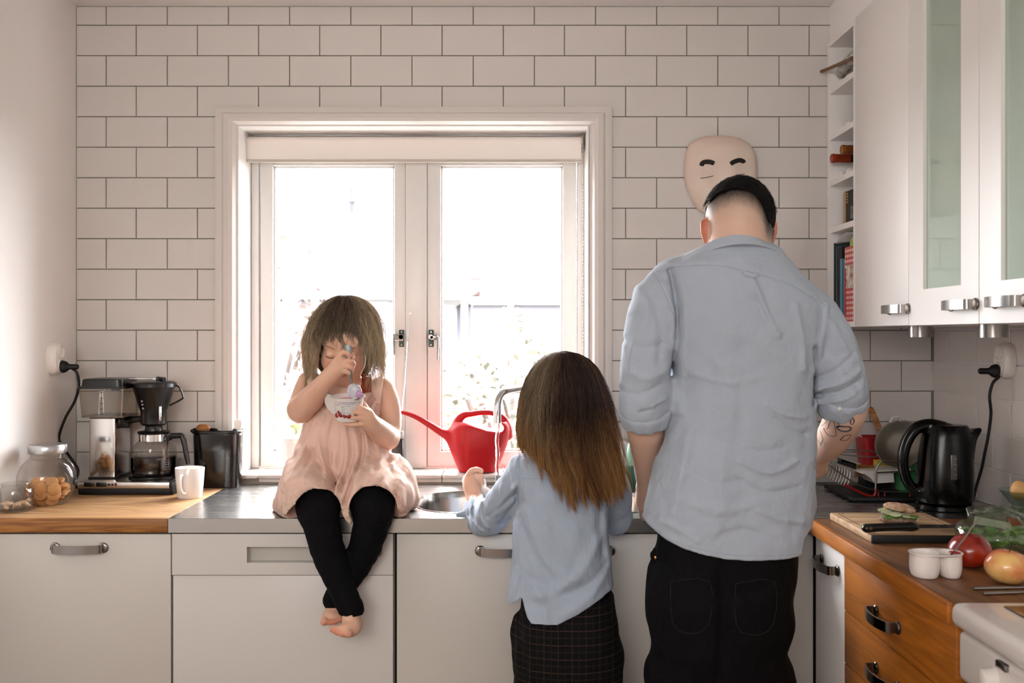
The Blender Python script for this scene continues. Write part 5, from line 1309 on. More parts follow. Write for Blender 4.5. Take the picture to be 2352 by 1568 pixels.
book('book', xs+.004, -.045, -.0335, zs0, zwr(568), mat('mottled_spine', '6E4A5C', rough=.5, col2='2F5A6A', vscale=60), 'thin mottled pink and blue book third from the left', 0)
book('book', xs+.004, -.098, -.047, zs0, zwr(572), M_blackmatt, 'thick black book in the middle of the bottom shelf', 0, .17)
M_blu = mat('blue_binder', '3F7F99', rough=.35)
book('binder', xs-.004, -.122, -.1, zs0, zwr(600), M_blu, 'left blue narrow binder beside the black book', 0)
book('binder', xs-.002, -.145, -.124, zs0, zwr(600)-.002, M_blu, 'right blue narrow binder next to the red checked book', 0)
# red gingham cookbook
m = mat('gingham', 'C01818', rough=.4); nt = m.node_tree; N = nt.nodes; L = nt.links; bs = N['Principled BSDF']
t_ = N.new('ShaderNodeTexCoord'); sp_ = N.new('ShaderNodeSeparateXYZ'); L.new(t_.outputs['Object'], sp_.inputs[0])
outs = []
for ax_, out_ in (('Y', 1), ('Z', 2)):
    a = N.new('ShaderNodeMath'); a.operation = 'MULTIPLY'; a.inputs[1].default_value = 62; L.new(sp_.outputs[out_], a.inputs[0])
    f_ = N.new('ShaderNodeMath'); f_.operation = 'FRACT'; L.new(a.outputs[0], f_.inputs[0])
    g_ = N.new('ShaderNodeMath'); g_.operation = 'GREATER_THAN'; g_.inputs[1].default_value = .5; L.new(f_.outputs[0], g_.inputs[0]); outs.append(g_)
ad = N.new('ShaderNodeMath'); ad.operation = 'ADD'; L.new(outs[0].outputs[0], ad.inputs[0]); L.new(outs[1].outputs[0], ad.inputs[1])
hv = N.new('ShaderNodeMath'); hv.operation = 'MULTIPLY'; hv.inputs[1].default_value = .5; L.new(ad.outputs[0], hv.inputs[0])
cr_ = N.new('ShaderNodeValToRGB'); cr_.color_ramp.interpolation = 'CONSTANT'
cr_.color_ramp.elements[0].color = lin('E8DFD8'); cr_.color_ramp.elements[1].position = .4; cr_.color_ramp.elements[1].color = lin('C85048'); e_ = cr_.color_ramp.elements.new(.9); e_.color = lin('A81614')
L.new(hv.outputs[0], cr_.inputs['Fac']); L.new(cr_.outputs['Color'], bs.inputs['Base Color'])
t, cv, R = book('book', xs-.006, -.236, -.150, zs0, zwr(578), m, 'thick red and white checked cookbook on the bottom shelf', 0)
MB().box(xs-.0075, -.160, zs0+.02, xs-.006, -.1505, zs0+.33*.5, bevel=.0003).build('spine_lettering', mat('spine_red', 'B01414', rough=.4), cv)
b = MB().box(xs-.0072, -.234, zwr(668), xs-.0062, -.166, zwr(618)); b.build('cover_picture', mat('bun_photo', '8A5A34', rough=.4, col2='E0D6CC', vscale=45), cv)
MB().tube(spline([(xs-.003, -.20, zs0+.002), (xs-.012, -.20, zs0-.006), (xs-.018, -.203, zs0-.03), (xs-.016, -.206, zs0-.045)], 4), .0016, n=6).build('ribbon', mat('dark_ribbon', '5A0E16', rough=.5), cv)
gbl = thing('plastic_bowl', (xs+.05, -.19, zwr(578)), 'lime green plastic bowl upside down on the red checked book', 'bowl')
MB().lathe((xs+.045, -.195, zwr(578)+.001), [(.048, 0), (.047, .018), (.040, .030), (.02, .034)], n=32).build('bowl_wall', mat('lime_plastic', '9CAF55', rough=.4), gbl)
pg = thing('loose_papers', (xs+.05, -.12, zwr(572)), 'curled white papers lying on top of the books', 'paper')
b = MB(); rg = []
for i in range(15):
    u = i/14; rg.append([(xs+.002, -.04-.20*u, zwr(566)+.026*math.sin(PI*u)**1+.006), (xs+.10, -.04-.20*u, zwr(566)+.020*math.sin(PI*u)+.012)])
b.loft(rg, closed=False); o = b.build('sheet', mat('paper_white', 'CFC9C2', rough=.7), pg); o.modifiers.new('s', 'SOLIDIFY').thickness = .0012
# box on the fourth shelf
z4 = zwr(537)+.0165
t = thing('coffee_box', (xs+.05, -.19, z4), 'black and gold packet with two small gold emblems on the fourth shelf', 'box')
b = MB(); b.box(xs+.004, -.238, z4, xs+.09, -.130, zwr(452)-.002, bevel=.001).build('carton', M_blackmatt, t)
b = MB(); b.box(xs+.002, -.131, z4, xs+.092, -.113, zwr(452), bevel=.001).build('gold_side', mat('gold_card', 'A98450', rough=.35), t)
for k in range(2):
    e = MB().box(xs+.0025, -.152, zwr(463+12.5*k)-.006, xs+.004, -.136, zwr(463+12.5*k)+.0075, bevel=.0006).build('emblem', MATS['gold_card'], t)
    MB().box(xs+.0018, -.1485, zwr(463+12.5*k)-.003, xs+.0026, -.1395, zwr(463+12.5*k)+.0045, bevel=.0004).build('emblem_mark', M_blackmatt, e)
MB().box(xs+.0028, -.22, z4+.012, xs+.004, -.175, zwr(490)).build('picture', mat('dark_print', '3A3835', rough=.4, col2='5E5B55', vscale=50), t)
t = thing('picture_card', (xs+.05, -.10, z4), 'narrow dark green card standing behind the black packet', 'card')
MB().box(xs+.006, -.111, z4, xs+.08, -.104, zwr(455), bevel=.0005).build('card', mat('green_card', '2E4A3A', rough=.5, col2='8A8A7A', vscale=40), t)
# wine bottles
M_foil1 = mat('bronze_foil', '9A5A2A', rough=.35, metal=.6); M_foil2 = mat('red_foil', '9A3A1E', rough=.4, metal=.4); M_wine = mat('dark_bottle', '0A0F0B', rough=.08, coat=.5)
for (yy_, zz_, m, lab, x0) in ((-.16, zwr(364), M_foil1, 'wine bottle neck with bronze foil lying in the rack, nearer the cabinet', XW-.005), (-.085, zwr(374), M_foil2, 'wine bottle neck with red foil lying in the rack, nearer the tiles', XW-.012)):
    t = thing('wine_bottle', (x0, yy_, zz_), lab, 'bottle')
    b = MB(); b.disc_axis((x0, yy_, zz_), (1, 0, 0), [(.012, 0), (.0145, .002), (.0148, .012), (.0138, .0135), (.0142, .06)], n=24); b.build('foil', m, t)
    b = MB(); b.disc_axis((x0, yy_, zz_), (1, 0, 0), [(.0138, .060), (.0140, .075), (.020, .10), (.034, .13), (.037, .15), (.037, .30), (.034, .305)], n=28); b.build('glass_body', M_wine, t)
# gloves / cloth with wooden tool on the top shelf
t = thing('wooden_tongs', (xs, -.1, zwr(160)), 'brown wooden tool sticking out of the top shelf', 'tool')
P = [at(1884, 165, -.03), at(1898, 158, -.06), at(1925, 146, -.13), at(1957, 132, -.24)]
for p_ in P: p_.x += .012
P = [Vector(((px-CX)*(y+DIST)/FPX, y, EYE-(py-CY)*(y+DIST)/FPX)) for px, py, y in ((1886, 164, -.02), (1900, 159, -.06), (1928, 147, -.14), (1958, 134, -.225))]
MB().tube(spline(P, 4), [.005, .0055]+[.0058]*9+[.006, .007], n=8).build('stick', mat('aged_wood', '7A5B3E', rough=.6, var=.2), t)
t = thing('paper_packet', (xs, -.13, zwr(190)), 'crumpled white printed paper packet lying on the top shelf', 'packet')
S = Sdf((XW-.02, -.255, zwr(205)), (XW+.12, -.02, zwr(135)), .003)
S.chain([(XW+.03, -.05, zwr(178)), (XW+.025, -.12, zwr(172)), (XW+.03, -.22, zwr(163))], [.014, .018, .016], k=.02)
S.field(lambda d, X, Y, Z: d+.008*(vnoise(X*60, Y*60, Z*60)-.5)); S.build('paper', mat('printed_paper', 'C9C3BC', rough=.7, col2='8E8A86', vscale=70), t)
# ---------------------------------------------------------------- people: shared pieces
def skin_mat(name, base):
    m = mat(name, base, rough=.5, attr='Col', sss=.12, bump=.08, bscale=500, bdist=.0006, var=.06, vscale=30); return m
M_skin = skin_mat('skin', 'D8A488')
def cloth_mat(name, c, weave=900, bump=.25, var=.05, vscale=14, wr=.3, sheen=.1, stripe=0.0, c2=None, stretch=(1, 1, .45)):
    """woven cloth: fine weave plus soft crumple relief"""
    m = mat(name, c, rough=.88, sheen=sheen, var=var, vscale=vscale, spec=.2); nt = m.node_tree; N = nt.nodes; L = nt.links; b = N['Principled BSDF']
    t = N.new('ShaderNodeTexCoord'); mp = N.new('ShaderNodeMapping'); mp.inputs['Scale'].default_value = stretch; L.new(t.outputs['Object'], mp.inputs['Vector'])
    n1 = N.new('ShaderNodeTexNoise'); n1.inputs['Scale'].default_value = weave; L.new(t.outputs['Object'], n1.inputs['Vector'])
    n2 = N.new('ShaderNodeTexNoise'); n2.inputs['Scale'].default_value = 30; n2.inputs['Detail'].default_value = 5; n2.inputs['Roughness'].default_value = .62; n2.inputs['Distortion'].default_value = .5; L.new(mp.outputs['Vector'], n2.inputs['Vector'])
    b1 = N.new('ShaderNodeBump'); b1.inputs['Strength'].default_value = bump; b1.inputs['Distance'].default_value = .0006; L.new(n1.outputs['Fac'], b1.inputs['Height'])
    b2 = N.new('ShaderNodeBump'); b2.inputs['Strength'].default_value = wr; b2.inputs['Distance'].default_value = .012; L.new(n2.outputs['Fac'], b2.inputs['Height'])
    L.new(b1.outputs['Normal'], b2.inputs['Normal']); L.new(b2.outputs['Normal'], b.inputs['Normal'])
    if stripe:
        sx_ = N.new('ShaderNodeSeparateXYZ'); L.new(t.outputs['Object'], sx_.inputs[0])
        ml = N.new('ShaderNodeMath'); ml.operation = 'MULTIPLY'; ml.inputs[1].default_value = stripe; L.new(sx_.outputs[0], ml.inputs[0])
        pp = N.new('ShaderNodeMath'); pp.operation = 'PINGPONG'; pp.inputs[1].default_value = .5; L.new(ml.outputs[0], pp.inputs[0])
        mr = N.new('ShaderNodeMapRange'); mr.inputs['From Min'].default_value = .15; mr.inputs['From Max'].default_value = .35; L.new(pp.outputs[0], mr.inputs['Value'])
        mx = N.new('ShaderNodeMix'); mx.data_type = 'RGBA'; L.new(mr.outputs['Result'], mx.inputs['Factor'])
        src = b.inputs['Base Color'].links[0].from_socket; L.new(src, mx.inputs['A']); mx.inputs['B'].default_value = lin(c2); L.new(mx.outputs['Result'], b.inputs['Base Color'])
    return m
class Sticker:
    """finds points on a mesh by looking from the camera"""
    def __init__(s, o): s.bv = BVHTree.FromPolygons([v.co for v in o.data.vertices], [list(p.vertices) for p in o.data.polygons])
    def __call__(s, px, py, off=.0008, far=-.6):
        o = cam.location; d = (at(px, py, -.6)-o).normalized(); h = s.bv.ray_cast(o, d)
        return (h[0]-d*off) if h[0] is not None else at(px, py, far)
def hair_mat(name, rough=.6):
    m = mat(name, 'FFFFFF', rough=rough, attr='Col', var=.25, vscale=90, stretch=(1, 1, .12), bump=.0, spec=.3)
    nt = m.node_tree; N = nt.nodes; L = nt.links; b = N['Principled BSDF']; o = N['Material Output']; tr = N.new('ShaderNodeBsdfTranslucent'); mx = N.new('ShaderNodeMixShader'); mx.inputs[0].default_value = .22
    L.new(b.inputs['Base Color'].links[0].from_socket, tr.inputs['Color']); L.new(b.outputs[0], mx.inputs[1]); L.new(tr.outputs[0], mx.inputs[2]); L.new(mx.outputs[0], o.inputs['Surface']); return m
M_hair = hair_mat('hair')
class Head:
    """head frame: x right, -y out of the face, z up"""
    def __init__(s, c, R, k, child=1.0): s.c = Vector(c); s.R = R; s.k = k; s.child = child
    def p(s, x, y, z): return s.c+s.R @ (Vector((x, y, z))*s.k)
    def add(s, S, nose=1.0, ears=True):
        K = s.k; R = s.R; e = lambda x, y, z, rx, ry, rz, k=.02, sub=False: S.ell(s.p(x, y, z), (rx*K, ry*K, rz*K), k*K, sub, R)
        e(0, .018, .034, .0755, .094, .086)
        e(0, -.028, -.034, .059, .060, .070, .03)
        e(0, -.052, -.086, .032, .028, .022, .03)
        for q in (-1, 1): e(q*.034, -.050, -.040, .028, .030, .030, .03)
        e(0, -.066, .036, .056, .024, .034, .03)
        for q in (-1, 1):
            e(q*.030, -.099, .001, .019, .012, .012, .012, True)
            e(q*.030, -.0775, -.001, .0150, .0125, .0115, .004)
        S.chain([s.p(0, -.086, .004), s.p(0, -.098, -.016), s.p(0, -.103, -.028)], [.0065*K, .0075*K, .0095*K*nose], .012*K)
        for q in (-1, 1): e(q*.010, -.095, -.031, .0075, .0075, .0065, .006)
        e(0, -.089, -.056, .021, .009, .0045, .006); e(0, -.087, -.0645, .017, .010, .0055, .005)
        S.chain([s.p(-.018, -.096, -.0600), s.p(0, -.100, -.0602), s.p(.018, -.096, -.0600)], [.0012*K, .0016*K, .0012*K], .002*K, True)
        if ears:
            for q in (-1, 1):
                S.chain([s.p(q*.074, .004, .018), s.p(q*.085, .012, .010), s.p(q*.087, .014, -.004), s.p(q*.082, .010, -.022), s.p(q*.074, .002, -.032)], [.004*K, .0065*K, .0068*K, .006*K, .0055*K], .006*K)
                e(q*.077, .006, -.006, .007, .014, .022, .005)
def skin_color(base, head=None, lip='B8605A', blush='C9745F', extra=None):
    bc = np.array(lin(base)[:3]); lc = np.array(lin(lip)[:3]); bl = np.array(lin(blush)[:3])
    def f(V):
        c = np.tile(bc, (len(V), 1))
        if head is not None:
            Ri = np.array(head.R.transposed()); q = ((V-np.array(head.c)) @ Ri.T)/head.k
            near = (np.abs(q) < .125).all(1)
            w = np.exp(-(((np.abs(q[:, 0])-.036)/.020)**2+((q[:, 2]+.036)/.020)**2))*(q[:, 1] < -.03)*.6*near
            c = c*(1-w[:, None])+bl*w[:, None]
            w = np.exp(-((q[:, 0]/.019)**4+((q[:, 2]+.0600)/.0085)**4))*(q[:, 1] < -.07)*.85*near
            c = c*(1-w[:, None])+lc*w[:, None]
            w = np.exp(-((q[:, 0]/.012)**2+((q[:, 2]+.032)/.010)**2))*(q[:, 1] < -.09)*.35*near
            c = c*(1-w[:, None])+bl*w[:, None]
        if extra is not None: c = extra(V, c)
        return c
    return f
def finger(S, pts, r, k=.003, kr=None):
    n = len(pts); S.chain(pts, [r*q for q in np.linspace(1.08, .82, n)] if kr is None else kr, k, smooth=3)
def tips_color(tips, col, rad):
    """warmer finger and toe tips"""
    tc_ = np.array(lin(col)[:3])
    def f(V, c):
        for p in tips:
            w = np.exp(-((V-np.array(p))**2).sum(1)/(rad*rad))*.42; c = c*(1-w[:, None])+tc_*w[:, None]
        return c
    return f
def folds(S, lst, lo, hi, front=-1):
    """soft ridges (h>0) and valleys (h<0) along px polylines, on the side facing -y"""
    for pts, h, w, y in lst:
        P = [at(px, py, y) for px, py in pts]
        P = spline(P, 4) if len(P) > 2 else P
        xs_ = [p.x for p in P]; zs_ = [p.z for p in P]; m = w*3.0
        l2 = (min(xs_)-m, lo, min(zs_)-m); h2 = (max(xs_)+m, hi, max(zs_)+m)
        sl, X, Y, Z = S._sl(l2, h2); best = None
        for a, b in zip(P[:-1], P[1:]):
            vx, vz = b.x-a.x, b.z-a.z; t = np.clip(((X-a.x)*vx+(Z-a.z)*vz)/(vx*vx+vz*vz+1e-9), 0, 1)
            q = (X-a.x-t*vx)**2+(Z-a.z-t*vz)**2; best = q if best is None else np.minimum(best, q)
        # taper ends
        S.d[sl] = (S.d[sl]-h*np.exp(-best/(w*w))).astype(np.float32)
def interp_px(tab, y):
    """tab of (px, py): x position -> z at depth y; returns function of X"""
    xs_ = np.array([(a-CX)*(y+DIST)/FPX for a, b in tab]); zs_ = np.array([EYE-(b-CY)*(y+DIST)/FPX for a, b in tab])
    return lambda X: np.interp(X, xs_, zs_)
def loft_keys(rows, y, b):
    """rows (py, px_left, px_right[, cy, b])"""
    out = []
    for r in rows:
        py, l, rr_ = r[:3]; cy = r[3] if len(r) > 3 else y; bb = r[4] if len(r) > 4 else b
        a_, c_ = at(l, py, cy), at(rr_, py, cy); out.append((a_.z, (a_.x+c_.x)/2, cy, (c_.x-a_.x)/2, bb))
    return out
def hair_strands(n, rows, cy, seed, az, length_px, color, rad=(.86, 1.03), clumps=60, wave=.004, npts=16, pull=.6, zmin_fn=None, start=0, ragged=0, swing=0, lock=False):
    """strands falling from the crown along an outline table rows (py, pxl, pxr, b)"""
    rs = np.random.RandomState(seed)
    rows = sorted(rows); PY = np.array([r[0] for r in rows], float); L = np.array([r[1] for r in rows], float); Rr = np.array([r[2] for r in rows], float); B = np.array([r[3] for r in rows], float)
    ca = rs.uniform(az[0], az[1], clumps); cl = rs.uniform(length_px[0], length_px[1], clumps); cw = rs.uniform(0, 6.28, clumps); cn = rs.normal(0, ragged, clumps); drift = rs.normal(0, swing, clumps); cf_ = rs.uniform(5, 11, clumps); rr0 = rs.uniform(rad[0], rad[1], clumps)
    out = []; colr = []
    for i in range(n):
        k = rs.randint(clumps); a = ca[k]+rs.normal(0, .11); end = cl[k]+rs.normal(0, (length_px[1]-length_px[0])*.12)
        if zmin_fn is not None: end = zmin_fn(ca[k] if lock else a, end, rs)+cn[k]
        rho = rs.uniform(*rad); rho += (rr0[k]-rho)*.5; t = np.linspace(0, 1, npts); st = PY[0]+start*rs.random()**2; py = st+(end-st)*t**1.1
        aa = a+(ca[k]-a)*pull*t**1.6+drift[k]*t**1.5
        pl, pr, b = np.interp(py, PY, L), np.interp(py, PY, Rr), np.interp(py, PY, B)
        z = EYE-(py-CY)*(cy+DIST)/FPX; cx = ((pl+pr)/2-CX)*(cy+DIST)/FPX; hw = (pr-pl)/2*(cy+DIST)/FPX
        w_ = wave*np.sin(t*cf_[k]+cw[k])*t+rs.normal(0, .0011)*np.sin(t*rs.uniform(4, 9)+rs.uniform(0, 6))*t
        x = cx+rho*hw*np.cos(aa)+w_; y = cy-rho*b*np.sin(aa)+w_*.5
        out.append(np.stack([x, y, z], 1)); colr.append(color(rs, t, a, rho, x))
    return np.array(out), np.array(colr)
# ---------------------------------------------------------------- toddler sitting on the worktop
td = thing('person', (-.42, -.42, ZT), 'toddler in pink lace dress and black leggings sitting on the steel worktop eating yoghurt', 'person')
A = at
hd = Head(A(793, 776, -.50), (Matrix.Rotation(math.radians(4), 3, 'Z') @ Matrix.Rotation(math.radians(30), 3, 'X')), .93)
hd = Head(A(794, 786, -.50), Matrix.Rotation(math.radians(3), 3, 'Y') @ Matrix.Rotation(math.radians(26), 3, 'X'), .92)
S = Sdf((-.63, -.86, .60), (-.24, -.30, 1.42), .0027)
# torso and neck
S.loft(loft_keys([(868, 745, 850, -.46, .050), (890, 712, 878, -.46, .066), (930, 715, 872, -.455, .075), (1010, 718, 868, -.43, .080), (1090, 705, 880, -.41, .085), (1112, 715, 870, -.41, .080)], -.45, .07), k=.01)
S.cone(A(796, 890, -.455), A(795, 848, -.478), .040, .034, k=.02)
hd.add(S)
# right arm (image left) with fist round the spoon
S.chain([A(712, 880, -.455), A(700, 905, -.475), A(690, 938, -.520), A(692, 942, -.535)], [.036, .034, .034, .033], k=.02)
S.chain([A(690, 940, -.530), A(712, 918, -.585), A(740, 885, -.635), A(757, 866, -.655)], [.0345, .0345, .026, .0215], k=.01)
yh = -.668
S.chain([A(755, 868, -.655), A(768, 853, -.664), A(780, 842, -.668)], [.021, .0225, .020], k=.012)
S.ell(A(779, 838, yh), (.020, .016, .025), k=.012)
finger(S, [A(779, 824, yh), A(787, 810, yh-.012), A(797, 810, yh-.018), A(803, 817, yh-.017)], .0072)
finger(S, [A(784, 832, yh-.004), A(799, 829, yh-.017), A(810, 832, yh-.016), A(812, 840, yh-.006)], .0074)
finger(S, [A(784, 842, yh-.004), A(798, 841, yh-.017), A(808, 845, yh-.014), A(808, 851, yh-.003)], .0070)
finger(S, [A(781, 851, yh-.003), A(793, 853, yh-.013), A(803, 857, yh-.010), A(803, 862, yh-.001)], .0063)
finger(S, [A(775, 830, yh+.010), A(791, 822, yh+.014), A(806, 822, yh+.006), A(812, 821, yh-.002)], .0075)
# left arm (image right)
S.chain([A(880, 893, -.455), A(893, 930, -.465), A(896, 975, -.480), A(890, 1005, -.500)], [.033, .032, .031, .032], k=.02)
S.chain([A(890, 1005, -.500), A(880, 997, -.545), A(862, 980, -.600), A(850, 970, -.630)], [.032, .033, .027, .022], k=.01)
yl = -.652
S.chain([A(851, 971, -.628), A(843, 960, -.645), A(836, 953, yl)], [.021, .021, .017], k=.012)
S.ell(A(840, 956, yl+.006), (.020, .012, .026), k=.012)
finger(S, [A(843, 944, yl-.006), A(828, 936, yl-.016), A(812, 931, yl-.016)], .0066)
finger(S, [A(838, 950, yl-.010), A(818, 946, yl-.020), A(799, 941, yl-.018)], .0067)
finger(S, [A(836, 961, yl-.010), A(812, 959, yl-.019), A(792, 957, yl-.014)], .0066)
finger(S, [A(836, 972, yl-.004), A(812, 975, yl-.011), A(792, 973, yl-.004)], .0061)
finger(S, [A(846, 948, yl+.010), A(838, 930, yl+.034), A(826, 920, yl+.052)], .0072)
# hips, thighs, shins (under the leggings) and feet
S.ell(A(792, 1122, -.40)+Vector((0, 0, .006)), (.105, .088, .066), k=.02)
LL = [A(755, 1128, -.42), A(742, 1140, -.55), A(730, 1166, -.665), A(738, 1200, -.690), A(756, 1275, -.700), A(785, 1350, -.715), A(803, 1392, -.725)]
LR = [A(832, 1128, -.42), A(846, 1138, -.55), A(856, 1160, -.655), A(854, 1200, -.672), A(835, 1265, -.668), A(800, 1330, -.660), A(772, 1378, -.655)]
S.chain(LL, [.060, .055, .046, .040, .034, .024, .020], k=.02); S.chain(LR, [.060, .055, .046, .040, .034, .024, .020], k=.02)
# front foot
yf = -.735
S.chain([A(804, 1395, yf+.008), A(806, 1425, yf), A(800, 1445, yf-.020)], [.022, .023, .018], k=.012)
S.ell(A(819, 1432, yf+.018), (.016, .022, .019), k=.012)
S.chain([A(812, 1442, yf-.014), A(795, 1447, yf-.030), A(775, 1447, yf-.026)], [.019, .016, .012], k=.012)
tf = [(800, 1455, .0112), (785, 1456, .0080), (776, 1453, .0072), (769, 1450, .0066), (762, 1447, .0062)]
tips = []
for i, (px, py, r) in enumerate(tf):
    a = A(px+3, py-8, yf-.026); b_ = A(px, py-1, yf-.044+.003*i); S.chain([a, b_], [r*.85, r], k=.003); tips.append(b_+Vector((0, -r, 0)))
# rear foot
yr = -.660
S.chain([A(770, 1380, yr+.002), A(765, 1402, yr-.004), A(760, 1415, yr-.020)], [.019, .021, .017], k=.012)
S.chain([A(752, 1418, yr-.022), A(774, 1420, yr-.022)], [.014, .012], k=.012)
for i, (px, py, r) in enumerate([(745, 1428, .0108), (757, 1430, .0078), (766, 1429, .0070), (774, 1427, .0064), (781, 1424, .0060)]):
    a = A(px+1, py-8, yr-.026); b_ = A(px, py-1, yr-.043+.002*i); S.chain([a, b_], [r*.85, r], k=.003); tips.append(b_+Vector((0, -r, 0)))
for q in ((808, 931), (797, 941), (790, 957), (790, 973)): tips.append(A(q[0], q[1], yl-.018))
for q in ((803, 817), (812, 836)): tips.append(A(q[0], q[1], yh-.02))
S.build('body', M_skin, td, relax=1, color=skin_color('DDB096', hd, extra=tips_color(tips, 'C8603F', .010)), label='fair toddler skin, face looking down')
# lashes and brows
M_lash = mat('lash_brown', '3A2A20', rough=.7); M_brow = mat('brow_brown', '8F6A50', rough=.9)
for q in (-1, 1):
    P = [hd.p(q*(.030+.0145*math.cos(a)), -.0905+.006*abs(math.cos(a))**2, -.0045-.0055*math.sin(a)) for a in [PI*i/8 for i in range(9)]]
    MB().tube(P, [.0004]+[.0009]*7+[.0004], n=6).build('eyelash', M_lash, td)
    P = [hd.p(q*(.014+.034*t), -.0935+.012*t*t, .0215+.006*math.sin(PI*t*.8)) for t in [i/6 for i in range(7)]]
    MB().tube(P, [.0006, .0013, .0014, .0013, .0012, .0009, .0004], n=6).build('eyebrow', M_brow, td)
# leggings
S = Sdf((-.63, -.84, .66), (-.24, -.30, 1.02), .003)
S.ell(A(792, 1120, -.40)+Vector((0, 0, .006)), (.112, .094, .068), k=.02)
S.chain(LL[:-1]+[A(807, 1398, -.726)], [.066, .063, .0575, .0475, .0425, .034, .0315], k=.02)
S.chain(LR[:-1]+[A(767, 1377, -.655)], [.066, .063, .0585, .0480, .0410, .033, .030], k=.015)
S.chain([A(812, 1425, -.726), A(806, 1410, -.726)], [.0275, .026], k=.0, sub=True)
def legf(d, X, Y, Z):
    return np.maximum(d+.0035*(vnoise(X*30, Y*30, Z*75)-.5)+.002*(vnoise(X*80, Y*60, Z*120)-.5), ZT+.001-Z+1e3*(Y < -.628)*1.0-1e3*(Y < -.628)*1.0) if False else d+.0035*(vnoise(X*30, Y*30, Z*75)-.5)+.002*(vnoise(X*80, Y*60, Z*120)-.5)
S.field(legf)
S.field(lambda d, X, Y, Z: np.where(Y > YFc, np.maximum(d, ZT+.0012-Z), np.maximum(d, -(Y-(-2))) ))
cf = lambda px, py, y: A(px, py, y)
a0, a1 = A(786, 1417, -.726), A(832, 1396, -.726)
nrm = Vector((a1.z-a0.z, 0, -(a1.x-a0.x))).normalized()
S.field(lambda d, X, Y, Z: np.maximum(d, np.where((Y < -.672) & (Z < .80), (X-a0.x)*nrm.x+(Z-a0.z)*nrm.z, -1)), (-.52, -.84, .66), (-.40, -.66, .80))
M_leg = cloth_mat('black_legging_knit', '060608', weave=1200, bump=.2, wr=.1, sheen=0); S.build('leggings', M_leg, td)
# dress
S = Sdf((-.66, -.76, .84), (-.20, -.28, 1.37), .0027)
S.loft(loft_keys([(880, 716, 876, -.462, .072), (900, 706, 886, -.462, .084), (940, 702, 880, -.460, .094), (990, 694, 886, -.455, .105), (1040, 682, 896, -.45, .12), (1090, 664, 912, -.445, .14), (1140, 655, 930, -.44, .155), (1170, 655, 930, -.44, .155)], -.45, .1), k=0, n=2.3)
# lap: cloth over both thighs, dipping between
S.chain([A(728, 1095, -.47), A(712, 1122, -.58), A(712, 1158, -.665)], [.080, .078, .072], k=.05)
S.chain([A(860, 1100, -.47), A(870, 1120, -.58), A(872, 1150, -.650)], [.078, .074, .068], k=.05)
S.chain([A(842, 1118, -.54), A(846, 1140, -.655)], [.064, .066], k=.03)
S.chain([A(688, 1150, -.60), A(672, 1160, -.50), A(675, 1150, -.42)], [.045, .052, .06], k=.04)
S.chain([A(905, 1145, -.60), A(912, 1148, -.50), A(905, 1140, -.42)], [.045, .05, .06], k=.04)
S.chain([A(797, 1150, -.60), A(800, 1180, -.685)], [.040, .026], k=.04)
S.chain([A(868, 1070, -.52), A(905, 1085, -.50), A(925, 1130, -.48)], [.040, .046, .046], k=.03)
# arm and neck openings
S.ell(A(797, 868, -.53), (.046, .075, .026), k=.004, sub=True)
S.ell(A(697, 890, -.46), (.020, .06, .035), k=.006, sub=True)
S.ell(A(896, 905, -.46), (.018, .06, .040), k=.006, sub=True)
FL = [([(742, 955), (730, 1000), (745, 1050), (775, 1110), (800, 1150)], .008, .007, -.56), ([(765, 965), (755, 1010), (762, 1060), (782, 1110)], -.007, .006, -.56),
      ([(790, 975), (800, 1020), (793, 1080), (785, 1140)], .009, .008, -.56), ([(812, 985), (822, 1040), (812, 1090), (797, 1150)], .008, .008, -.56), ([(800, 985), (808, 1050), (802, 1110)], -.006, .006, -.56),
      ([(835, 985), (845, 1040), (830, 1090)], .007, .007, -.56), ([(830, 1000), (832, 1050), (822, 1100), (806, 1150)], -.008, .006, -.56), ([(720, 965), (702, 1010), (690, 1060), (672, 1110)], .007, .008, -.56),
      ([(735, 975), (718, 1030), (712, 1075)], -.007, .007, -.56), ([(705, 1040), (740, 1075), (770, 1110), (785, 1145)], -.009, .009, -.6), ([(665, 1100), (700, 1085), (740, 1100), (775, 1135)], .008, .010, -.62),
      ([(860, 1010), (880, 1060), (870, 1095)], .007, .007, -.56), ([(905, 1060), (880, 1090), (850, 1120), (820, 1165)], .008, .008, -.6), ([(885, 1050), (905, 1090), (925, 1140)], -.007, .008, -.58), ([(895, 1100), (890, 1130), (900, 1160)], .007, .007, -.6), ([(925, 1090), (915, 1130), (925, 1170)], .006, .007, -.55),
      ([(845, 1110), (862, 1085), (885, 1065)], -.007, .007, -.6), ([(690, 1120), (720, 1108), (752, 1118)], .004, .006, -.66), ([(655, 1110), (668, 1140), (665, 1170)], -.005, .008, -.56)]
folds(S, FL, -.76, -.40)
def pleat(d, X, Y, Z):
    u = (X+.42)*55+5*vnoise(X*12, Y*12, Z*9)
    a = np.clip((1.16-Z)*7, 0, 1)*.0016+.0012
    return d+a*np.sin(u*2.2)+.005*(vnoise(X*34, Y*34, Z*20)-.5)+.0025*(vnoise(X*85, Y*85, Z*60)-.5)
S.field(pleat)
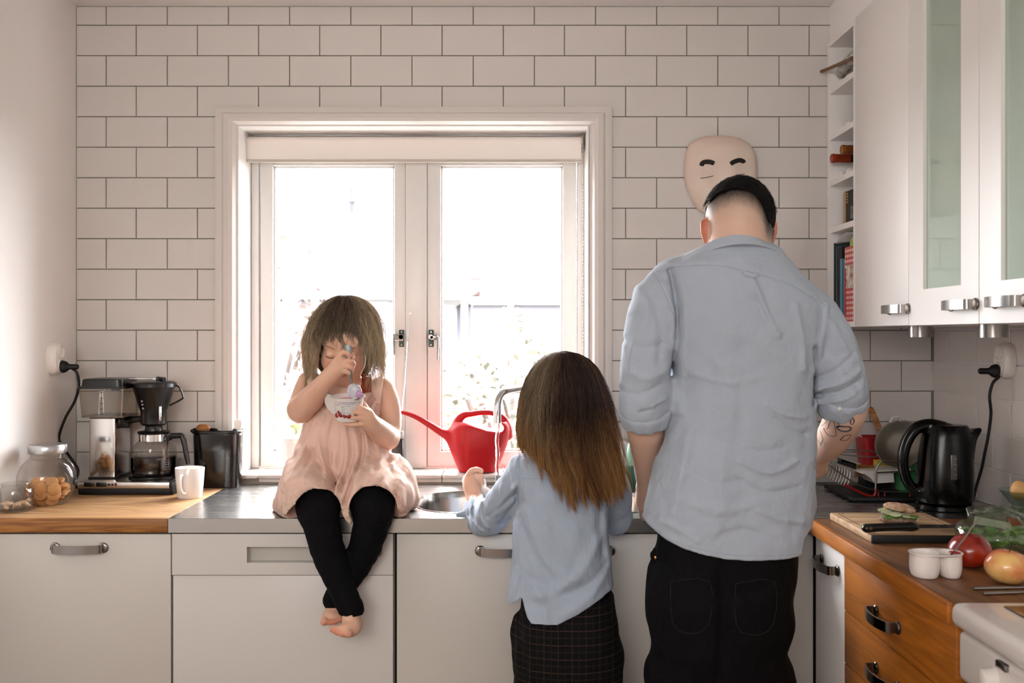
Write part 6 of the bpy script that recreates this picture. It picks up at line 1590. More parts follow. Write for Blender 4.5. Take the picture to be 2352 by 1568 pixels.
# legs pass out under the hem
S.chain([A(735, 1150, -.57), A(729, 1169, -.665), A(731, 1188, -.78)], [.050, .060, .064], k=.006, sub=True)
S.chain([A(855, 1145, -.57), A(857, 1163, -.655), A(857, 1180, -.78)], [.050, .0605, .064], k=.006, sub=True)
hem = interp_px([(600, 1190), (650, 1188), (672, 1162), (700, 1143), (730, 1139), (760, 1147), (780, 1160), (790, 1180), (806, 1203), (822, 1178), (832, 1158), (850, 1136), (885, 1126), (893, 1130), (905, 1155), (920, 1180), (940, 1188), (990, 1190)], -.69)
S.field(lambda d, X, Y, Z: np.maximum(d, hem(X)-Z-np.clip((Y+.64)*2.2, 0, 1)))
S.field(lambda d, X, Y, Z: np.maximum(d, np.where(Y > -.632, ZT+.0013-Z, -1.0)))
M_dress = cloth_mat('dusty_pink_cotton', 'E2C0B0', weave=700, bump=.3, wr=.35)
dr_ = S.build('dress', M_dress, td, relax=1, label='dusty pink cotton dress')
# lace: band laid on the hem and on the bodice, made of small rings and knots
M_lace = mat('cream_lace', 'DCC6B2', rough=.9, bump=.8, bscale=260, var=.2, vscale=120)
def eyelets(m):
    nt = m.node_tree; N = nt.nodes; L = nt.links; b = N['Principled BSDF']; t = N.new('ShaderNodeTexCoord'); v = N.new('ShaderNodeTexVoronoi'); v.inputs['Scale'].default_value = 210
    L.new(t.outputs['Object'], v.inputs['Vector']); r = N.new('ShaderNodeMath'); r.operation = 'LESS_THAN'; r.inputs[1].default_value = .22; L.new(v.outputs['Distance'], r.inputs[0])
    mx = N.new('ShaderNodeMix'); mx.data_type = 'RGBA'; L.new(r.outputs[0], mx.inputs['Factor']); L.new(b.inputs['Base Color'].links[0].from_socket, mx.inputs['A']); mx.inputs['B'].default_value = lin('2A201C'); L.new(mx.outputs['Result'], b.inputs['Base Color'])
eyelets(M_lace)
M_lace2 = mat('pink_lace', 'D6AC9E', rough=.9, bump=.8, bscale=260, var=.2, vscale=120)
on_dress = Sticker(dr_)
def lace_band(path, wpx, m, name, down=(0, 1), rows=6, step=2.5):
    P = spline([Vector((x, y, 0)) for x, y in path], 8); b = MB(); acc = 0; last = P[0]; k = 0; rs = random.Random(3)
    for i in range(1, len(P)):
        acc += (P[i]-last).length; last = P[i]
        if acc < step: continue
        acc = 0; k += 1; t = (P[min(i+1, len(P)-1)]-P[i-1]).normalized(); nn = Vector((-t.y, t.x, 0)); 
        if nn.y > 0: nn = -nn
        for r in range(rows):
            if rs.random() < .22 and 0 < r < rows-1: continue
            f_ = r/(rows-1); q = P[i]+nn*(wpx*f_)+t*((r % 2)*step*.5)
            p = on_dress(q.x, q.y, .0012)
            b.ball(p, (.0023 if r == 0 else .0016)*rs.uniform(.8, 1.2), 6, 4, (1, .6, 1))
    # ladder backing
    rings = []
    for i in range(0, len(P), 2):
        t = (P[min(i+1, len(P)-1)]-P[max(i-1, 0)]).normalized(); nn = Vector((-t.y, t.x, 0))
        if nn.y > 0: nn = -nn
        a, c = P[i]+nn*1.0, P[i]+nn*wpx
        pa, pc = on_dress(a.x, a.y, .0004), on_dress(c.x, c.y, .0004); rings.append([pa, (pa+pc)/2+Vector((0, -.0006, 0)), pc])
    b.loft(rings, closed=False); o = b.build(name, m, td); o['kind'] = 'stuff'; return o
lace_band([(652, 1186), (668, 1164), (695, 1145), (727, 1140), (757, 1148), (777, 1160), (786, 1174)], 17, M_lace, 'hem_lace')
lace_band([(793, 1172), (806, 1200), (818, 1180), (828, 1160), (834, 1142)], 18, M_lace, 'hem_lace')
lace_band([(836, 1144), (852, 1137), (868, 1133), (881, 1127)], 17, M_lace, 'hem_lace')
lace_band([(889, 1132), (900, 1148), (914, 1172), (934, 1184)], 17, M_lace2, 'hem_lace')
lace_band([(848, 940), (862, 915), (876, 890)], 14, M_lace2, 'bodice_lace')
lace_band([(862, 968), (876, 940), (885, 915)], 14, M_lace2, 'bodice_lace')
lace_band([(745, 940), (738, 920), (748, 902)], 10, M_lace2, 'bodice_lace')
# straps and rust crochet top underneath
bvb = None
b = MB(); b.tube(spline([A(722, 912, -.520), A(716, 882, -.522), A(716, 862, -.50), A(720, 858, -.47), A(722, 862, -.43)], 4), 1, flat=(.022, .003, (0, -1, .3))); b.build('shoulder_strap', M_dress, td)
b = MB(); b.tube(spline([A(862, 925, -.515), A(866, 890, -.522), A(868, 872, -.50), A(866, 866, -.47), A(862, 872, -.43)], 4), 1, flat=(.028, .003, (0, -1, .3))); b.build('shoulder_strap', M_dress, td)
M_rust = mat('rust_crochet', '8E3A22', rough=.9, bump=.8, bscale=240, var=.3, vscale=150)
b = MB(); rs = random.Random(4)
for i in range(7):
    for j in range(10):
        if rs.random() < .12: continue
        b.ball(A(832+i*3.2, 861+j*4.2, -.541+.003*i+.02*(abs(j-9)/9)**2*0.5), .0026, 6, 4)
b.prism([A(831, 866, -.534), A(853, 864, -.520), A(853, 900, -.540), A(828, 903, -.545)], (0, .003, 0)); o = b.build('crochet_top', M_rust, td); o['kind'] = 'stuff'
# hair
def fringe(a, end, rs):
    c = math.cos(a); s_ = math.sin(a)
    if s_ > 0 and abs(c) < .58:
        return (781 if c < -.05 else (766+60*(c+.05) if c < .12 else 791))+rs.uniform(-5, 4)
    if s_ > 0 and abs(c) < .80: return min(end, 800+(abs(c)-.60)*400+rs.uniform(-20, 20))
    return end
rowsT = [(679, 776, 812, .03), (682, 766, 824, .045), (690, 752, 838, .06), (702, 738, 851, .078), (720, 724, 862, .092), (745, 712, 871, .102), (775, 704, 876, .104), (805, 701, 880, .098), (835, 703, 879, .088), (865, 706, 877, .078), (905, 704, 882, .072)]
lc = lambda h: np.array(lin(h)[:3])
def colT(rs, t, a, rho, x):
    e_ = min(1, max(0, (abs(math.cos(a))-.35)*1.7)); root = (lc('5A4A3E')*(1-e_)+lc('B09A80')*e_)*rs.choice([.6, 1.0, 1.4, 2.0], p=[.35, .3, .2, .15]); tip = lc('E6CDA8')*rs.uniform(.55, 1.3)  # roots coloured lighter near the outline, painting in the backlit edges
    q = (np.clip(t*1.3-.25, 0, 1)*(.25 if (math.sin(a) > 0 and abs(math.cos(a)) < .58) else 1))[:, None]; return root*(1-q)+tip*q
cyT = -.492
P1, C1 = hair_strands(5200, rowsT, cyT, 21, (-.35, PI+.35), (780, 880), colT, rad=(.90, 1.05), clumps=130, wave=.009, zmin_fn=fringe, npts=20, start=60, ragged=9, swing=.07, pull=.75)
P2, C2 = hair_strands(1200, rowsT, cyT, 22, (PI, 2*PI), (790, 845), colT, rad=(.85, 1.0), clumps=50, wave=.006, npts=20, start=30)
P3, C3 = hair_strands(46, rowsT, cyT, 23, (-.3, .25), (860, 905), colT, rad=(1.0, 1.16), clumps=20, wave=.012, npts=20, start=30)
P4, C4 = hair_strands(46, rowsT, cyT, 24, (PI-.25, PI+.3), (860, 905), colT, rad=(1.0, 1.16), clumps=20, wave=.012, npts=20, start=30)
strands('hair', np.concatenate([P1, P2, P3, P4]), np.concatenate([np.random.RandomState(1).uniform(.00025, .0006, 6400), np.full(92, .00028)]), M_hair, td, np.concatenate([C1, C2, C3, C4]), label='long light brown hair with a fringe')
S = Sdf((-.58, -.62, 1.24), (-.30, -.36, 1.44), .003)
S.ell(hd.p(0, .018, .036), (.0755*.92+.006, .094*.92+.006, .086*.92+.007), k=0, rot=hd.R)
S.loft(loft_keys([(760, 722, 862, -.465, .06), (810, 718, 864, -.455, .05), (840, 728, 856, -.45, .040), (872, 752, 838, -.44, .02)], -.46, .05), k=.02)
fr = A(0, 779, -.58).z
S.ell(hd.p(0, -.085, -.045), (.062, .060, .060), k=.008, sub=True, rot=hd.R)
S.field(lambda d, X, Y, Z: np.maximum(d, np.where((Y < -.505) & (np.abs(X-A(794, 0, -.55).x) < .064), fr-Z, -1)))
S.build('hair_base', M_hair, td, color=lambda V: np.tile(lc('4E3C2C'), (len(V), 1)))
# spoon and yoghurt cup, held
sp = thing('spoon', tuple(A(800, 800, -.69)), 'steel spoon in the toddler\'s fist above the yoghurt cup', 'spoon')
yo = yh-.010
pts = [A(798, 792, yo-.006), A(799, 805, yo-.006), A(801, 822, yo-.006), A(804, 848, yo-.004), A(806, 866, yo-.002), A(808, 882, yo-.002)]
b = MB(); rings = []
for p, w_ in zip(pts, (.0095, .0100, .0085, .0050, .0032, .0030)): rings.append([p+Vector((-w_, 0, 0)), p+Vector((-w_*.5, -.0012, 0)), p+Vector((w_*.5, -.0012, 0)), p+Vector((w_, 0, 0)), p+Vector((w_*.5, .0012, 0)), p+Vector((-w_*.5, .0012, 0))])
b.loft(rings); M_spoon = mat('worn_spoon_steel', '6F7270', rough=.35, metal=1, var=.3, vscale=60); b.build('handle', M_spoon, sp)
S = Sdf(tuple(A(785, 925, yo-.03)), tuple(A(835, 870, yo+.03)), .0012)
S.ell(A(815, 900, yo-.001), (.0185, .0070, .0225), k=0, rot=rotm('Y', -22)); S.ell(A(815, 900, yo-.0075), (.0165, .0055, .0205), k=.001, sub=True, rot=rotm('Y', -22)); S.cone(A(808, 880, yo-.002), A(811, 890, yo-.001), .003, .005, k=.004)
S.build('spoon_bowl', M_nickel, sp)
MB().ball(A(813, 899, yo-.0035), .0175, 20, 12, (1, .34, 1.2), rotm('Y', -22)).build('yoghurt_coat', mat('white_yoghurt_coat', 'C9C6CC', rough=.3, col2='B7B6C2', vscale=60), sp); MB().ball(A(824, 905, yo-.0070), .0095, 14, 10, (1, .35, 1.1)).build('yoghurt_blob', mat('berry_yoghurt', 'B58FB4', rough=.3), sp)
yc = -.640
cp_ = thing('yoghurt_cup', tuple(A(800, 968, yc)), 'white yoghurt cup with red cherries held by the toddler', 'cup')
c0 = A(801, 966, yc); hh = A(801, 909, yc).z-c0.z; tl = Matrix.Translation(c0) @ Matrix.Rotation(math.radians(7), 4, 'X') @ Matrix.Translation(-c0)
b = MB(); b.lathe(c0, [(.024, 0), (.030, .002), (.033, .008), (.0405, hh-.004), (.0410, hh-.002), (.0455, hh-.001), (.0458, hh+.0012), (.0405, hh+.001), (.0392, hh-.004), (.034, .02)], n=48).xform(tl); cb_o = b.build('cup_body', M_cup, cp_)
b = MB(); b.lathe(c0+Vector((0, 0, hh-.010)), [(.0, .0035), (.02, .003), (.030, .002), (.0385, 0)], n=32, cap0=False, cap1=False).xform(tl); b.build('yoghurt', mat('pink_yoghurt', 'D9657A', rough=.35, col2='EBC9CC', vscale=50), cp_)
stk = Sticker(cb_o)
def cup_pt(px, py, off=.0004): return stk(px, py, off, yc-.04)
M_prn = mat('label_print', '6B6F86', rough=.4); M_prr = mat('label_red_print', 'B0343C', rough=.4)
def bar(x0, x1, py, m, h=.0008):
    n = 8; P = [cup_pt(x0+(x1-x0)*i/n, py) for i in range(n+1)]; b = MB(); b.tube(P, 1, flat=(h, .0002, (0, -1, 0))); return b.build('label_line', m, cb_o)
for i, (x0, x1, py, m) in enumerate([(769, 777, 922.5, M_prr), (778, 819, 923.5, M_prn), (822, 830, 922.5, M_prr), (770, 819, 926, M_prn), (822, 830, 926, M_prr), (770, 812, 928.5, M_prn), (771, 780, 931, M_prr), (783, 792, 933, M_prn), (794, 805, 932.5, M_prn), (783, 792, 936, M_prn), (783, 793, 940, M_prn), (783, 791, 943.5, M_prn), (783, 792, 947, M_prn), (784, 806, 949.5, M_prn)]): bar(x0, x1, py, m)
M_cherry = mat('cherry_red', '8E1418', rough=.25, var=.3, vscale=90)
for px, py, r in ((775, 953, .0065), (783, 951, .0075), (792, 955, .0055), (801, 955, .0065), (812, 955, .006), (822, 954, .006), (779, 946, .005)):
    p = cup_pt(px, py, .0003); MB().ball(p, r, 12, 8, (1, .12, 1.1)).build('cherry_print', M_cherry, cb_o)
# peeled foil lid hanging on the left of the cup
lf = [(763, 904), (752, 905), (746, 915), (746, 926), (752, 938), (762, 948), (771, 953), (769, 935), (766, 918)]
b = MB(); b.prism([A(px, py, yc-.012+.02*(780-px)/40) for px, py in lf], (0, .0005, 0)); b.build('foil_lid', mat('foil_lid', 'CFC6BE', rough=.35), cp_)
MB().prism([A(752, 903, yc-.0125), A(757, 901.5, yc-.0125), (A(765, 908, yc-.0125)), A(760, 906.5, yc-.0125)], (0, .0004, 0)).build('foil_print', mat('foil_print', '2E4A38', rough=.4), cp_)
# ---------------------------------------------------------------- girl standing at the sink, seen from behind
gr = thing('person', (.14, -.82, 0), 'girl with long brown hair in pale blue shirt and checked trousers standing at the sink', 'person')
hd = Head(A(1298, 928, -.845), rotm('Z', 180) @ Matrix.Rotation(math.radians(20), 3, 'X'), .98)
yb = -.80
S = Sdf((-.20, -1.02, -.005), (.36, -.22, 1.37), .0042)
hd.add(S)
S.cone(A(1297, 1060, yb), A(1298, 960, -.83), .046, .042, k=.03)
S.loft(loft_keys([(1040, 1215, 1380, yb, .055), (1065, 1196, 1398, yb, .068), (1130, 1192, 1392, yb, .080), (1250, 1204, 1380, yb, .070), (1350, 1206, 1388, yb, .080), (1420, 1208, 1394, yb, .084), (1480, 1212, 1396, yb, .080)], yb, .08), k=.02)
yl = -.52
sh, el, wr_ = A(1208, 1082, -.79), A(1122, 1196, -.66), A(1092, 1146, -.50)
S.chain([sh, A(1165, 1140, -.735), el], [.034, .028, .026], k=.02); S.chain([el, wr_], [.026, .021], k=.01)
# hand closed on the cup handle: palm, four fingers and thumb
S.chain([wr_, A(1084, 1120, -.480), A(1080, 1104, -.468)], [.0215, .0250, .0230], k=.012, flat=((0, 1, 0), .9))
finger(S, [A(1074, 1096, -.470), A(1082, 1082, -.484), A(1096, 1078, -.488), A(1106, 1082, -.486)], .0088)
S.ell(A(1091, 1096, -.466), (.0175, .016, .020), k=.008)
finger(S, [A(1080, 1100, -.462), A(1094, 1090, -.474), A(1106, 1094, -.478), A(1106, 1102, -.474)], .0082)
finger(S, [A(1086, 1110, -.458), A(1099, 1104, -.468), A(1107, 1108, -.470), A(1103, 1115, -.466)], .0078)
finger(S, [A(1088, 1120, -.458), A(1099, 1117, -.466), A(1104, 1121, -.466), A(1099, 1126, -.464)], .0070)
finger(S, [A(1072, 1108, -.450), A(1078, 1090, -.440), A(1090, 1083, -.445)], .0090)
sr, er, wrr = A(1390, 1085, -.79), A(1418, 1190, -.70), A(1360, 1140, -.52)
S.chain([sr, er], [.040, .030], k=.02); S.chain([er, wrr, A(1340, 1125, -.47)], [.030, .021, .022], k=.01)
for i in range(4): finger(S, [A(1335+7*i, 1118, -.47), A(1330+7*i, 1108, -.44), A(1327+7*i, 1112, -.42)], .0078)
finger(S, [A(1328, 1128, -.47), A(1316, 1118, -.455), A(1312, 1110, -.445)], .0085)
for x0, x1, fx in ((.095, .085, .080), (.195, .205, .215)):
    S.chain([(x0, yb, .66), (x1, yb-.01, .42), (fx, yb, .10)], [.060, .048, .036], k=.03)
    S.chain([(fx, yb-.02, .045), (fx, yb+.05, .035), (fx, yb+.12, .026)], [.036, .032, .024], k=.02)
S.field(lambda d, X, Y, Z: np.maximum(d, .002-Z))
S.build('body', M_skin, gr, relax=1, color=skin_color('DDB096', hd), label='fair skin of hand and neck')
# trousers
S = Sdf((-.22, -1.02, .03), (.38, -.62, .80), .0042)
S.loft(loft_keys([(1360, 1196, 1408, yb, .100), (1400, 1194, 1412, yb, .108), (1450, 1184, 1421, yb, .115), (1500, 1188, 1421, yb, .112), (1568, 1200, 1415, yb, .105), (1600, 1202, 1413, yb, .10)], yb, .11), k=0, n=2.4)
for x0, x1 in ((.092, .084), (.198, .208)): S.chain([(x0, yb, .58), (x1, yb, .35), (x1, yb+.005, .06)], [.082, .068, .060], k=.03)
S.field(lambda d, X, Y, Z: np.maximum(d+.006*(vnoise(X*14, Y*14, Z*20)-.5)+.003*(vnoise(X*50, Y*50, Z*50)-.5), .05-Z))
# pocket bulge on the left hip and side seam
S.chain([A(1190, 1420, yb), A(1186, 1455, yb), A(1196, 1490, yb)], [.012, .014, .010], k=.02)
folds(S, [([(1215, 1440), (1222, 1500), (1218, 1568)], .004, .010, -.9), ([(1300, 1400), (1300, 1470), (1310, 1568)], -.004, .008, -.9), ([(1195, 1460), (1205, 1520), (1212, 1568)], -.004, .008, -.88)], -1.02, -.8)
m = cloth_mat('checked_trouser', '0C0B0C', weave=900, bump=.2, wr=.12, sheen=0); nt = m.node_tree; N = nt.nodes; L = nt.links; bs = N['Principled BSDF']
tcx = N.new('ShaderNodeTexCoord'); sp_ = N.new('ShaderNodeSeparateXYZ'); L.new(tcx.outputs['Object'], sp_.inputs[0])
acc = None; base_ = None
def line_node(out, scale, w, off):
    a = N.new('ShaderNodeMath'); a.operation = 'MULTIPLY_ADD'; a.inputs[1].default_value = scale; a.inputs[2].default_value = off; L.new(sp_.outputs[out], a.inputs[0])
    f_ = N.new('ShaderNodeMath'); f_.operation = 'FRACT'; L.new(a.outputs[0], f_.inputs[0])
    g_ = N.new('ShaderNodeMath'); g_.operation = 'LESS_THAN'; g_.inputs[1].default_value = w; L.new(f_.outputs[0], g_.inputs[0]); return g_
src = bs.inputs['Base Color'].links[0].from_socket
for out, sc_l, w_, off, colr in ((0, 30, .10, .1, '1F1C1B'), (2, 30, .10, .0, '1F1C1B'), (0, 30, .04, .55, '3A2C28'), (2, 30, .05, .5, '44342D'), (0, 90, .14, .3, '111010'), (2, 90, .14, .3, '111010')):
    g_ = line_node(out, sc_l, w_, off); mx = N.new('ShaderNodeMix'); mx.data_type = 'RGBA'; L.new(g_.outputs[0], mx.inputs['Factor']); L.new(src, mx.inputs['A']); mx.inputs['B'].default_value = lin(colr); src = mx.outputs['Result']
L.new(src, bs.inputs['Base Color'])
S.build('trousers', m, gr, relax=1)
# shoes
for fx in (.080, .215):
    S = Sdf((fx-.06, yb-.09, -.002), (fx+.06, yb+.19, .10), .004)
    S.chain([(fx, yb-.03, .038), (fx, yb+.06, .034), (fx, yb+.135, .026)], [.042, .038, .030], k=.02); S.field(lambda d, X, Y, Z: np.maximum(d, .001-Z)); S.build('slipper', mat('grey_felt', '55524F', rough=.95) if 'grey_felt' not in MATS else MATS['grey_felt'], gr)
# shirt
S = Sdf((-.22, -1.0, .70), (.38, -.46, 1.18), .0032)
S.loft(loft_keys([(1038, 1222, 1378, yb, .058), (1050, 1200, 1392, yb, .070), (1075, 1188, 1402, yb, .082), (1130, 1182, 1398, yb, .094), (1200, 1180, 1398, yb, .097), (1280, 1174, 1402, yb, .100), (1340, 1170, 1406, yb, .108), (1390, 1163, 1411, yb, .116), (1445, 1160, 1412, yb, .120)], yb, .1), k=0, n=2.5)
S.chain([A(1300, 1046, yb), A(1300, 1030, yb-.005)], [.056, .050], k=.02)
S.chain([A(1212, 1085, -.79), A(1170, 1135, -.735), A(1128, 1185, -.672)], [.052, .046, .041], k=.025)
S.chain([A(1128, 1187, -.670), A(1112, 1185, -.625), A(1098, 1168, -.560)], [.042, .041, .037], k=.02)
S.chain([A(1122, 1208, -.665), A(1100, 1212, -.645), A(1085, 1205, -.615)], [.024, .020, .012], k=.02)
S.chain([A(1100, 1168, -.56), A(1076, 1180, -.575), A(1052, 1182, -.585)], [.022, .014, .007], k=.015)
S.chain([A(1388, 1088, -.79), A(1410, 1140, -.75), A(1412, 1188, -.70)], [.052, .045, .041], k=.025)
S.chain([A(1412, 1190, -.70), A(1375, 1155, -.57)], [.041, .036], k=.02)
for q0, q1, r0, r1 in ((A(1104, 1172, -.585), A(1080, 1125, -.47), .029, .030), (A(1385, 1160, -.60), A(1350, 1130, -.48), .028, .030)): S.cone(q0, q1, r0, r1, k=.003, sub=True)
GF = [([(1195, 1060), (1190, 1110), (1186, 1160)], -.005, .004, -.88), ([(1190, 1150), (1210, 1230), (1240, 1290), (1265, 1330)], -.006, .012, -.9), ([(1200, 1180), (1230, 1260), (1275, 1310), (1330, 1330)], .005, .012, -.9),
      ([(1235, 1370), (1290, 1350), (1345, 1300), (1380, 1240)], .007, .014, -.9), ([(1220, 1330), (1280, 1360), (1340, 1350), (1395, 1310)], -.006, .013, -.9), ([(1250, 1200), (1270, 1260), (1300, 1300)], .004, .010, -.9),
      ([(1180, 1210), (1195, 1300), (1185, 1380)], .005, .010, -.88), ([(1385, 1120), (1378, 1200), (1385, 1280)], -.006, .010, -.88), ([(1400, 1310), (1350, 1375), (1290, 1410)], .005, .010, -.9), ([(1230, 1340), (1250, 1390), (1255, 1430)], .004, .008, -.9),
      ([(1190, 1100), (1160, 1140), (1135, 1190)], .004, .006, -.78), ([(1185, 1130), (1150, 1165), (1120, 1195)], -.004, .005, -.78), ([(1200, 1140), (1170, 1175), (1150, 1215)], -.005, .006, -.78), ([(1090, 1150), (1085, 1190), (1110, 1215)], -.005, .005, -.70), ([(1105, 1150), (1100, 1180), (1120, 1210)], .005, .004, -.70), ([(1070, 1160), (1075, 1195)], -.004, .004, -.70)]
folds(S, GF, -1.0, -.55)
S.field(lambda d, X, Y, Z: d+.006*(vnoise(X*20, Y*20, Z*12)-.5)+.0035*(vnoise(X*48+Z*20, Y*48, Z*36)-.5)+.0016*(vnoise(X*110, Y*110, Z*90)-.5))
hem = interp_px([(1100, 1360), (1166, 1404), (1178, 1398), (1199, 1379), (1203, 1395), (1210, 1420), (1222, 1436), (1255, 1441), (1280, 1434), (1320, 1415), (1365, 1390), (1400, 1372), (1425, 1366)], -.91)
S.field(lambda d, X, Y, Z: np.maximum(d, np.where(Y < -.62, hem(X)-Z, -1)))
S.loft(loft_keys([(1350, 1188, 1400, yb, .104), (1460, 1186, 1404, yb, .106)], yb, .1), k=0, sub=True)
M_gsh = cloth_mat('pale_blue_pinstripe', '98A5B7', weave=900, bump=.2, wr=.30, stripe=330, c2='AAB5C3')
shg = S.build('shirt', M_gsh, gr, relax=1, label='pale blue pinstripe shirt with a curved hem')
ong = Sticker(shg)
def seam(on, pts, m, parent, nm='seam', r=.0005, off=.0001):
    P = spline([Vector((x, y, 0)) for x, y in pts], 5); b = MB(); b.tube([on(p.x, p.y, off) for p in P], r, n=5); return b.build(nm, m, parent)
M_sg = mat('shirt_seam_blue', '8F99A8', rough=.9)
seam(ong, [(1192, 1055), (1194, 1080), (1191, 1110), (1188, 1150)], M_sg, gr); seam(ong, [(1194, 1098), (1225, 1099), (1262, 1100)], M_sg, gr)
b = MB(); rings = []
for i in range(33):
    a = 2*PI*i/32; c, s_ = math.cos(a), math.sin(a); cz = A(1297, 1040, yb-.0).z; rings.append([(A(1297, 0, yb).x+.058*c, yb+.052*s_, cz-.004+.010*s_), (A(1297, 0, yb).x+.054*c, yb+.048*s_, cz+.020+.010*s_), (A(1297, 0, yb).x+.049*c, yb+.044*s_, cz+.020+.010*s_), (A(1297, 0, yb).x+.050*c, yb+.045*s_, cz+.004+.010*s_)])
b.loft(rings, False, False); b.build('collar', M_gsh, gr)
for q in ([A(1086, 1158, -.62), A(1080, 1176, -.64), A(1090, 1190, -.65)],): MB().tube(spline(q, 4), 1, flat=(.006, .002, (1, 0, 0))).build('cuff_tie', M_gsh, gr)
# hair
rowsG = [(806, 1285, 1300, .01), (811, 1264, 1325, .045), (822, 1245, 1345, .065), (840, 1228, 1362, .085), (865, 1214, 1376, .098), (900, 1204, 1388, .106), (940, 1197, 1397, .108), (985, 1194, 1405, .104), (1030, 1199, 1415, .098), (1075, 1212, 1424, .094), (1120, 1226, 1432, .092), (1175, 1238, 1444, .090)]
def endG(a, end, rs):
    c = math.cos(a)   # -1 left .. +1 right
    e = np.interp(c, [-1, -.8, -.55, -.3, 0, .3, .6, .85, 1.0], [1020, 1052, 1110, 1148, 1150, 1140, 1128, 1118, 1112])
    return e+rs.normal(0, 5)-abs(rs.normal(0, 9))-(70*rs.random() if rs.random() < .15 else 0)
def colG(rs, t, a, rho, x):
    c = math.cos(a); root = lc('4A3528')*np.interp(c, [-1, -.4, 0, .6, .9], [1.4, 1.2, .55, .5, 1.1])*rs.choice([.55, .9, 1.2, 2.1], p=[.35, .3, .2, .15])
    e_ = min(1, max(0, (-c-.25+rs.normal(0, .10))*2.6)); root = root*(1-e_)+lc('9A866E')*rs.uniform(.5, 1.35)*e_  # left strands coloured lighter to paint in the window backlight
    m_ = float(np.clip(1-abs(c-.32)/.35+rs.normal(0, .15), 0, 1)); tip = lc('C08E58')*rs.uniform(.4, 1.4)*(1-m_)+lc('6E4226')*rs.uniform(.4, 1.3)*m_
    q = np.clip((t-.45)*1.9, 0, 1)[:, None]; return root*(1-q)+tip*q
cyG = -.845
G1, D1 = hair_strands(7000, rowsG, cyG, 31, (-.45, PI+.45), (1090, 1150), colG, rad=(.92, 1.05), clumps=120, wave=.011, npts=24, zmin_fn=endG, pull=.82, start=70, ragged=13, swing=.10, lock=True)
G2, D2 = hair_strands(500, rowsG, cyG, 32, (PI, 2*PI), (980, 1010), colG, rad=(.9, 1.0), clumps=40, wave=.006, npts=24, start=30)
G3, D3 = hair_strands(150, rowsG, cyG, 33, (-.25, .5), (1100, 1135), colG, rad=(1.0, 1.13), clumps=30, wave=.018, npts=24, start=60)
G4, D4 = hair_strands(70, rowsG, cyG, 34, (PI-.6, PI+.2), (1030, 1100), colG, rad=(1.0, 1.06), clumps=20, wave=.010, npts=24, start=60)
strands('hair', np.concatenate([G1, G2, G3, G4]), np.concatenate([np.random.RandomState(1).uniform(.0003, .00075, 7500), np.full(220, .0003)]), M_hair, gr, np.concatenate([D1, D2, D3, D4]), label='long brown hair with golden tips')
S = Sdf((-.02, -.97, .98), (.30, -.72, 1.37), .0035)
S.loft(loft_keys([(812, 1272, 1318, cyG, .02), (822, 1252, 1338, cyG, .055), (840, 1236, 1355, cyG, .074), (865, 1222, 1368, cyG, .088), (900, 1212, 1380, cyG, .095), (940, 1206, 1389, cyG, .096), (985, 1204, 1396, cyG, .092), (1030, 1216, 1404, cyG, .086), (1070, 1240, 1408, cyG, .08), (1095, 1262, 1400, cyG, .074), (1105, 1280, 1385, cyG, .05)], cyG, .1), k=0, n=2.0)
S.build('hair_base', M_hair, gr, color=lambda V: np.tile(lc('30211A'), (len(V), 1)))
# small white cup in her hand
hc = thing('hand_held_cup', tuple(A(1112, 1115, -.46)), 'white cup rim held by the girl over the sink', 'cup')
c0 = A(1113, 1122, -.455)
b = MB(); b.lathe(c0-Vector((0, 0, .012)), [(.0, -.020), (.016, -.019), (.022, -.005), (.0245, .016), (.0255, .017), (.024, .014), (.018, -.006)], n=32, cap0=False, cap1=False).xform(Matrix.Translation(c0) @ Matrix.Rotation(math.radians(35), 4, 'Y') @ Matrix.Translation(-c0)); b.build('cup_body', M_cer, hc)
MB().tube(spline([A(1097, 1106, -.466), A(1104, 1099, -.470), A(1112, 1102, -.468), A(1115, 1112, -.462), A(1112, 1122, -.458)], 5), .0030, n=8).build('cup_handle', M_cer, hc)
# ---------------------------------------------------------------- man seen from behind
mn = thing('person', (.52, -.95, 0), 'man in light blue shirt and black jeans standing with his back to the camera', 'person')
ym = -.95
hd = Head(A(1699, 536, -.955), rotm('Z', 180) @ Matrix.Rotation(math.radians(38), 3, 'X'), .985)
S = Sdf((.20, -1.14, -.005), (.90, -.55, 1.80), .0052)
hd.add(S, nose=1.2, ears=False)
S.chain([A(1698, 610, ym), A(1698, 545, -.965), A(1699, 505, -.965)], [.070, .0665, .066], k=.03)
S.loft(loft_keys([(590, 1630, 1760, ym, .05), (650, 1560, 1820, ym, .075), (760, 1570, 1820, ym, .085), (950, 1570, 1820, ym, .085), (1150, 1560, 1815, ym, .09), (1300, 1545, 1780, ym, .09)], ym, .1), k=.03)
# arms
S.chain([A(1540, 680, ym), A(1496, 800, -.97), A(1482, 925, -.975)], [.044, .045, .044], k=.03)
S.chain([A(1482, 930, -.975), A(1484, 985, -.93), A(1488, 1060, -.84), A(1489, 1118, -.76)], [.0445, .0455, .036, .0275], k=.01)
S.chain([A(1489, 1120, -.755), A(1486, 1150, -.715)], [.030, .032], k=.012)
for i in range(4): finger(S, [A(1474+9*i, 1150, -.71), A(1474+10*i, 1178, -.68), A(1478+9*i, 1190, -.66)], .0100)
finger(S, [A(1504, 1140, -.72), A(1514, 1150, -.69), A(1514, 1165, -.67)], .0112)
S.chain([A(1855, 735, ym), A(1905, 800, -.965), A(1936, 890, -.972)], [.038, .037, .037], k=.03)
S.chain([A(1937, 895, -.972), A(1943, 945, -.945), A(1917, 1000, -.86), A(1884, 1040, -.775), A(1878, 1052, -.755)], [.037, .0465, .042, .031, .028], k=.012)
S.chain([A(1878, 1054, -.75), A(1872, 1070, -.72)], [.029, .031], k=.012, flat=((1, 0, 0), 1.1))
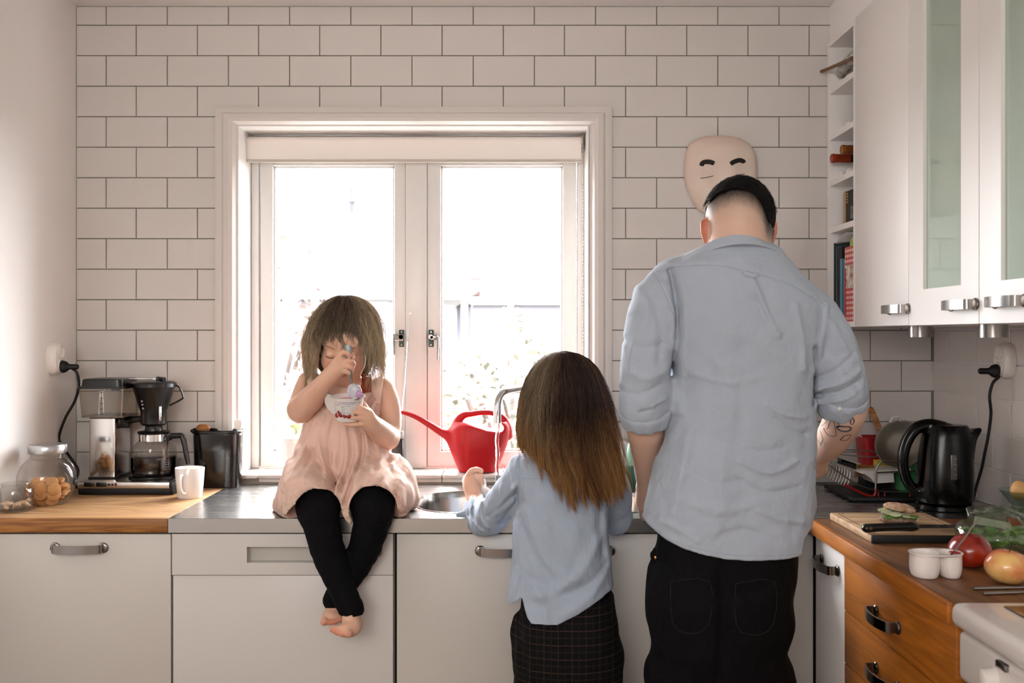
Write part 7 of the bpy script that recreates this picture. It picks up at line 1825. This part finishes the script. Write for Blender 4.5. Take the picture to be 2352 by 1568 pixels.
for i in range(4): finger(S, [A(1862+6*i, 1070, -.71+.0*i), A(1861+5*i, 1086, -.685), A(1866+4*i, 1094, -.665)], .0098)
finger(S, [A(1886, 1066, -.725), A(1893, 1078, -.70), A(1888, 1086, -.685)], .0112)
for x0, x1, fx in ((.43, .415, .40), (.56, .57, .585)):
    S.chain([(x0, ym, .85), (x1, ym, .48), (fx, ym, .10)], [.070, .058, .045], k=.04)
    S.chain([(fx, ym-.03, .05), (fx, ym+.08, .04), (fx, ym+.17, .03)], [.045, .040, .030], k=.02)
# ears
for q in (-1, 1):
    xe = 1622 if q < 0 else 1772
    S.chain([A(xe+q*1, 508, -.955), A(xe+q*6, 512, -.965), A(xe+q*6, 530, -.965), A(xe+q*3, 548, -.955), A(xe-q*2, 560, -.945)], [.006, .0075, .0078, .0068, .006], k=.006)
    S.ell(A(xe+q*1, 530, -.955), (.007, .014, .026), k=.006)
S.field(lambda d, X, Y, Z: np.maximum(d, .002-Z))
zf = interp_px([(1600, 520), (1627, 500), (1640, 468), (1660, 450), (1690, 442), (1715, 446), (1735, 456), (1752, 478), (1768, 520), (1800, 540)], -1.04)
skc, hrc, sc2 = lc('D3AE99'), lc('0E0B0A'), lc('9C8A7C')
def man_extra(V, c):
    X, Y, Z = V[:, 0], V[:, 1], V[:, 2]; z0 = zf(X); on = (Z > at(0, 560, -1.0).z) & (np.abs(X-at(1699, 0, -1).x) < .085)
    n = vnoise(X*260, Y*260, Z*260)
    dark = np.clip((Z-z0+.008+.010*(n-.5))/.020, 0, 1)*on; stub = np.clip((Z-z0+.066)/.05, 0, 1)*on*.6
    c = c*(1-stub[:, None])+sc2*stub[:, None]; st2 = np.clip((Z-z0+.030+.008*(n-.5))/.026, 0, 1)*on*.8; c = c*(1-st2[:, None])+lc('4A3F39')*st2[:, None]; c = c*(1-dark[:, None])+hrc*dark[:, None]
    ear = (np.abs(X-at(1699, 0, -.96).x) > .076)*(Z > at(0, 575, -.96).z)*(Z < at(0, 500, -.96).z); w = ear*.7
    return c*(1-w[:, None])+lc('C9603C')*w[:, None]
S.build('body', M_skin, mn, relax=1, color=skin_color('D3AE99', hd, extra=man_extra), label='fair skin with a shaved fade at the nape')
# hair cap above the fade
S = Sdf((.42, -1.12, 1.60), (.65, -.80, 1.79), .0024)
S.ell(hd.p(0, .018, .036), (.0755*.985+.008, .094*.985+.006, .086*.985+.010), k=0, rot=hd.R)
S.field(lambda d, X, Y, Z: np.maximum(d+.0035*(vnoise(X*170, Y*170, Z*90)-.5)+.002*(vnoise(X*400, Y*400, Z*300)-.5), np.where(Y < -.90, zf(X)+.012-Z, at(0, 520, -.95).z-Z)))
S.build('hair', mat('black_hair', '0A0807', rough=.85, spec=.2, var=.4, vscale=200), mn)
rs = np.random.RandomState(5); th = rs.uniform(0, PI, 1500); ph = rs.uniform(-1.3, 1.3, 1500); P = []
for a, p in zip(th, ph):
    n_ = Vector((math.sin(p)*1.0, -math.cos(p)*math.cos(a), math.cos(p)*math.sin(a))); q = hd.p(0, .018, .036)+Vector((n_.x*.083, n_.y*.095, n_.z*.094))
    if q.z < zf(np.array([q.x]))[0]+.008: continue
    d = (n_*.6+Vector((.25*math.copysign(1, n_.x), -.2, .3))).normalized()*rs.uniform(.002, .005); P.append([q+d*t for t in (-.3, .3, .7, 1.0)])
strands('hair_tips', np.array([[list(v) for v in p] for p in P]), .0004, MATS['black_hair'], mn)
S = Sdf(tuple(A(1750, 590, -.95)), tuple(A(1778, 552, -.86)), .003); S.ell(A(1762, 566, -.91), (.012, .030, .024), k=0); S.build('beard', MATS['black_hair'], mn)
for px, py in ((1628.5, 506), (1763.5, 511)): MB().box(A(px, py, -.965).x-.0022, -.978, A(0, py+6, -.965).z, A(px, py, -.965).x+.0022, -.955, A(0, py-5, -.965).z, bevel=.0015).build('glasses_temple', M_black, mn)
# jeans
S = Sdf((.24, -1.16, .03), (.86, -.70, .98), .0052)
S.loft(loft_keys([(1180, 1530, 1818, ym, .115), (1230, 1512, 1826, ym, .125), (1262, 1504, 1828, ym, .130), (1300, 1494, 1824, ym, .136), (1360, 1485, 1817, ym, .142), (1420, 1486, 1812, ym, .140), (1500, 1500, 1797, ym, .128), (1568, 1512, 1790, ym, .118), (1620, 1518, 1786, ym, .11)], ym, .12), k=0, n=2.5)
for x0, x1 in ((.410, .405), (.572, .58)): S.chain([(x0, ym, .58), (x1, ym, .40), (x1, ym+.01, .06)], [.095, .085, .072], k=.03)
folds(S, [([(1510, 1300), (1600, 1340), (1660, 1350)], -.004, .012, -1.07), ([(1800, 1310), (1740, 1350), (1680, 1352)], -.004, .012, -1.07), ([(1655, 1300), (1657, 1420), (1652, 1560)], -.010, .012, -1.07), ([(1800, 1400), (1812, 1440), (1790, 1500)], .004, .012, -1.0)], -1.16, -.95)
S.field(lambda d, X, Y, Z: np.maximum(d+.006*(vnoise(X*14, Y*14, Z*18)-.5)+.003*(vnoise(X*45, Y*45, Z*50)-.5), .05-Z))
M_jean = cloth_mat('black_denim', '070709', weave=1000, bump=.3, wr=.12, sheen=0)
jn = S.build('jeans', M_jean, mn, relax=1); onj = Sticker(jn)
for pts in ([(1540, 1335), (1545, 1430), (1585, 1455), (1628, 1432), (1630, 1335), (1540, 1335)], [(1690, 1340), (1692, 1436), (1735, 1458), (1776, 1432), (1778, 1335), (1690, 1340)]):
    P = [onj(p.x, p.y, .0006) for p in spline([Vector((x, y, 0)) for x, y in pts], 3)]; MB().tube(P, .0009, n=5).build('pocket_seam', mat('jean_seam', '151517', rough=.9) if 'jean_seam' not in MATS else MATS['jean_seam'], mn)
MB().disc_axis(A(1504, 1280, -1.0), (-.5, -.85, 0), [(.0045, 0), (.0042, .002), (.002, .003)], n=16).build('copper_rivet', mat('copper', 'C07A50', rough=.3, metal=1), mn)
b = MB(); b.tube(spline([A(1503, 1262, -.99), A(1498, 1268, -1.0), A(1498, 1282, -1.0), A(1503, 1290, -.99)], 4), 1, flat=(.010, .003, (-1, -.5, 0))); b.build('belt_loop', M_jean, mn)
for fx in (.40, .585):
    S = Sdf((fx-.07, ym-.10, -.002), (fx+.07, ym+.25, .12), .005); S.chain([(fx, ym-.04, .045), (fx, ym+.08, .040), (fx, ym+.185, .030)], [.050, .045, .036], k=.02); S.field(lambda d, X, Y, Z: np.maximum(d, .001-Z)); S.build('slipper', MATS['grey_felt'], mn)
# shirt
S = Sdf((.17, -1.16, .80), (.97, -.72, 1.64), .0036)
S.loft(loft_keys([(556, 1640, 1758, -.960, .060), (570, 1600, 1785, -.957, .074), (592, 1560, 1802, ym, .092), (615, 1524, 1826, ym, .104), (650, 1512, 1858, ym, .116), (700, 1514, 1888, ym, .124), (760, 1530, 1886, ym, .126), (830, 1546, 1872, ym, .122), (900, 1545, 1866, ym, .118), (980, 1528, 1865, ym, .118), (1060, 1504, 1864, ym, .124), (1130, 1486, 1862, ym, .132), (1190, 1472, 1858, ym, .140), (1240, 1466, 1855, ym, .146), (1295, 1464, 1850, ym, .150)], ym, .12), k=0, n=2.5)
S.chain([A(1550, 652, ym), A(1514, 700, -.955), A(1494, 790, -.965), A(1482, 880, -.975), A(1481, 935, -.972)], [.060, .066, .064, .060, .059], k=.02)
S.chain([A(1482, 915, -.975), A(1483, 940, -.966)], [.062, .0585], k=.004)
S.chain([A(1838, 705, ym), A(1868, 735, -.955), A(1902, 795, -.965), A(1928, 858, -.97), A(1934, 895, -.965)], [.056, .062, .060, .058, .056], k=.02)
S.chain([A(1936, 898, -.965), A(1930, 926, -.94)], [.0585, .053], k=.004)
S.cone(A(1482, 958, -.955), A(1484, 1002, -.91), .0500, .0545, k=.003, sub=True)
S.cone(A(1930, 938, -.940), A(1920, 985, -.885), .0490, .056, k=.003, sub=True)
# folds, as they fall in the photograph
Yb = -1.07
MF = [([(1540, 620), (1553, 720), (1550, 800), (1548, 860)], -.012, .007, -1.0), ([(1520, 650), (1545, 730), (1548, 800)], .006, .007, -1.0), ([(1865, 800), (1872, 870), (1866, 930)], -.010, .006, -1.0), ([(1895, 700), (1880, 780), (1868, 850)], .005, .008, -1.0),
      ([(1575, 660), (1580, 760), (1572, 860), (1565, 950)], .006, .014, Yb), ([(1620, 700), (1640, 820), (1640, 960)], -.004, .016, Yb), ([(1730, 640), (1760, 720), (1790, 770)], .006, .007, Yb), ([(1735, 680), (1765, 740), (1800, 770)], -.004, .006, Yb),
      ([(1700, 800), (1705, 900), (1700, 1010)], -.004, .018, Yb), ([(1660, 1040), (1655, 1130), (1640, 1220)], .004, .018, Yb), ([(1590, 990), (1570, 1080), (1545, 1180)], .006, .014, Yb), ([(1830, 700), (1848, 780), (1852, 850)], .005, .010, Yb),
      ([(1560, 1150), (1650, 1170), (1740, 1150)], .004, .012, Yb), ([(1700, 1060), (1770, 1085), (1835, 1060)], .0045, .007, Yb), ([(1690, 1100), (1760, 1130), (1840, 1120)], -.004, .007, Yb), ([(1740, 1170), (1790, 1190), (1848, 1200)], .004, .008, Yb), ([(1780, 960), (1820, 990), (1858, 1000)], -.004, .006, Yb), ([(1760, 930), (1810, 955), (1860, 960)], .004, .006, Yb),
      ([(1600, 860), (1680, 880), (1760, 860)], .0025, .008, Yb), ([(1640, 1230), (1700, 1215), (1780, 1240)], -.0035, .010, Yb), ([(1520, 1200), (1560, 1215), (1600, 1240)], .004, .008, Yb), ([(1640, 1010), (1720, 1035), (1800, 1030)], -.003, .007, Yb), ([(1575, 1080), (1640, 1110), (1700, 1100)], -.0025, .008, Yb),
      ([(1440, 780), (1475, 800), (1520, 790)], -.005, .007, -1.02), ([(1445, 850), (1480, 870), (1530, 850)], .005, .009, -1.02), ([(1430, 900), (1470, 905), (1520, 880)], -.005, .007, -1.02), ([(1470, 660), (1480, 720), (1455, 790)], .006, .010, -1.0), ([(1500, 680), (1515, 760), (1510, 830)], -.005, .008, -1.01),
      ([(1500, 935), (1518, 922), (1530, 915)], .005, .005, -1.03), ([(1470, 948), (1495, 940), (1512, 930)], -.005, .004, -1.03),
      ([(1880, 870), (1920, 850), (1960, 810)], -.006, .006, -1.02), ([(1885, 895), (1930, 880), (1975, 850)], .006, .006, -1.02), ([(1885, 912), (1930, 900), (1980, 870)], -.007, .005, -1.02), ([(1900, 930), (1945, 915), (1985, 885)], .004, .004, -1.02), ([(1905, 740), (1925, 790), (1950, 830)], .005, .009, -1.0), ([(1890, 800), (1915, 820), (1945, 800)], -.004, .007, -1.01), ([(1940, 860), (1960, 880), (1970, 905)], -.005, .005, -1.01)]
MF = [(p, h*(1.15 if y == Yb else 1.0), w*(.9 if y == Yb else 1), y) for p, h, w, y in MF]
folds(S, MF, -1.16, -.93)
folds(S, [([(1508, 640), (1520, 622), (1560, 611), (1640, 608), (1700, 618), (1760, 634), (1820, 655), (1880, 690), (1900, 705)], -.0022, .0022, -1.05)], -1.16, -.95)
S.field(lambda d, X, Y, Z: d+.008*(vnoise(X*13, Y*13, Z*8)-.5)+.0045*(vnoise(X*34+Z*14, Y*34, Z*30)-.5)+.002*(vnoise(X*80-Z*40, Y*80, Z*70)-.5))
hem = interp_px([(1380, 1150), (1466, 1183), (1475, 1192), (1500, 1218), (1530, 1240), (1565, 1256), (1610, 1268), (1660, 1277), (1720, 1281), (1780, 1281), (1830, 1279), (1845, 1274), (1849, 1240), (1870, 1225)], -1.06)
S.field(lambda d, X, Y, Z: np.maximum(d, hem(X)-Z))
S.loft(loft_keys([(1225, 1510, 1830, ym, .112), (1320, 1488, 1836, ym, .130)], ym, .1), k=0, sub=True)
M_msh = cloth_mat('light_blue_oxford', 'A6AFBB', weave=650, bump=.5, wr=.38, stretch=(1, 1, .7))
shm = S.build('shirt', M_msh, mn, relax=1, label='light blue long sleeved shirt with rolled cuffs'); onm = Sticker(shm)
seam(onm, [(1506, 642), (1520, 623), (1560, 612), (1640, 609), (1700, 619), (1760, 635), (1820, 656), (1880, 691), (1898, 703)], M_sg, mn, 'yoke_seam', .0007)
seam(onm, [(1498, 622), (1520, 660), (1545, 720), (1553, 780)], M_sg, mn, 'armhole_seam', .0007); seam(onm, [(1888, 706), (1884, 760), (1870, 830), (1864, 880)], M_sg, mn, 'armhole_seam', .0007)
seam(onm, [(1478, 1186), (1505, 1214), (1535, 1236), (1570, 1251), (1660, 1272), (1760, 1276), (1840, 1272)], M_sg, mn, 'hem_stitch', .0005)
P = [onm(x, y, o) for x, y, o in ((1708, 621, .0005), (1714, 629, .004), (1728, 632, .005), (1738, 632, .004), (1743, 628, .0005))]
b = MB(); b.tube(spline(P, 4), 1, flat=(.008, .0015, (0, -1, 0))); b.build('loop_tab', M_msh, mn)
# collar: stand and folded leaf
b = MB(); rings = []; cx0, cy0 = A(1692, 0, -.965).x, -.962
for i in range(49):
    a = 2*PI*i/48; c, s_ = math.cos(a), math.sin(a)    # s_=-1 is the nape
    up = A(0, 540, -1.03).z+.000-.034*(s_+1)*.5*1.6+.006*c*-1-.012*abs(c)**3; lo = A(0, 561, -1.04).z-.030*(s_+1)*.5-.016*abs(c)**2.5
    ra, rb = .0775+.018*abs(c)**4, .072
    rings.append([(cx0+(ra+.020)*c, cy0+(rb+.015)*s_, lo), (cx0+(ra+.019)*c, cy0+(rb+.014)*s_, lo+.003), (cx0+(ra+.002)*c, cy0+(rb+.002)*s_, up), (cx0+(ra-.003)*c, cy0+(rb-.003)*s_, up-.001), (cx0+(ra)*c, cy0+rb*s_, lo-.004)])
b.loft(rings, False, False); b.build('collar', M_msh, mn, angle=60)
# rolled cuffs and button
def cuff(c0, c1, r0, r1, nm='rolled_cuff'):
    c0, c1 = Vector(c0), Vector(c1); ax = (c1-c0); L_ = ax.length
    b = MB(); b.disc_axis(c0, ax, [(r0-.003, 0), (r0+.0015, .002), (r0+.003, .3*L_), (r1+.003, .85*L_), (r1+.002, L_-.001), (r1-.001, L_), (r1-.004, L_-.002), (r0-.006, .1*L_)], n=40)
    for v in b.bm.verts: q = v.co-c0; k = 1+.03*math.sin(7*math.atan2(q.x, q.y)+q.length*90); v.co = c0+q*k
    return b.build(nm, M_msh, mn, angle=60)
c1 = cuff(A(1481, 932, -.974), A(1484, 962, -.953), .060, .057); c2 = cuff(A(1935, 900, -.965), A(1924, 935, -.935), .0585, .056)
MB().disc_axis(Sticker(c2)(1928, 948-10, .0005), (-.1, -1, -.2), [(.0045, -.001), (.0045, .0012), (.003, .0016)], n=16).build('button', mat('pearl_button', 'D8D4CE', rough=.25), mn)
# tattoo: abstract line drawing on the forearm
bod = [o for o in mn.children if o.name.startswith('body')][0]; onb = Sticker(bod); M_tat = mat('tattoo_ink', '1C2430', rough=.6); M_tat2 = mat('tattoo_ink_pale', '7F9CA8', rough=.6)
T = [([(1892, 983), (1901, 984), (1905, 972), (1912, 962), (1917, 975), (1921, 998), (1912, 1001), (1900, 997), (1892, 983)], .0011, M_tat), ([(1917, 962), (1922, 968), (1928, 976), (1934, 979)], .0011, M_tat), ([(1922, 981), (1932, 988), (1946, 989), (1954, 984), (1953, 979), (1940, 978), (1928, 978), (1922, 981)], .0028, M_tat),
     ([(1927, 968), (1925, 960), (1930, 954)], .0009, M_tat), ([(1958, 958), (1962, 966), (1958, 974), (1953, 970), (1958, 958)], .0013, M_tat), ([(1950, 948), (1955, 955), (1952, 961), (1950, 948)], .0014, M_tat), ([(1930, 961), (1935, 962)], .0016, M_tat), ([(1935, 968), (1940, 970)], .0016, M_tat),
     ([(1930, 1010), (1940, 1000), (1955, 998), (1945, 1010), (1930, 1010)], .0012, M_tat), ([(1880, 975), (1884, 990), (1890, 1008), (1884, 1020)], .0009, M_tat2), ([(1872, 1000), (1880, 1012), (1886, 1022)], .0009, M_tat2), ([(1900, 965), (1894, 972), (1886, 978)], .0009, M_tat2), ([(1890, 1015), (1896, 1018), (1893, 1024)], .0011, M_tat2)]
for pts, r, m in T:
    P = [onb(p.x, p.y, .0) for p in spline([Vector((x, y, 0)) for x, y in pts], 3)]; b = MB(); b.tube(P, 1, flat=(r*2, .0005, (0, -1, 0))); b.build('tattoo_line', m, mn, smooth=False)
